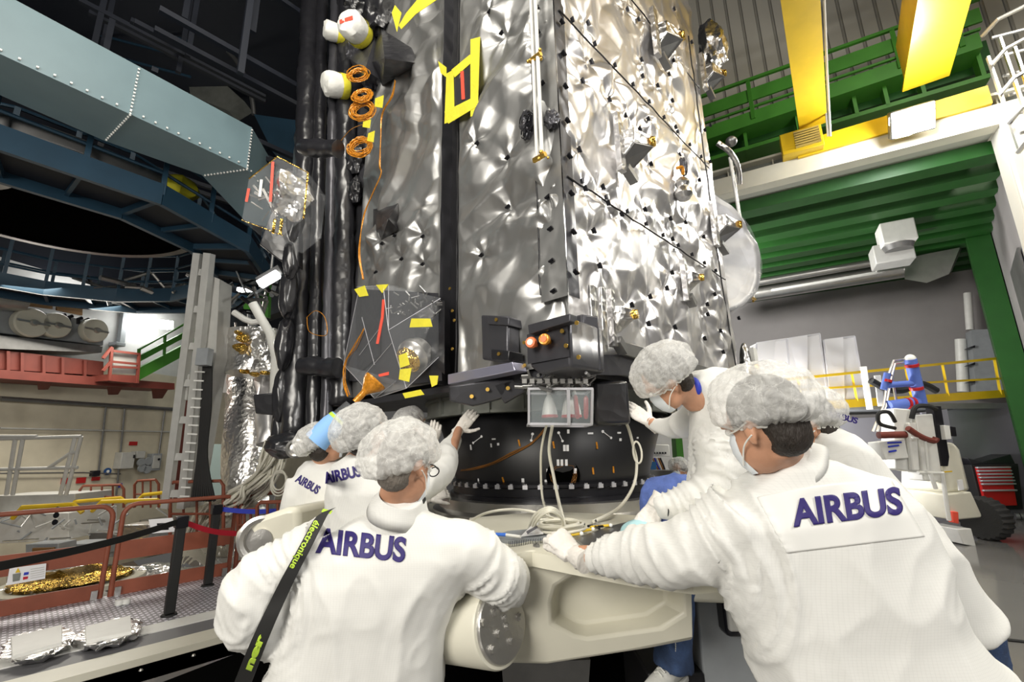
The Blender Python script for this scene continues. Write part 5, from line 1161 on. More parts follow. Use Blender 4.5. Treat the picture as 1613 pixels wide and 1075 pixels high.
for k in range(30):
    p = at(random.uniform(345, 430), random.uniform(440, 520), d=7.7+random.uniform(-.5, .5)); b = MB(); b.tube([p, p+Vector((random.uniform(-.4, .4), random.uniform(-.4, .4), random.uniform(-.4, .4)))], random.uniform(.012, .04), 6); b.build('pipe', random.choice(['steel_dark', 'steel', 'grey_paint', 'clip']), jk)
for k in range(30):
    p = at(random.uniform(150, 320), random.uniform(440, 470), d=9); b = MB(); b.tube([p, p+Vector((random.uniform(-.6, .6), random.uniform(-.3, .3), random.uniform(-.25, .25)))], random.uniform(.015, .05), 6); b.build('pipe', random.choice(['steel_dark', 'steel', 'steel']), jk)
# ---------------------------------------------------------------- right side: alcove, runway, crane
ZR = 6.10
ra = at(1150, 303, z=ZR); rb_ = at(1570, 196, z=ZR); rdir = (rb_-ra).normalized(); rnx = Vector((-rdir.y, rdir.x, 0));
if rnx.x < 0: rnx = -rnx
ra2 = ra-rdir*4; rb2 = rb_+rdir*1.2
rw = thing('crane_runway', (ra+rb_)/2, 'cream steel runway beam carrying the yellow crane', 'beam')
b = MB(); b.obox((ra2+rb2)/2+UP*.16+rnx*.12, (rb2-ra2)/2, rnx*.12, UP*.16); b.build('lower_flange', 'cream_paint', rw)
b = MB(); b.obox((ra2+rb2)/2+UP*.38+rnx*.2, (rb2-ra2)/2, rnx*.06, UP*.10); b.build('web', 'grey_beam', rw)
b = MB(); b.obox((ra2+rb2)/2+UP*.48+rnx*.12, (rb2-ra2)/2, rnx*.14, UP*.02); b.build('rail_head', 'cream_paint', rw)
b = MB()
for k in range(12): p = ra2.lerp(rb2, (k+.5)/12)+UP*.38+rnx*.11; b.obox(p, rdir*.01, rnx*.03, UP*.1)
b.build('stiffeners', 'cream_paint', rw)
# corrugated wall above, green catwalk
XC = 1.9
WU0 = ra2+rnx*XC-rdir*3; WU1 = rb2+rnx*XC+rdir*2
b = MB(); b.prism([WU0+UP*.2, WU1+UP*.2, WU1+UP*9, WU0+UP*9], rnx*.2); cw = b.build('wall_right', 'corrugated_wall')
struct(cw)
# rotate texture space so ribs run vertically across the wall
nt = MATS['corrugated_wall'].node_tree
for n_ in nt.nodes:
    if n_.type == 'TEX_WAVE': n_.inputs['Scale'].default_value = 1.1
gw = thing('catwalk', (ra+rb_)/2+rnx*1.2+UP*1, 'green steel catwalk with handrail along the corrugated wall', 'catwalk')
def gz(px0, py0, px1, py1, z, off):
    pass
def rplane(px, py, off): return onplane(px, py, ra+rnx*off, rnx)
def rbeam(p0, p1, off, h, dp, name, parent, mt='green_paint'):
    a, c = rplane(*p0, off), rplane(*p1, off); z = (a.z+c.z)/2; ex = 0
    b = MB(); a2 = a-rdir*.5; b.obox((a2+c)/2+rnx*dp/2, (c-a2)/2, rnx*dp/2, UP*h/2); return b.build(name, mt, parent)
rbeam((1130, 205), (1545, 62), 1.0, .30, .5, 'deck_edge', gw)
rbeam((1130, 168), (1545, 22), 1.0, .28, .04, 'toe_board', gw)
rbeam((1130, 142), (1545, -5), 1.0, .06, .06, 'handrail', gw)
rbeam((1130, 187), (1545, 44), 1.0, .04, .05, 'mid_rail', gw)
rbeam((1130, 225), (1560, 85), 1.5, .6, .1, 'girder', gw, 'dark_green')
rbeam((1130, 247), (1560, 118), 1.2, .08, .5, 'girder_flange', gw)
for px in (1178, 1280, 1405, 1500):
    a = rplane(px, 146-(px-1130)*.352, 1.0); c = rplane(px+6, 205-(px-1130)*.345, 1.0); b = MB(); b.beam(a, Vector((a.x, a.y, c.z)), .07, .07); b.build('post', 'green_paint', gw)
for px in (1170, 1250, 1338, 1385, 1440, 1530):
    a = rplane(px, 205-(px-1130)*.345, 1.3); b = MB(); b.obox(a-UP*.35, rdir*.03, rnx*.1, UP*.4); b.build('stiffener', 'green_paint', gw)
# yellow bridge crane
cr = thing('bridge_crane', rplane(1380, 215, 0), 'yellow overhead travelling crane with two girders', 'crane')
cdir = -ray(1337, 730); cdir.z = 0; cdir.normalize()
for (px, py, w_, w2) in ((1286, 226, .30, .6), (1465, 160, .46, .7)):
    a = rplane(px, py, 0); topm = ray(px, py)
    b = MB(); e = a+UP*.35; far = e+cdir*9; sd = cdir.cross(UP).normalized(); b.obox((e+far)/2+UP*.4, (far-e)/2, sd*w_/2, UP*.42); b.build('girder', 'yellow_paint', cr, bevel=.02)
    b = MB(); b.obox((e+far)/2-UP*.01, (far-e)/2, sd*(w_/2+.05), UP*.02); b.build('flange', 'yellow_paint', cr)
rbm = lambda p0, p1, off, h, dp, nm, mt: rbeam(p0, p1, off, h, dp, nm, cr, mt)
rbm((1310, 222), (1560, 148), -.05, .30, .25, 'end_carriage', 'yellow_paint')
a = rplane(1262, 226, -.1); b = MB(); b.obox(a, rdir*.30, rnx*.12, UP*.2); b.build('drive_box', 'yellow_paint', cr, bevel=.01)
for k in range(7): b = MB(); p = a+UP*(.14-k*.045)-rnx*.14+rdir*.08; b.obox(p, rdir*.18, rnx*.02, UP*.012); b.build('cooling_fin', 'steel', cr)
b = MB(); p0 = rplane(1309, 170, -.05); b.tube([rplane(1308, 215, -.15), rplane(1303, 120, -.5), rplane(1298, 0, -1.2)], .02, 6); b.tube([rplane(1304, 215, -.15), rplane(1297, 120, -.5), rplane(1291, 0, -1.2)], .015, 6); b.build('cable_guide', 'light_grey', cr)
b = MB(); b.tube([rplane(1241, -20, .3), rplane(1252, 120, .3), rplane(1262, 215, .3)], .03, 8); tag(b.build('hanging_cable', 'belt_black'), 'black cable hanging down beside the left yellow girder', 'cable')
# flood lamp
fl_ = thing('floodlight', rplane(1437, 190, -.3), 'blazing rectangular floodlight mounted on the cream runway beam', 'floodlight')
lc = rplane(1438, 190, -.35); ln = (Vector(CAM)-lc).normalized(); ln = (-rnx*.8-UP*.55).normalized(); e_ = rdir; g_ = e_.cross(ln).normalized()
b = MB(); b.obox(lc-ln*.08, e_*.27, g_*.20, ln*.08); b.build('housing', 'steel_dark', fl_, bevel=.02)
b = MB(); b.obox(lc+ln*.005, e_*.25, g_*.18, ln*.01); b.build('lens', 'lamp_glow', fl_)
lt = bpy.data.lights.new('floodlight_beam', 'AREA'); lt.shape = 'RECTANGLE'; lt.size = .55; lt.size_y = .4; lt.energy = 150; lt.color = (1, .97, .88); lo_ = bpy.data.objects.new('floodlight_beam', lt); C.objects.link(lo_); lo_.location = lc+ln*.03; lo_.rotation_euler = (Vector((3, 1.0, 1.5))-lc).to_track_quat('-Z', 'Y').to_euler()
pl_ = bpy.data.lights.new('floodlight_spill', 'POINT'); pl_.energy = 220; pl_.shadow_soft_size = .2; po = bpy.data.objects.new('floodlight_spill', pl_); C.objects.link(po); po.location = lc+ln*.25+UP*.1
# ceiling of the alcove with green joists
XB = 15.0
q0 = ra2-rdir*2; q1 = rb_+rdir*.05
b = MB(); b.prism([q0+UP*.02+rnx*.25, q1+UP*.02+rnx*.25, q1+rnx*8+UP*.02, q0+rnx*8+UP*.02], UP*.1); struct(b.build('ceiling_alcove', mat('deck_grey', (.42, .42, .37), .6)))
XD = Vector((1, 0, 0))
for k in range(10):
    o_ = .5+k*.70; b = MB(); e0 = q0+rnx*(o_+.16); e1 = q1+XD*((o_+.16)/XD.dot(rnx)); b.obox((e0+e1)/2-UP*.10, (e1-e0)/2, rnx*.17, UP*.11); j = b.build('trim_%d' % (k+1), 'dark_green'); struct(j)
# alcove walls
yright = at(1540, 385, z=ZR)
pR0 = q1; BW = ra+rnx*7.0
def flatz(p, z): return Vector((p.x, p.y, z))
w0 = q0+rnx*7.0; XD = Vector((1, 0, 0)); w1 = q1+XD*(7.0/XD.dot(rnx)); SDW = XD
b = MB(); b.prism([flatz(w0, 0), flatz(w1, 0), flatz(w1, ZR), flatz(w0, ZR)], rnx*.2); struct(b.build('wall_alcove_back', 'grey_wall'))
b = MB(); b.prism([flatz(q1+XD*.3, 0), flatz(w1, 0), flatz(w1, ZR), flatz(q1+XD*.3, ZR)], rdir*.2); struct(b.build('wall_alcove_side', 'grey_wall'))
b = MB(); cc = q1+XD*4.6-rdir*.02; b.prism([flatz(cc, 0), flatz(cc+XD*.6, 0), flatz(cc+XD*.6, ZR), flatz(cc, ZR)], -rdir*.40); tag(b.build('green_column', 'dark_green'), 'dark green steel column at the right end of the alcove', 'column')
cc = q1+XD*1.4-rdir*.02; b = MB(); b.prism([flatz(cc, 2.2), flatz(cc+XD*1.6, 2.2), flatz(cc+XD*1.6, 4.6), flatz(cc, 4.6)], -rdir*.03); tag(b.build('dark_doorway', 'steel_dark'), 'dark door panel in the side wall of the alcove', 'door panel')
# white portal column right edge
pc = thing('portal_column', flatz(q1, 0), 'white ribbed portal column at the right edge', 'column')
b = MB(); b.obox(flatz(q1, 3.05)+rdir*.9+rnx*.2, rdir*.9, rnx*.2, UP*3.05); b.build('panel', 'corrugated_wall', pc)
b = MB(); b.obox(flatz(q1, 3.05)+rdir*.12-rnx*.03, rdir*.14, rnx*.05, UP*3.05); b.build('edge_profile', 'cream_paint', pc)
for z in (5.2, 3.6): b = MB(); b.obox(flatz(q1, z)+rdir*.9-rnx*.03, rdir*.8, rnx*.04, UP*.14); b.build('cross_profile', 'cream_paint', pc)
# caged ladder top right
ld = thing('caged_ladder', rplane(1600, 100, -.4), 'galvanised caged ladder at the upper right corner', 'ladder')
for (a, c, e, f) in ((1556, 90, 1606, 235), (1575, 60, 1640, 250), (1598, 75, 1650, 230)): b = MB(); b.beam(rplane(a, c, -.6), rplane(e, f, -.6), .05, .03); b.build('upright', 'steel', ld)
for k in range(5): b = MB(); y = 30+k*46; b.tube([rplane(1548+k*14, y+26, -.6), rplane(1572+k*13, y, -.9), rplane(1625+k*10, y-26, -.9)], .03, 6); b.build('hoop', 'steel', ld)
for k in range(6): b = MB(); b.beam(rplane(1562+k*9, 60+k*30, -.5), rplane(1620+k*9, 45+k*30, -.5), .03, .03); b.build('rung', 'steel_dark', ld)
# duct, heater
def bplane(px, py, off=0): return onplane(px, py, ra+rnx*(7.0-off), rnx)
dt = thing('ventilation_duct', bplane(1350, 440, .5), 'galvanised spiral duct along the top of the grey back wall', 'duct')
b = MB(); b.tube([bplane(1150, 470, 1.9), bplane(1430, 424, 1.9)], .19, 20); b.build('spiral_pipe', 'steel', dt); b = MB(); b.tube([bplane(1190, 446, 2.2), bplane(1385, 412, 2.2)], .10, 16); b.build('small_pipe', 'steel', dt)
b = MB(); b.loft([[bplane(1425, 408, 2.1), bplane(1425, 440, 2.1), bplane(1428, 436, 1.7), bplane(1428, 408, 1.7)], [bplane(1460, 400, 2.2), bplane(1460, 446, 2.2), bplane(1464, 440, 1.5), bplane(1464, 402, 1.5)], [bplane(1512, 390, 2.2), bplane(1495, 432, 2.2), bplane(1499, 428, 1.5), bplane(1516, 392, 1.5)]]); b.build('transition', 'steel', dt)
ht = thing('air_heater', bplane(1412, 380, 1.3), 'white boxy air heater hanging under the green joists', 'heater')
c = bplane(1411, 371, 4.4); b = MB(); b.obox(c, rdir*.27, rnx*.25, UP*.22); b.build('casing', 'white_plastic', ht, bevel=.02)
b = MB(); b.cyl(c-UP*.22, c-UP*.32, .26, .22, 24); b.build('outlet', 'steel_dark', ht); c2 = bplane(1404, 403, 4.1); b = MB(); b.obox(c2, rdir*.32, rnx*.25, UP*.2); b.build('lower_casing', 'light_grey', ht, bevel=.02)
b = MB(); b.tube([bplane(1215, 458, 2.6), bplane(1380, 430, 2.6), bplane(1383, 410, 2.7)], .04, 8); tag(b.build('gas_pipe', 'white_plastic'), 'thin white pipe bending up to the air heater', 'pipe')
# equipment on the back ledge: white pipe, shelf
b = MB(); b.tube([bplane(1524, 462, .3), bplane(1528, 520, .3)], .08, 10); tag(b.build('wall_tube', 'white_plastic'), 'short pale tube upright near the alcove corner', 'tube')
b = MB(); b.tube([bplane(1513, 535, .4), bplane(1517, 618, .4)], .11, 12); tag(b.build('wall_tube', 'white_plastic'), 'thick pale vertical tube behind the yellow railing', 'tube')
sh = thing('wall_cabinet', bplane(1555, 570, .6), 'grey open cabinet in the alcove corner behind the railing', 'cabinet'); b = MB(); b.prism([bplane(1530, 520, .8), bplane(1572, 518, .8), bplane(1585, 620, .8), bplane(1538, 622, .8)], rnx*.4); b.build('body', 'grey_paint', sh)
for y in (548, 575, 602): b = MB(); b.prism([bplane(1525, y, .85), bplane(1536, y-4, .85), bplane(1536, y, .85)], rnx*.3); b.build('bracket', 'clip', sh)
# tall foil screens
D0 = 9.5
for i, (pts, lab) in enumerate((([(1192, 541), (1239, 534), (1248, 640), (1190, 640)], 'first of the tall shiny aluminium cases, nearest the satellite'), ([(1240, 534), (1291, 526), (1306, 640), (1249, 640)], 'middle and tallest of the shiny aluminium cases'), ([(1297, 536), (1346, 530), (1364, 632), (1307, 636)], 'rightmost of the tall shiny aluminium cases'))):
    P = [at(a, c, d=D0) for a, c in pts]; t = thing('aluminium_case', (P[2]+P[3])/2, lab, 'case', 'tall aluminium cases'); b = MB(); b.prism(P, FW*.3); b.build('body', mat('case_alu', (.82, .82, .84), .35, .5, bump=.3, bscale=3), t, bevel=.01)
    m1 = P[0].lerp(P[1], .55); b = MB(); b.prism([P[0]-FW*.03, m1-FW*.08, P[2].lerp(P[3], .6)-FW*.02, P[3]-FW*.02], FW*.02); b.build('folded_sheet', 'case_alu', t)
    for (s_, e_) in ((0, 1), (1, 2), (3, 0)): b = MB(); b.beam(P[s_], P[e_], .03, .03); b.build('edge_trim', 'alu', t)
# low shiny screen wall right
b = MB(); P = [at(1180, 668, d=9.9), at(1430, 655, d=9.9), at(1640, 628, d=10.1), at(1640, 770, d=10.1), at(1430, 770, d=9.9), at(1180, 760, d=9.9)]
P[5], P[4], P[3] = flatz(P[0], 0), flatz(P[1], 0), flatz(P[2], 0)
b.loft([[P[0], P[5], P[5]+FW*.1, P[0]+FW*.1], [P[1], P[4], P[4]+FW*.1, P[1]+FW*.1], [P[2], P[3], P[3]+FW*.1, P[2]+FW*.1]]); 
tag(b.build('screen_wall', mat('screen_alu', (.34, .34, .38), .35, .4, bump=.5, bscale=2.5)), 'long low wall of brushed aluminium sheets behind the forklift', 'screen')
b = MB(); q = at(1455, 650, d=9.6); b.prism([at(1452, 650, d=9.6), at(1492, 645, d=9.6), at(1512, 760, d=9.6), at(1478, 760, d=9.6)], FW*.05); tag(b.build('screen_panel', 'screen_alu'), 'folded aluminium panel leaning on the low screen wall', 'panel')
# slab the cases stand on
mz = [at(1185, 640, d=9.4), at(1372, 634, d=9.4), at(1600, 622, d=10.15)]; mzz = mz[0].z
b = MB(); b.prism([flatz(mz[0], mzz), flatz(mz[1], mzz), flatz(mz[2], mzz), flatz(mz[2]+FW*.9, mzz), flatz(mz[0]+FW*2.2, mzz)], (0, 0, -.12)); struct(b.build('trim_20', 'grey_paint'))
# yellow railing
yr_ = thing('yellow_railing', at(1400, 630, d=9.2), 'yellow guard railing in front of the shiny cases and grey wall', 'railing')
for (a, c, e, f, h) in ((1200, 602, 1590, 563, .05), (1205, 617, 1590, 596, .04)): b = MB(); b.beam(at(a, c, d=9.0), at(e, f, d=9.8), .05, h); b.build('rail', 'yellow_paint', yr_)
b = MB(); b.beam(at(1200, 645, d=9.0), at(1590, 620, d=9.8), .06, .16); b.build('toe_board', 'yellow_paint', yr_)
for px in (1260, 1345, 1430, 1488, 1570): b = MB(); dd_ = 9+.8*(px-1200)/390; b.beam(at(px-4, 600-(px-1200)*.095, d=dd_), at(px+6, 645-(px-1200)*.06, d=dd_), .04, .04); b.build('post', 'yellow_paint', yr_)
# blue wrapped frame
bf = thing('scaffold', at(1430, 640, d=7.6), 'frame of blue-wrapped tubes with red tape above the forklift', 'frame')
for (a, c, e, f, r) in ((1434, 566, 1451, 636, .085), (1398, 588, 1392, 614, .05), (1395, 607, 1442, 604, .05), (1400, 640, 1445, 634, .09)):
    b = MB(); b.tube([at(a, c, d=7.6), at(e, f, d=7.6)], r, 14); b.build('blue_tube', 'blue_wrap', bf)
for (a, c, e, f) in ((1436, 574, 1437, 578), (1443, 610, 1444, 614), (1399, 598, 1398, 602), (1428, 636, 1431, 636), (1436, 635, 1439, 635)):
    b = MB(); b.tube([at(a, c, d=7.58), at(e, f, d=7.58)], .095 if a > 1420 else .06, 14); b.build('red_band', 'red_paint', bf)
b = MB(); b.sphere(at(1434, 566, d=7.6), .08, 12); b.build('white_tip', 'white_plastic', bf)
for pts in ([(1434, 565), (1408, 568), (1400, 590), (1392, 640), (1375, 680)], [(1430, 570), (1410, 573), (1404, 595), (1396, 640), (1382, 680)], [(1404, 590), (1412, 632)]): b = MB(); b.tube([at(a, c, d=7.65) for a, c in pts], .018, 6); b.build('wire_frame', 'steel', bf)
for (a, c, e, f) in ((1360, 578, 1370, 645), (1382, 592, 1388, 640)): b = MB(); b.beam(at(a, c, d=8.2), at(e, f, d=8.2), .09, .05); tag(b.build('white_post', 'white_plastic'), ('taller' if a == 1360 else 'shorter')+' white post beside the blue wrapped frame', 'post')
b = MB(); b.tube(bez([at(1372, 600, d=8.1), at(1395, 612, d=8.1), at(1420, 615, d=8.1), at(1450, 605, d=8.1), at(1475, 616, d=8.1)], 6), .06, 8); tag(b.build('black_hose', 'belt_black'), 'thick black hose hanging behind the blue frame', 'hose')
# forklift
fk = thing('forklift', flatz(at(1500, 850, d=7.6), 0), 'cream and white forklift truck at the right', 'forklift')
def fkp(pts, d, dep, name, mt, bevel=.02, parent=None, lab=None):
    b = MB(); b.prism([at(a, c, d=d) for a, c in pts], FW*dep); o = b.build(name, mt, parent or fk, bevel=bevel)
    if lab: o['label'] = lab
    return o
fkp([(1490, 698), (1505, 697), (1514, 708), (1531, 775), (1490, 778)], 7.3, .9, 'hood', 'cream_paint', .06)
fkp([(1492, 779), (1530, 775), (1547, 812), (1546, 816), (1500, 820), (1494, 800)], 7.2, 1.1, 'chassis', 'cream_paint', .05)
fkp([(1508, 834), (1530, 833), (1538, 862), (1518, 858)], 7.2, .5, 'axle_cover', 'white_plastic', .01)
fkp([(1500, 806), (1510, 807), (1511, 826), (1503, 824)], 7.15, .1, 'tail_light', 'red_tape', .01)
fkp([(1409, 643), (1435, 645), (1450, 745), (1412, 740)], 7.3, .3, 'mast_cover', 'white_plastic')
fkp([(1442, 654), (1470, 652), (1487, 760), (1455, 758)], 7.25, .3, 'mast_cover', 'white_plastic')
fkp([(1431, 666), (1444, 666), (1450, 742), (1438, 742)], 7.2, .08, 'mast_bar', 'white_plastic')
fkp([(1470, 640), (1483, 640), (1496, 720), (1494, 735), (1484, 735)], 7.22, .15, 'mast_chain', 'clip', .01)
fkp([(1487, 670), (1496, 671), (1499, 692), (1490, 693)], 7.15, .1, 'label_box', 'white_plastic', .005); fkp([(1497, 672), (1506, 673), (1508, 688), (1500, 687)], 7.2, .1, 'connector_box', 'clip', .01)
fkp([(1385, 697), (1425, 692), (1432, 722), (1395, 725)], 7.2, .25, 'panel_box', 'white_plastic', .01)
for (a, c, e, f) in ((1398, 698, 1420, 697), (1399, 704, 1416, 702), (1400, 712, 1412, 710)): b = MB(); b.beam(at(a, c, d=7.18), at(e, f, d=7.18), .01, .025); b.build('printed_line', 'belt_blue', fk)
b = MB(); b.tube([at(1384, 686, d=7.15), at(1426, 685, d=7.15)], .055, 10); b.build('red_roller', 'red_beam', fk)
b = MB(); b.tube(bez([at(1430, 675, d=7.1), at(1450, 688, d=7.1), at(1470, 695, d=7.1), at(1475, 690, d=7.1)], 4), .045, 8); b.build('handle_grip', 'red_beam', fk)
b = MB(); b.tube(bez([at(1410, 665, d=7.25), at(1400, 650, d=7.25), at(1384, 652, d=7.25), at(1386, 668, d=7.25), at(1410, 675, d=7.25)], 8), .03, 8); b.tube(bez([at(1436, 660, d=7.2), at(1442, 642, d=7.2), at(1460, 640, d=7.2), at(1475, 645, d=7.2)], 6), .035, 8); b.build('hose', 'belt_black', fk)
b = MB(); b.tube([at(1446, 745, d=7.15), at(1484, 745, d=7.15), at(1495, 820, d=7.15)], .03, 8); b.tube([at(1465, 745, d=7.15), at(1474, 770, d=7.15)], .03, 8); b.build('side_tube', 'white_plastic', fk)
b = MB(); b.tube([at(1437, 690, d=7.1), at(1457, 690, d=7.1), at(1462, 740, d=7.1)], .02, 8); b.build('grab_rail', 'white_plastic', fk)
fkp([(1509, 757), (1516, 756), (1519, 772), (1511, 773)], 7.18, .02, 'data_plate', 'paper', .0); fkp([(1487, 743), (1500, 742), (1500, 744), (1487, 745)], 7.18, .02, 'yellow_label', 'yellow_paint', 0)
c = at(1556, 837, d=7.6); c.z = .34; ax = (RT*.93+FW*.25).normalized(); b = MB(); b.lathe(c, ax, [(.20, -.14), (.31, -.14), (.34, -.09), (.34, .09), (.31, .14), (.20, .14)], 48)
for i, v in enumerate(b.v):
    rv = v-c; rv = rv-ax*rv.dot(ax)
    if rv.length > .3: b.v[i] = v+rv.normalized()*.012*(1 if (int(math.atan2(rv.z, rv.dot(ax.cross(UP)))*7.6+40)) % 2 else -1)
wh = b.build('wheel', 'rubber', fk); b = MB(); b.lathe(c, ax, [(.001, .08), (.20, .10), (.20, -.10), (.001, -.08)], 30); b.build('hub', 'steel_dark', wh)
# red tool chest
tc_ = thing('tool_chest', flatz(at(1575, 800, d=10), 0), 'red tool chest with silver drawer edges and black sides at the right edge', 'tool chest')
dT = 9.3; d_ = at(1575, 800, d=dT)
def tcp(pts, off, dep, name, mt, parent=None, bevel=.01):
    b = MB(); b.prism([at(a, c, d=dT+off) for a, c in pts], FW*dep); return b.build(name, mt, parent or tc_, bevel=bevel)
tcp([(1530, 733), (1604, 731), (1612, 802), (1548, 804)], .05, .6, 'body', 'belt_black'); tcp([(1539, 736), (1592, 735), (1603, 797), (1554, 798)], .0, .1, 'front', 'red_paint')
for k in range(7):
    y = 736+k*5.2+(5 if k == 6 else 0); x0 = 1540+k*1.7; b = MB(); P = [(x0, y), (x0+53, y-.6), (x0+53.5, y+2), (x0+.5, y+2.6)]; dw = tcp(P, -.05, .06, 'drawer_edge', 'alu')
tcp([(1524, 722), (1548, 728), (1592, 716), (1600, 732), (1532, 734)], .1, .4, 'cover_heap', 'black_foil')
for px, py in ((1548, 806), (1600, 806), (1606, 800)):
    p = at(px, py, d=dT+.1); b = MB(); b.cyl(flatz(p, .07)-rdir*.03, flatz(p, .07)+rdir*.03, .07, n=16); b.build('castor', 'steel_dark', tc_)
b = MB(); b.tube([at(1545, 1004, z=.01), at(1620, 1012, z=.01)], .012, 6); tag(b.build('floor_cable', 'belt_black'), 'black cable lying on the grey floor at the right edge', 'cable')
# view between the adapter and the people: instruments and green post
en = thing('electrical_rack', at(1050, 700, d=6), 'pale rack of switch boxes and wires beyond the adapter', 'rack')
b = MB(); b.prism([at(1010, 680, d=8), at(1100, 680, d=8), at(1100, 780, d=8), at(1010, 780, d=8)], FW*.1); b.build('back_panel', 'white_wall', en)
b = MB(); b.prism([at(1027, 700, d=6), at(1054, 701, d=6), at(1056, 720, d=6), at(1028, 719, d=6)], FW*.2); b.build('switch_box', 'white_plastic', en, bevel=.01)
for k in range(5): b = MB(); b.obox(at(1031+k*4.3, 714, d=5.98), RT*.008, FW*.01, UP*.012); b.build('switch', 'clip', en)
for k in range(5): b = MB(); b.tube(bez([at(1028+k*3, 722, d=6), at(1034+k*3, 736, d=6), at(1040+k*2, 745, d=6)], 4), .012, 6); b.build('wire', ['copper_wire', 'belt_blue', 'white_cable', 'copper_wire', 'clip'][k], en)
b = MB(); b.prism([at(1010, 742, d=5.6), at(1075, 742, d=5.6), at(1078, 775, d=5.6), at(1010, 780, d=5.6)], FW*.3); b.build('lower_deck', 'steel_dark', en)
b = MB(); b.prism([at(1064, 685, d=7), at(1074, 684, d=7), at(1078, 728, d=7), at(1067, 728, d=7)], FW*.2); tag(b.build('green_post', 'green_paint'), 'green post glimpsed between the kneeling person and the adapter', 'post')
b = MB(); b.prism([at(1012, 727, d=5.8), at(1034, 728, d=5.8), at(1034, 740, d=5.8), at(1012, 740, d=5.8)], FW*.1); tag(b.build('blue_box', mat('sign_blue2', (.02, .12, .3), .5)), 'small blue box on the dark deck beyond the adapter', 'box')
# ---------------------------------------------------------------- people
def smoothstep(x): x = max(0, min(1, x)); return x*x*(3-2*x)
def ring(xl, xr, y, d, th, yr=None, dr=None, n=28, sq=2.3, back=1.0):
    """body cross-section between two image points; depth half-thickness th"""
    a = at(xl, y, d=d); c = at(xr, y if yr is None else yr, d=d if dr is None else dr); o = (a+c)/2; ax = (c-a)/2
    f = FW*th; out = []
    for i in range(n):
        t = 2*math.pi*i/n; cx = math.copysign(abs(math.cos(t))**(2/sq), math.cos(t)); sy = math.copysign(abs(math.sin(t))**(2/sq), math.sin(t)); out.append(o+ax*cx+f*sy)
    return out
def wrinkle(me, amp, sc=5.0, seed=0, dirs=None, fine=.3):
    """cloth folds: ridged, stretched noise along the normals"""
    n = len(me.vertices); nn = np.empty(n*3); me.vertices.foreach_get('normal', nn) if False else None
    nor = [v.normal.copy() for v in me.vertices]
    for v, nr in zip(me.vertices, nor):
        p = v.co; S_ = Vector((seed, 0, 0)); w_ = noise.noise(p*3+S_)*.5
        q = Vector((p.x*sc*.8, p.y*sc*.8, p.z*sc*.55))
        if dirs:
            for (c, ax, rad, k) in dirs:
                m_ = smoothstep(1.15-(p-c).length/rad)
                if m_ > 0: q = q*(1-m_)+(p-c+ax*((p-c).dot(ax)*1.1))*sc*.85*m_
        r1 = 1-abs(noise.noise(q+S_+Vector((w_, w_, 0)))*2); r2 = 1-abs(noise.noise(q*2.1+S_*2+Vector((0, w_, w_)))*2)
        r0 = 1-abs(noise.noise(Vector((p.x*2.6+p.z*1.2, p.y*2.6-p.z*.9, p.z*1.5))+S_*3+Vector((w_*.6, 0, 0)))*2)
        v.co = p+nr*(amp*(r1*r1-.45)+amp*fine*(r2*r2-.4)+amp*1.5*(r0*r0-.5))
    me.update()
def bvh_of(me, off=Vector((0, 0, 0))):
    return BVHTree.FromPolygons([v.co+off for v in me.vertices], [tuple(p.vertices) for p in me.polygons])
CO = Vector(CAM)
def coat_build(root, mb, voxel=.013, smooth=6, amp=.012, sc=5, seed=0, dirs=None, name='coat', material='coat', label=None):
    me = applied(mb, voxel, smooth); wrinkle(me, amp, sc, seed, dirs)
    bv = bvh_of(me); org = ORG[root.name]
    for v in me.vertices: v.co = v.co-org
    me.name = name; o = finish(name, me, material, root, org, smooth=True)
    if label: o['label'] = label
    return o, bv
def hit(bv, px, py, dflt):
    r = ray(px, py); h = bv.ray_cast(CO, r)
    if h[0] is None: return None
    return h[0]
def print_text(parent, bv, body, pA, pB, hpx, dflt, material='navy_ink', name='lettering', offset=.02, th=.004, wid=None, shear=0, upv=None, flip=False, label=None):
    """lettering lying on the cloth between two image points (baseline), cap height hpx"""
    me = text_mesh(body, offset=offset); bm = bmesh.new(); bm.from_mesh(me); bmesh.ops.triangulate(bm, faces=bm.faces)
    xs = [v.co.x for v in bm.verts]; ys = [v.co.y for v in bm.verts]; x0, x1 = min(xs), max(xs); cap = .70
    subdiv_long(bm, .07*max(1, 1))
    A = Vector((pA[0], pA[1])); B_ = Vector((pB[0], pB[1])); ex = (B_-A); L = ex.length; ey = Vector(upv).normalized() if upv else Vector((ex.y, -ex.x)).normalized()
    org = ORG[parent.name]
    front = []
    for v in bm.verts:
        s_ = (v.co.x-x0)/(x1-x0); t = v.co.y/cap; q = A+ex*s_+ey*(t*hpx)
        h = hit(bv, q.x, q.y, dflt)
        if h is None: h = at(q.x, q.y, d=dflt)
        front.append(h-ray(q.x, q.y)*th)
    for v, p in zip(bm.verts, front): v.co = p-org
    m2 = bpy.data.meshes.new(name); bm.to_mesh(m2); bm.free(); o = finish(name, m2, material, parent, org, smooth=True)
    s2 = o.modifiers.new('s', 'SOLIDIFY'); s2.thickness = .0015
    if label: o['label'] = label
    return o
def head_frame(c, face, up):
    f = Vector(face).normalized(); u = Vector(up); u = (u-f*u.dot(f)).normalized(); s = f.cross(u)   # s = right ear side
    return Vector(c), f, u, s
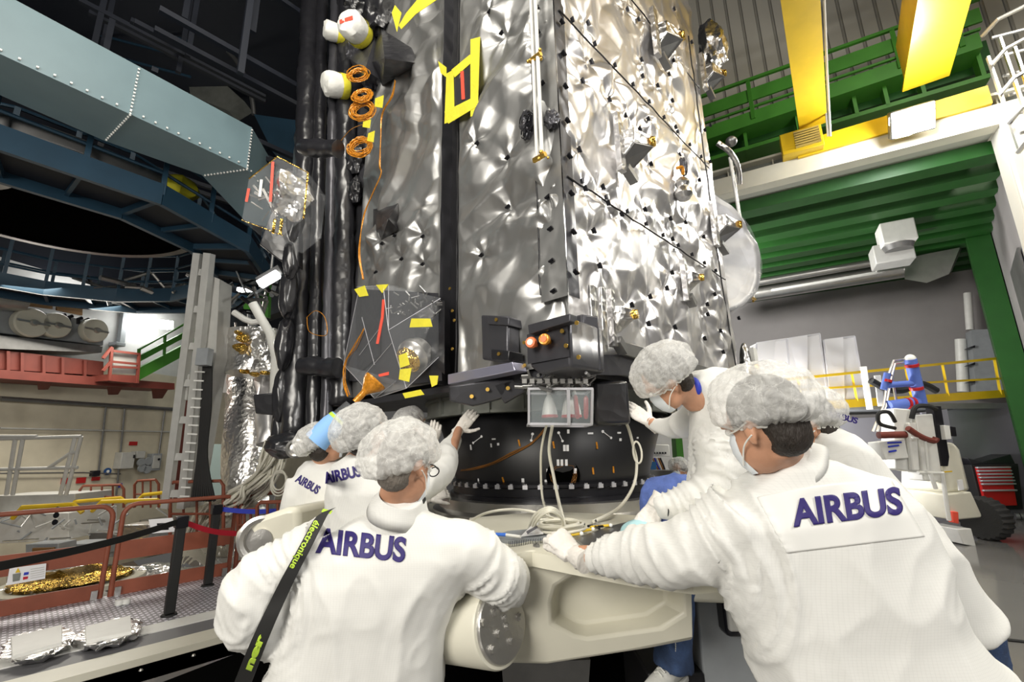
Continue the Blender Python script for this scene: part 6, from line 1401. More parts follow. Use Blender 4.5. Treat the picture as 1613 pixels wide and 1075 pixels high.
def head(root, c, face, up, hairmat, size=1.0, neck_to=None, mask=True, extra=None, ear=True, hair=True, glasses=False, body=None):
    """face forward f, up u; anatomical head with ears, nose, eyes; adds to the body mesh"""
    c, f, u, s = head_frame(c, face, up); k = size; mb = body
    mb.ell(c+u*.02*k-f*.01*k, s*.076*k, f*.095*k, u*.098*k, 24, 16)                # cranium
    mb.ell(c-u*.045*k+f*.035*k, s*.058*k, f*.062*k, u*.075*k, 20, 14)              # face and jaw
    mb.ell(c-u*.095*k+f*.065*k, s*.028*k, f*.024*k, u*.022*k, 12, 8)               # chin
    mb.loft([[c+f*(.088+y)*k+u*z*k+s*w*k*q for q in (-1, -.4, .4, 1)] for (y, z, w) in ((-.01, .03, .006), (.012, -.01, .010), (.026, -.028, .015), (.0, -.038, .012))])  # nose
    for e in (-1, 1):
        mb.ell(c+s*e*.079*k-f*.005*k-u*.018*k, s*.009*k+f*.004*k*e, f*.017*k-s*e*.006*k, u*.032*k, 14, 10)   # ears
        mb.ell(c+s*e*.082*k-f*.016*k-u*.010*k, s*.006*k, f*.008*k, u*.026*k, 10, 8)
        mb.ell(c+s*e*.032*k+f*.086*k+u*.022*k, s*.024*k, f*.012*k, u*.008*k, 10, 8)   # brows
    if neck_to is not None:
        n1 = Vector(neck_to); n0 = c-u*.045*k-f*.02*k; mb.tube([n0, n0.lerp(n1, .5), n1], [.055*k, .054*k, .068*k], 18)
    if hair:
        hb = MB(); hb.ell(c+u*.024*k-f*.018*k, s*.083*k, f*.100*k, u*.102*k, 28, 18)
        hb.ell(c-u*.035*k-f*.045*k, s*.070*k, f*.055*k, u*.062*k, 22, 14)
        for i, v in enumerate(hb.v):
            r = v-c; ff = r.dot(f)
            if ff > .055*k: hb.v[i] = v-f*(ff-.055*k)*.9
            if abs(r.dot(s)) > .05*k and r.dot(u) < -.0*k and ff > -.03*k: hb.v[i] = hb.v[i]-s*math.copysign(.02*k, r.dot(s))
        me = applied(hb, .006, 3)
        for v in me.vertices: v.co += v.normal*.0025*noise.noise(v.co*90)
        org = ORG[root.name]
        for v in me.vertices: v.co = v.co-org
        finish('hair', me, hairmat, root, org, smooth=True)
    for e in (-1, 1):
        b = MB(); b.sphere(c+s*e*.031*k+f*.083*k+u*.006*k, .011*k, 12); eo = b.build('eye', 'white_plastic', root); b = MB(); b.sphere(c+s*e*.031*k+f*.0885*k+u*.006*k, .0062*k, 10); b.build('iris', 'hair_dark', eo)
    b = MB(); b.ell(c-u*.062*k+f*.090*k, s*.024*k, f*.006*k, u*.007*k, 12, 8); b.build('mouth', mat('lips', (.42, .14, .11), .5), root)
    if mask:
        b = MB(); R_ = []
        for (z, w, d) in ((.005, .040, .095), (-.02, .050, .108), (-.05, .052, .110), (-.085, .043, .102), (-.112, .028, .085)):
            R_.append([c+u*z*k+s*(w*math.sin(a))*k*1.05+f*((d-.055)*math.cos(a)+.055-.012*(1-math.cos(a)))*k for a in np.linspace(-1.2, 1.2, 13)])
        R2 = [[p-f*.004 for p in r][::-1] for r in R_]; b.loft([r+q for r, q in zip(R_, R2)]); mo = b.build('face_mask', 'mask_blue', root)
        for e in (-1, 1):
            for z in (.0, -.085):
                b = MB(); b.tube(bez([c+u*z*k+s*e*.050*k+f*.07*k, c+u*(z*.5)*k+s*e*.074*k+f*.03*k, c+u*.008*k*(1 if z == 0 else -3)+s*e*.090*k-f*.012*k], 5), .0022*k, 6); b.build('ear_loop', 'white_cloth', mo)
    if glasses:
        b = MB()
        for e in (-1, 1):
            cc = c+s*e*.034*k+f*.108*k+u*.004*k; b.tube([cc+s*.024*k*math.cos(t)+u*.017*k*math.sin(t) for t in np.linspace(0, 6.28, 18)[:-1]], .0022*k, 6, closed=True)
            b.tube([c+s*e*.060*k+f*.104*k+u*.008*k, c+s*e*.086*k+f*.05*k+u*.008*k, c+s*e*.088*k-f*.01*k+u*.004*k], .0024*k, 6)
        b.tube([c+s*.010*k+f*.110*k+u*.006*k, c-s*.010*k+f*.110*k+u*.006*k], .002*k, 6); b.build('glasses', 'clip', root)
    return c, f, u, s
def cap(root, c, f, u, s, rx=.125, ry=.14, rz=.115, off=(0, 0, .045), tilt=.35, seed=0, label=None, puff=.35, k=1.0):
    """bouffant hair cap with gathered rim; tilt raises the rim at the brow"""
    f2 = (f*math.cos(tilt)+u*math.sin(tilt)); u2 = (u*math.cos(tilt)-f*math.sin(tilt))
    c0 = c+s*off[0]*k+f*off[1]*k+u*off[2]*k; n = 140; m = 46; b = MB(); rings = []
    npl = 26
    for i in range(m+1):
        t = i/m; th = .04+t*(math.pi*.72-.04); rr = math.sin(th); h = math.cos(th); row = []
        gather = smoothstep((t-.45)/.55)
        for j in range(n):
            a = 2*math.pi*j/n; jit = noise.noise(Vector((math.cos(a)*2, math.sin(a)*2, seed)))*1.6
            fold = (1-abs(math.sin(npl*.5*a+jit*2.2)))*.5
            sw = noise.noise(Vector((math.cos(a)*rr*2.6+seed, math.sin(a)*rr*2.6, h*2.6)))*.075+(1-abs(noise.noise(Vector((math.cos(a)*rr*6+seed, math.sin(a)*rr*6, h*6)))*2))*.035
            q = 1+sw-.11*fold*gather-.05*fold*t
            if t > .86: q -= (t-.86)*1.35
            row.append(c0+(s*math.cos(a)*rx*rr*q+f2*math.sin(a)*ry*rr*q+u2*(h*rz*q))*k)
        rings.append(row)
    b.loft(rings, caps=False); b.add([sum(rings[0], Vector())/n]+rings[0], [(0, 1+j, 1+(j+1) % n) for j in range(n)])
    b2 = b; o = b2.build('hair_cap', 'cap_net', root, smooth=True); o['label'] = label or 'thin white gathered hair cap'
    e = MB(); e.tube([p for p in rings[-1]], .0032*k, 6, closed=True); e.build('elastic_rim', 'white_cloth', o)
    return o
def glove(root, wrist, d, nrm, curl=.5, k=1.0, side=1, cuff=None, thumb=.6, spread=.16, label=None, grip=False):
    """d: wrist->knuckles, nrm: back of the hand; side +1 puts the thumb on the d x nrm side"""
    w = Vector(wrist); d = Vector(d).normalized(); nrm = Vector(nrm); nrm = (nrm-d*nrm.dot(d)).normalized(); s = d.cross(nrm)*side
    mb = MB(); P = lambda a, c, h: w+d*a*k+s*c*k+nrm*h*k
    mb.loft([[P(a, math.cos(t)*wd, math.sin(t)*th) for t in np.linspace(0, 2*math.pi, 17)[:-1]] for a, wd, th in ((-.035, .036, .028), (0, .030, .022), (.03, .037, .017), (.06, .043, .016), (.088, .044, .014), (.10, .038, .010))])
    for i, (c, L) in enumerate(((.031, .072), (.0105, .080), (-.0105, .074), (-.031, .058))):
        b0 = P(.085, c, 0); dd = (d+s*c*spread*6).normalized(); p = b0; pts = [b0-dd*.012*k]; rr = [.0105*k]; ang = 0; seg = (L*.45, L*.31, L*.26); pts.append(p); rr.append(.0100*k)
        for j, sg in enumerate(seg):
            ang += curl*(.55, .95, .65)[j]*(1+.08*i); v = dd*math.cos(ang)-nrm*math.sin(ang); p = p+v*sg*k; pts.append(p); rr.append((.0096, .0088, .0072)[j]*k)
        mb.tube(pts, rr, 10); mb.sphere(pts[-1], .0073*k, 10); [mb.sphere(q, r_*1.03, 10) for q, r_ in zip(pts[1:-1], rr[1:-1])]
    t0 = P(.018, .030, -.004); tv = (d*(1-.25*thumb)+s*(.9*thumb+.25)-nrm*.25*curl).normalized(); t1 = t0+tv*.042*k; tv2 = (tv+d*.55-nrm*.5*curl).normalized(); t2 = t1+tv2*.032*k; t3 = t2+(tv2+d*.2-nrm*.3*curl).normalized()*.024*k
    mb.tube([t0-tv*.01*k, t0, t1, t2, t3], [.015*k, .0155*k, .0125*k, .0105*k, .0082*k], 10); mb.sphere(t3, .0083*k, 10); mb.sphere(t1, .0128*k, 10)
    cd_ = -d if cuff is None else Vector(cuff).normalized()
    mb.tube([w, w+cd_*.03*k, w+cd_*.06*k], [.032*k, .033*k, .036*k], 16)
    me = applied(mb, .0036, 3)
    for v in me.vertices:
        q = v.co-w; v.co += v.normal*(.0016*(1-abs(noise.noise(v.co*45)*2))+.0012*noise.noise(v.co*110))*k
    org = ORG[root.name]
    for v in me.vertices: v.co = v.co-org
    o = finish('glove', me, 'glove', root, org, smooth=True)
    if label: o['label'] = label
    b = MB(); e = w+cd_*.058*k; b.tube([e, e+cd_*.006*k], [.0375*k, .038*k], 18); b.build('rolled_cuff', 'glove', o)
    return o
def sleeve(mb, pts, rs, n=20, k=5):
    P = bez(pts, k); m_ = len(pts)-1; R_ = []
    for i in range(len(P)):
        t = i/k; a = min(int(t), m_-1); f_ = t-a; R_.append(rs[a]*(1-f_)+rs[a+1]*f_)
    mb.tube(P, R_, n); return P
def limb(mb, pts, rs): sleeve(mb, pts, rs, 16, 4)
def person(loc, label): return thing('person', loc, label, 'person')
def finish_body(root, mb, voxel=.008, smooth=3, mt='skin'):
    me = applied(mb, voxel, smooth); org = ORG[root.name]
    for v in me.vertices: v.co = v.co-org
    o = finish('body', me, mt, root, org, smooth=True); return o
def fp(px, py, d, z=0): p = at(px, py, d=d); return Vector((p.x, p.y, z))
def legs(root, mb, hip, feet, kn=None, mt='denim'):
    lb = MB()
    for i, (h, ft) in enumerate(zip(hip, feet)):
        h = Vector(h); ft = Vector(ft); kk = (h+ft)/2+FW*.04 if not kn else Vector(kn[i])
        limb(mb, [h, kk, ft+UP*.09], [.075, .055, .04]); mb.ell(ft+FW*.06+UP*.045, RT*.042, FW*.12, UP*.04, 14, 10)
        b = MB(); sleeve(b, [h, kk, ft+UP*.07], [.10, .080, .075]); me = applied(b, .012, 3); wrinkle(me, .008, 9, i*3)
        org = ORG[root.name]
        for v in me.vertices: v.co = v.co-org
        finish('trouser_leg', me, mt, root, org, smooth=True)
        shoe(root, ft, FW)
def shoe(root, ft, f, mt='clip'):
    ft = Vector(ft); f = Vector(f).normalized(); s = f.cross(UP); b = MB()
    b.loft([[ft+f*a+s*math.cos(t)*w_+UP*(h+math.sin(t)*hh) for t in np.linspace(0, 2*math.pi, 17)[:-1]] for a, w_, h, hh in ((-.08, .025, .05, .03), (-.07, .038, .06, .05), (-.02, .042, .065, .058), (.05, .046, .05, .042), (.12, .048, .04, .030), (.18, .040, .035, .024), (.205, .02, .03, .014))])
    o = b.build('shoe', mt, root, smooth=True); b = MB(); b.prism([ft+f*a+s*w_+UP*.001 for a, w_ in ((-.09, -.03), (-.02, -.045), (.1, -.052), (.18, -.042), (.212, 0), (.18, .042), (.1, .052), (-.02, .045), (-.09, .03))], UP*.022); b.build('sole', 'white_plastic', o, bevel=.004)
    b = MB()
    for k in range(4): b.tube([ft+f*(.045+k*.022)+s*.022+UP*(.095-k*.008), ft+f*(.05+k*.022)+UP*(.104-k*.008), ft+f*(.055+k*.022)-s*.022+UP*(.095-k*.008)], .003, 6)
    b.build('laces', 'white_cloth', o); return o
def collar(root, a, c, r0, r1, parent=None, op=0):
    """folded coat collar: a short band standing round the neck"""
    a = Vector(a); c = Vector(c); ax = (c-a).normalized(); L = (c-a).length; b = MB()
    b.lathe(a, ax, [(r0, -L*.1), (r0+.004, 0), (r1+.010, L*.95), (r1+.014, L*.98), (r1+.002, L*.5), (r0-.002, .0)], 40, caps=False)
    for i, v in enumerate(b.v): b.v[i] = v+Vector([noise.noise(v*11+Vector((k, 0, 0)))*.010 for k in range(3)])
    return b.build('collar', 'coat', parent or root, smooth=True)
SD = lambda px, py, d: at(px, py, d=d)

# ===== A: front left, seen from behind, strap across the back =====
rt = person(fp(570, 1000, 1.62), 'person in white coat seen from behind, black strap across the back')
bd = MB(); co = MB()
hc = SD(640, 735, 1.62)
c, f, u, s = head(rt, hc, FW*.84+RT*.56-UP*.30, UP-RT*.1, 'hair_grey', 1.0, SD(612, 812, 1.66), body=bd, glasses=True)
cap(rt, c, f, u, s, .135, .15, .122, (-.02, -.022, .040), .50, 1.3)
co.loft([ring(608, 664, 790, 1.64, .07), ring(590, 672, 803, 1.64, .085), ring(545, 740, 822, 1.64, .11), ring(505, 775, 845, 1.63, .135), ring(470, 775, 875, 1.62, .155), ring(455, 750, 910, 1.61, .165), ring(448, 725, 950, 1.60, .165), ring(445, 708, 990, 1.60, .165), ring(436, 700, 1030, 1.60, .17), ring(424, 692, 1080, 1.60, .175), ring(418, 695, 1190, 1.60, .18), ring(420, 700, 1300, 1.60, .18)])
co.tube([SD(632, 783, 1.60), SD(628, 812, 1.62)], [.078, .09], 22)
LS = [SD(512, 866, 1.62), SD(448, 900, 1.60), SD(390, 944, 1.57), SD(408, 976, 1.60), SD(455, 980, 1.82)]
RS_ = [SD(690, 862, 1.62), SD(728, 868, 1.62), SD(768, 896, 1.64), SD(796, 918, 1.67), SD(772, 912, 1.85), SD(735, 885, 2.05)]
sleeve(co, LS, [.125, .115, .108, .10, .07]); sleeve(co, RS_, [.10, .115, .105, .098, .085, .06])
sleeve(co, [SD(415, 940, 1.58), SD(425, 970, 1.58), SD(447, 1005, 1.62)], [.11, .10, .08])
legs(rt, bd, [SD(500, 1230, 1.62), SD(630, 1230, 1.62)], [fp(505, 1000, 1.62), fp(630, 1000, 1.62)])
bd.loft([ring(540, 730, 860, 1.64, .09), ring(490, 680, 1000, 1.62, .12), ring(470, 660, 1230, 1.62, .12)]); limb(bd, [SD(520, 865, 1.64), SD(385, 935, 1.58), SD(455, 975, 1.82)], [.05, .045, .03]); limb(bd, [SD(740, 868, 1.64), SD(794, 914, 1.68), SD(730, 880, 2.07)], [.05, .045, .03])
finish_body(rt, bd)
coA, bvA = coat_build(rt, co, .0105, 4, .013, 5.2, 3, [(SD(400, 940, 1.58), (SD(505, 855, 1.6)-SD(375, 935, 1.56)).normalized(), .28, 1), (SD(800, 910, 1.7), FW, .2, 1)], label='white woven cleanroom coat')
collar(rt, SD(634, 785, 1.615), SD(627, 812, 1.625), .080, .098, coA)
print_text(coA, bvA, 'AIRBUS', (497, 869), (637, 885), 37, 1.45, offset=.035)
glove(rt, SD(455, 978, 1.85), RT*.3+FW-UP*.2, UP, .5, 1, 1); glove(rt, SD(733, 883, 2.07), FW+RT*.1, UP, .5, 1, -1)
# strap
spx = [(520, 803), (508, 812), (495, 835), (478, 868), (458, 905), (440, 942), (422, 980), (404, 1022), (386, 1068), (370, 1110)]
hits = []
for q in spx:
    h = hit(bvA, *q, 1.5); hits.append((R.T@(np.array(h)-CAM))[2] if h is not None else 9)
hits = [min(x, 1.56) for x in hits]
for _ in range(3): hits = [hits[0]]+[min(hits[i], (hits[i-1]+hits[i+1])/2+.004) for i in range(1, len(hits)-1)]+[hits[-1]]
P = bez([SD(a, c_, x-.016) for (a, c_), x in zip(spx, hits)], 6); wv = (RT*.90+UP*.30).normalized()
b = MB(); b.loft([[p-wv*.028*w_, p-wv*.028*w_-FW*.004, p+wv*.028*w_-FW*.004, p+wv*.028*w_] for p, w_ in ((p, .75+.5*i/len(P)) for i, p in enumerate(P))])
so = b.build('shoulder_strap', 'belt_black', rt); so['label'] = 'black shoulder strap with lime green lettering'
sbv = BVHTree.FromPolygons(b.v, b.f)
print_text(so, sbv, 'électronique', (496, 819), (456, 894), 10, 1.42, 'lime', 'lettering', .02, .002, upv=(.8, .45))
print_text(so, sbv, 'ner', (395, 1058), (417, 1003), 12, 1.40, 'lime', 'lettering', .06, .002, upv=(-.93, -.38))
b = MB(); h0 = SD(515, 806, hits[0]-.02); b.obox(h0, RT*.016-UP*.004, FW*.001, UP*.005+RT*.003); b.build('green_mark', 'lime', so)

# ===== B: middle left =====
rt = person(fp(575, 900, 2.25), 'person in white coat between two colleagues, right arm raised to the grey ring')
bd = MB(); co = MB()
c, f, u, s = head(rt, SD(577, 684, 2.25), FW*.85+RT*.55+UP*.28, UP-RT*.15, 'hair_dark', 1.0, SD(562, 730, 2.28), body=bd, glasses=False)
cap(rt, c, f, u, s, .130, .145, .118, (-.015, -.025, .035), .35, 4.1)
co.loft([ring(545, 605, 716, 2.28, .07), ring(522, 640, 738, 2.26, .11), ring(515, 660, 775, 2.25, .15), ring(516, 655, 830, 2.25, .16), ring(515, 655, 900, 2.25, .16), ring(510, 660, 1020, 2.25, .17), ring(508, 662, 1100, 2.25, .17)])
sleeve(co, [SD(618, 765, 2.25), SD(665, 765, 2.3), SD(695, 745, 2.5), SD(706, 710, 2.8), SD(718, 688, 2.95)], [.10, .085, .078, .068, .045])
legs(rt, bd, [SD(555, 1050, 2.25), SD(615, 1050, 2.25)], [fp(555, 1000, 2.25), fp(615, 1000, 2.25)])
bd.loft([ring(545, 640, 755, 2.26, .08), ring(540, 640, 900, 2.26, .1), ring(540, 630, 1060, 2.26, .1)]); limb(bd, [SD(618, 765, 2.25), SD(692, 745, 2.5), SD(723, 676, 3.0)], [.045, .038, .026])
finish_body(rt, bd)
coB, bvB = coat_build(rt, co, .012, 5, .011, 6, 8, label='white woven cleanroom coat')
print_text(coB, bvB, 'AIRBUS', (512, 762), (569, 750), 17, 2.0, offset=.035)
glove(rt, SD(723, 677, 3.0), SD(742, 655, 3.0)-SD(723, 677, 3.0), -FW-UP*.2, .35, 1.0, 1, cuff=SD(716, 690, 2.98)-SD(723, 677, 3.0), thumb=1.0)

# ===== C: leftmost =====
rt = person(fp(500, 900, 3.0), 'leftmost person in a white coat, hair cap tilted, looking up at the satellite edge')
bd = MB(); co = MB()
c, f, u, s = head(rt, SD(510, 700, 2.9), FW*.75+RT*.62+UP*.25, UP-RT*.35, 'hair_dark', 1.0, SD(505, 735, 2.95), body=bd)
cap(rt, c, f, u, s, .120, .135, .112, (-.02, -.035, .035), .15, 7.7)
co.loft([ring(482, 530, 724, 2.95, .07), ring(470, 548, 738, 2.93, .11), ring(462, 560, 765, 2.92, .15), ring(455, 565, 810, 2.9, .16), ring(448, 565, 860, 2.9, .17), ring(440, 570, 1000, 2.9, .17)])
sleeve(co, [SD(475, 760, 2.9), SD(462, 795, 2.85), SD(458, 835, 2.9)], [.09, .085, .07])
sleeve(co, [SD(560, 770, 2.95), SD(620, 785, 3.05), SD(668, 782, 3.0)], [.09, .07, .05])
legs(rt, bd, [SD(480, 960, 2.9), SD(530, 960, 2.9)], [fp(480, 1000, 2.9), fp(530, 1000, 2.9)])
bd.loft([ring(485, 535, 750, 2.93, .08), ring(480, 540, 860, 2.9, .1), ring(475, 540, 970, 2.9, .1)]); limb(bd, [SD(540, 765, 2.95), SD(620, 786, 3.05), SD(676, 784, 3.0)], [.045, .035, .026])
finish_body(rt, bd)
coC, bvC = coat_build(rt, co, .014, 5, .011, 6, 13, label='white woven cleanroom coat')
print_text(coC, bvC, 'AIRBUS', (464, 758), (499, 779), 13, 2.7, offset=.035)
glove(rt, SD(677, 783, 3.0), SD(712, 772, 3.05)-SD(677, 783, 3.0), UP*.6-FW*.8, .9, 1.05, 1, thumb=.3)

# ===== D: hidden helper by the ring =====
rt = person(fp(650, 800, 3.5), 'mostly hidden person near the adapter, gloved hand raised to the grey ring')
bd = MB(); co = MB()
c, f, u, s = head(rt, SD(650, 672, 3.35), RT*.7+FW*.5+UP*.3, UP, 'hair_dark', 1.0, SD(640, 715, 3.4), body=bd)
cap(rt, c, f, u, s, .12, .13, .105, (0, -.03, .04), .3, 9.1)
co.loft([ring(625, 660, 700, 3.4, .07), ring(600, 670, 722, 3.4, .12), ring(600, 675, 800, 3.4, .15), ring(600, 680, 980, 3.4, .16)])
sleeve(co, [SD(655, 740, 3.35), SD(675, 735, 3.2), SD(678, 708, 3.15)], [.08, .07, .045]); limb(bd, [SD(650, 740, 3.35), SD(675, 735, 3.2), SD(681, 698, 3.12)], [.045, .035, .026])
legs(rt, bd, [SD(620, 920, 3.4), SD(655, 920, 3.4)], [fp(620, 1000, 3.4), fp(655, 1000, 3.4)]); bd.loft([ring(620, 655, 725, 3.4, .08), ring(615, 660, 930, 3.4, .1)])
finish_body(rt, bd); coat_build(rt, co, .016, 4, .010, 6, 23, label='white woven cleanroom coat')
glove(rt, SD(681, 698, 3.12), SD(688, 668, 3.1)-SD(681, 698, 3.12), FW*-1+RT*.3, .6, 1, -1, thumb=.9)

# ===== E: right, kneeling on the stand =====
rt = person(at(1120, 860, d=2.1), 'person in blue jeans kneeling on the stand, head bent towards the adapter')
bd = MB(); co = MB()
c, f, u, s = head(rt, SD(1049, 600, 2.02), -RT*.72+FW*.35-UP*.62, UP*.8-RT*.5-FW*.15, 'hair_dark', 1.02, SD(1098, 628, 2.08), body=bd)
cap(rt, c, f, u, s, .128, .150, .122, (.0, -.020, .040), .12, 14.2)
co.loft([ring(1078, 1120, 598, 2.10, .06, yr=580), ring(1088, 1170, 632, 2.10, .12, yr=590), ring(1088, 1215, 680, 2.10, .16, yr=640), ring(1085, 1240, 730, 2.10, .17), ring(1085, 1250, 790, 2.10, .18), ring(1080, 1250, 850, 2.10, .19), ring(1080, 1250, 900, 2.1, .2)])
co.tube([SD(1090, 600, 2.08), SD(1120, 625, 2.1)], [.065, .10], 20)
sleeve(co, [SD(1110, 650, 2.25), SD(1078, 668, 2.4), SD(1050, 672, 2.5), SD(1030, 668, 2.6)], [.10, .075, .06, .045])
E1 = [SD(1140, 700, 2.0), SD(1135, 760, 1.95), SD(1095, 785, 1.95), SD(1058, 795, 1.97), SD(1036, 800, 2.0)]
sleeve(co, E1, [.14, .115, .09, .065, .045])
bd.loft([ring(1110, 1170, 640, 2.1, .07), ring(1110, 1220, 780, 2.1, .11), ring(1110, 1230, 880, 2.1, .11)]); limb(bd, [SD(1110, 650, 2.25), SD(1050, 672, 2.5), SD(1022, 664, 2.62)], [.045, .035, .026]); limb(bd, [SD(1140, 700, 2.0), SD(1130, 765, 1.95), SD(1030, 800, 2.0)], [.05, .04, .026])
# raised knee and standing leg
limb(bd, [SD(1150, 860, 2.15), SD(1040, 778, 2.35), SD(1020, 850, 2.4)], [.08, .055, .045]); limb(bd, [SD(1150, 880, 2.1), SD(1062, 880, 2.05), SD(1062, 980, 2.02), SD(1060, 1052, 2.0)], [.09, .07, .055, .042])
finish_body(rt, bd)
coE, bvE = coat_build(rt, co, .011, 5, .013, 5.5, 31, [(SD(1130, 765, 1.95), (SD(1140, 700, 2)-SD(1058, 795, 1.97)).normalized(), .25, 1)], label='white woven cleanroom coat')
for nm, pts, rs, mt, lab in (('trouser_leg', [SD(1140, 800, 2.2), SD(1080, 775, 2.3), SD(1036, 778, 2.33), SD(1030, 810, 2.35)], [.11, .095, .080, .07], 'denim_light', 'bright blue trouser knee'), ('trouser_leg', [SD(1130, 850, 2.05), SD(1085, 838, 2.02), SD(1040, 838, 2.02), SD(1020, 850, 2.05)], [.08, .07, .06, .05], 'denim_light', 'bright blue trouser leg'), ('trouser_leg', [SD(1100, 880, 2.10), SD(1066, 905, 2.06), SD(1061, 960, 2.03), SD(1061, 1010, 2.0), SD(1060, 1050, 1.98)], [.10, .098, .090, .084, .088], 'denim', 'dark blue denim trouser leg')):
    b = MB(); sleeve(b, pts, rs, 24); me = applied(b, .010, 3); wrinkle(me, .009, 9, 5); org = ORG[rt.name]
    for v in me.vertices: v.co = v.co-org
    o = finish(nm, me, mt, rt, org, smooth=True); o['label'] = lab
    if mt == 'denim':
        b = MB(); 
        for k in range(34): q = SD(1063+1.2*math.sin(k*.3), 925+k*3.6, 1.915); b.obox(q, RT*.0012, FW*.002, UP*.0032)
        b.build('stitching', 'white_cable', o)
b = MB(); b.ell(SD(1008, 838, 2.0), RT*.085+UP*.02, FW*.06, UP*.05-RT*.01, 26, 18)
for i, v in enumerate(b.v): b.v[i] = v+(v-SD(1008, 838, 2.0))*.12*(1-abs(noise.noise(v*22)*2))
b.build('shoe_cover', mat('turquoise', (.42, .66, .70), .6), rt, smooth=True)['label'] = 'turquoise shoe cover'
shoe(rt, SD(1062, 1078, 1.98), -RT*.55-FW*.5, 'white_cloth')
glove(rt, SD(1030, 800, 2.0), SD(1002, 802, 2.0)-SD(1030, 800, 2.0)-UP*.1, UP*.6-FW*.8, 1.1, 1.0, -1, thumb=.2)
glove(rt, SD(1022, 664, 2.62), SD(995, 645, 2.68)-SD(1022, 664, 2.62), -FW+UP*.4, .15, 1.05, 1, thumb=1.0)
b = MB(); bp = SD(1046, 798, 1.985); b.tube([bp+(UP*.8*math.cos(t)+FW*math.sin(t))*.058 for t in np.linspace(0, 6.28, 24)[:-1]], .003, 6, closed=True); b.build('bracelet', 'clip', rt)
b = MB(); b.ell(SD(1092, 612, 2.05), RT*.03, FW*.06, UP*.05, 16, 10); b.build('collar', 'belt_blue', rt)

# ===== G: far right, bent forward behind the front one =====
rt = person(fp(1400, 1000, 1.75), 'person in white coat bent forward, half hidden by the nearest colleague')
bd = MB(); co = MB()
c, f, u, s = head(rt, SD(1270, 672, 1.8), -RT*.75+FW*.4-UP*.3, UP, 'hair_dark', 1.0, SD(1300, 690, 1.85), body=bd)
cap(rt, c, f, u, s, .125, .14, .115, (0, -.02, .040), .2, 18.4)
co.loft([ring(1262, 1288, 700, 1.8, .06, yr=652), ring(1262, 1335, 760, 1.75, .13, yr=680), ring(1290, 1388, 830, 1.7, .16, yr=745), ring(1330, 1445, 890, 1.66, .17, yr=808), ring(1370, 1500, 960, 1.62, .17, yr=880), ring(1410, 1560, 1010, 1.58, .16, yr=965), ring(1420, 1566, 1022, 1.58, .15, yr=980)])
sleeve(co, [SD(1290, 760, 1.75), SD(1240, 800, 1.85), SD(1180, 820, 2.0)], [.12, .09, .06])
legs(rt, bd, [SD(1440, 970, 1.62), SD(1520, 960, 1.62)], [fp(1440, 1000, 1.75), fp(1535, 1000, 1.75)], mt='denim')
bd.loft([ring(1285, 1320, 710, 1.8, .07), ring(1330, 1420, 800, 1.72, .1), ring(1400, 1500, 930, 1.64, .11), ring(1420, 1520, 975, 1.62, .11)]); limb(bd, [SD(1290, 760, 1.75), SD(1240, 800, 1.85), SD(1170, 823, 2.02)], [.045, .035, .026])
finish_body(rt, bd)
coG, bvG = coat_build(rt, co, .013, 5, .013, 5, 41, label='white woven cleanroom coat')
print_text(coG, bvG, 'AIRBUS', (1302, 655), (1350, 668), 9, 1.7, offset=.035)
glove(rt, SD(1170, 823, 2.02), -RT+FW*.2, UP, .5, 1, -1)

# ===== F: front right, nearest =====
rt = person(fp(1420, 1000, 1.2), 'nearest person at right in white coat, left arm stretched to the cables')
bd = MB(); co = MB()
c, f, u, s = head(rt, SD(1203, 668, 1.22), -RT*.48+FW*.86-UP*.26, UP-RT*.12, 'hair_dark', 1.02, SD(1228, 725, 1.27), body=bd)
cap(rt, c, f, u, s, .126, .140, .112, (.0, -.022, .050), .22, 21.9)
co.loft([ring(1206, 1262, 728, 1.26, .07, yr=708), ring(1180, 1305, 748, 1.26, .10, yr=718), ring(1140, 1400, 790, 1.25, .12, yr=752), ring(1118, 1440, 835, 1.23, .135, yr=792), ring(1125, 1458, 890, 1.22, .14, yr=846), ring(1145, 1478, 950, 1.21, .145, yr=912), ring(1170, 1515, 1010, 1.20, .15, yr=980), ring(1190, 1570, 1070, 1.19, .165, yr=1040), ring(1210, 1630, 1140, 1.19, .17, yr=1120), ring(1230, 1660, 1260, 1.19, .17)])
co.tube([SD(1236, 722, 1.23), SD(1252, 742, 1.25)], [.070, .088], 22)
LA = [SD(1170, 810, 1.24), SD(1105, 858, 1.27), SD(1040, 875, 1.33), SD(970, 875, 1.42), SD(925, 882, 1.5)]
sleeve(co, LA, [.115, .098, .082, .060, .043], 24)
sleeve(co, [SD(1340, 830, 1.32), SD(1370, 870, 1.36), SD(1380, 920, 1.45), SD(1360, 930, 1.6)], [.10, .09, .08, .06])
legs(rt, bd, [SD(1370, 1260, 1.2), SD(1480, 1260, 1.2)], [fp(1370, 1000, 1.2), fp(1480, 1000, 1.2)])
bd.loft([ring(1190, 1340, 790, 1.25, .08), ring(1230, 1420, 950, 1.22, .10), ring(1320, 1540, 1260, 1.2, .11)]); limb(bd, [SD(1170, 812, 1.25), SD(1040, 875, 1.33), SD(906, 874, 1.52)], [.05, .042, .028])
limb(bd, [SD(1340, 830, 1.32), SD(1375, 890, 1.38), SD(1355, 932, 1.62)], [.05, .042, .028])
finish_body(rt, bd, .007)
coF, bvF = coat_build(rt, co, .0095, 5, .013, 5.2, 51, [(SD(1060, 870, 1.3), (SD(1170, 810, 1.24)-SD(925, 882, 1.5)).normalized(), .3, 1)], label='white woven cleanroom coat')
collar(rt, SD(1236, 722, 1.25), SD(1250, 740, 1.25), .070, .086, coF)
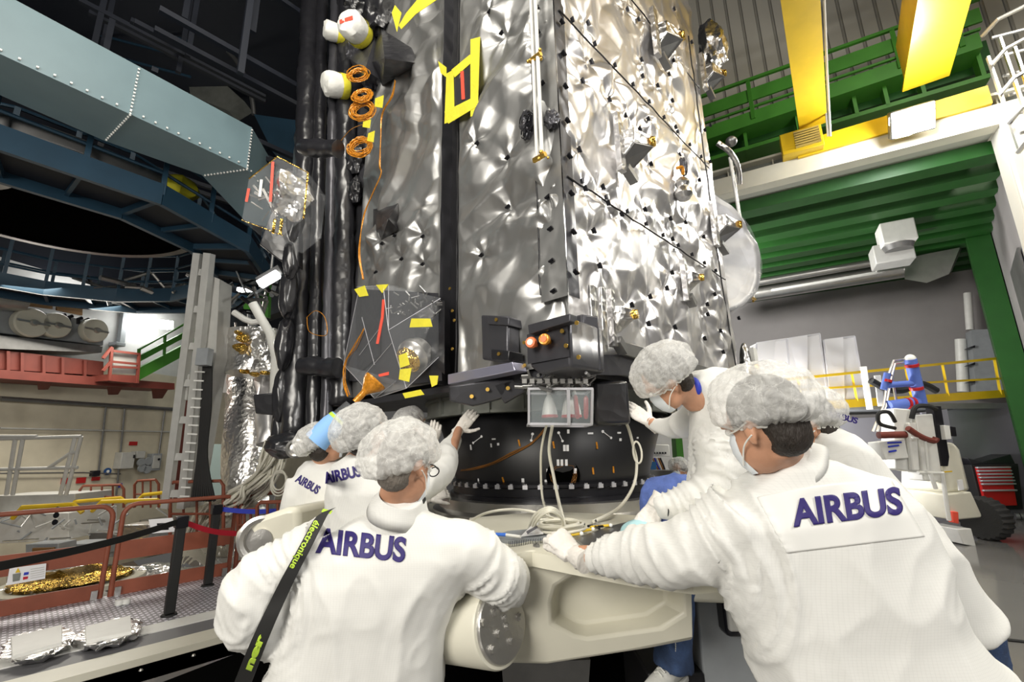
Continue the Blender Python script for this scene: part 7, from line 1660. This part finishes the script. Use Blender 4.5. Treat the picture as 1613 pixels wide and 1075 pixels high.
# sewn back panel
pn_ = MB(); G = 30; quad = [(1193, 783), (1405, 757), (1457, 846), (1240, 872)]
pp = []
for i in range(G+1):
    for j in range(G+1):
        a, b_ = j/G, i/G; px = (quad[0][0]*(1-a)+quad[1][0]*a)*(1-b_)+(quad[3][0]*(1-a)+quad[2][0]*a)*b_; py = (quad[0][1]*(1-a)+quad[1][1]*a)*(1-b_)+(quad[3][1]*(1-a)+quad[2][1]*a)*b_-6*math.sin(math.pi*a)*(1-b_)
        h = hit(bvF, px, py, 1.1); h = h if h is not None else at(px, py, d=1.15); pp.append(h-ray(px, py)*.0025)
pn_.add(pp, [(i*(G+1)+j, i*(G+1)+j+1, (i+1)*(G+1)+j+1, (i+1)*(G+1)+j) for i in range(G) for j in range(G)])
po_ = pn_.build('back_panel', mat('coat_panel', (.76, .76, .735), .75), coF, smooth=True); po_.modifiers.new('s', 'SOLIDIFY').thickness = .002
print_text(coF, bvF, 'AIRBUS', (1250, 829), (1424, 808), 41, 1.1, offset=.035, upv=(-.16, -1), th=.007)
glove(rt, SD(906, 874, 1.52), SD(880, 848, 1.57)-SD(906, 874, 1.52), UP*.7-FW*.6, 1.15, .98, -1, cuff=SD(912, 878, 1.5)-SD(906, 874, 1.52), thumb=-.15)
# small distant person
rt = person(fp(1070, 800, 7.0), 'tiny distant person in cap and white coat beyond the adapter'); bd = MB(); co = MB()
c, f, u, s = head(rt, SD(1070, 742, 5.4), -RT*.6-FW*.5, UP, 'hair_dark', 1, SD(1072, 758, 5.4), body=bd); cap(rt, c, f, u, s, .12, .13, .11, seed=3)
co.loft([ring(1062, 1080, 752, 5.4, .08), ring(1050, 1092, 766, 5.4, .14), ring(1050, 1094, 830, 5.4, .15), ring(1050, 1094, 900, 5.4, .15)]); legs(rt, bd, [fp(1066, 800, 5.4, .8), fp(1078, 800, 5.4, .8)], [fp(1066, 800, 5.4), fp(1078, 800, 5.4)]); bd.loft([ring(1064, 1080, 760, 5.4, .06), ring(1062, 1080, 850, 5.4, .08)])
finish_body(rt, bd, .012); coat_build(rt, co, .02, 3, .01, 6, 61)
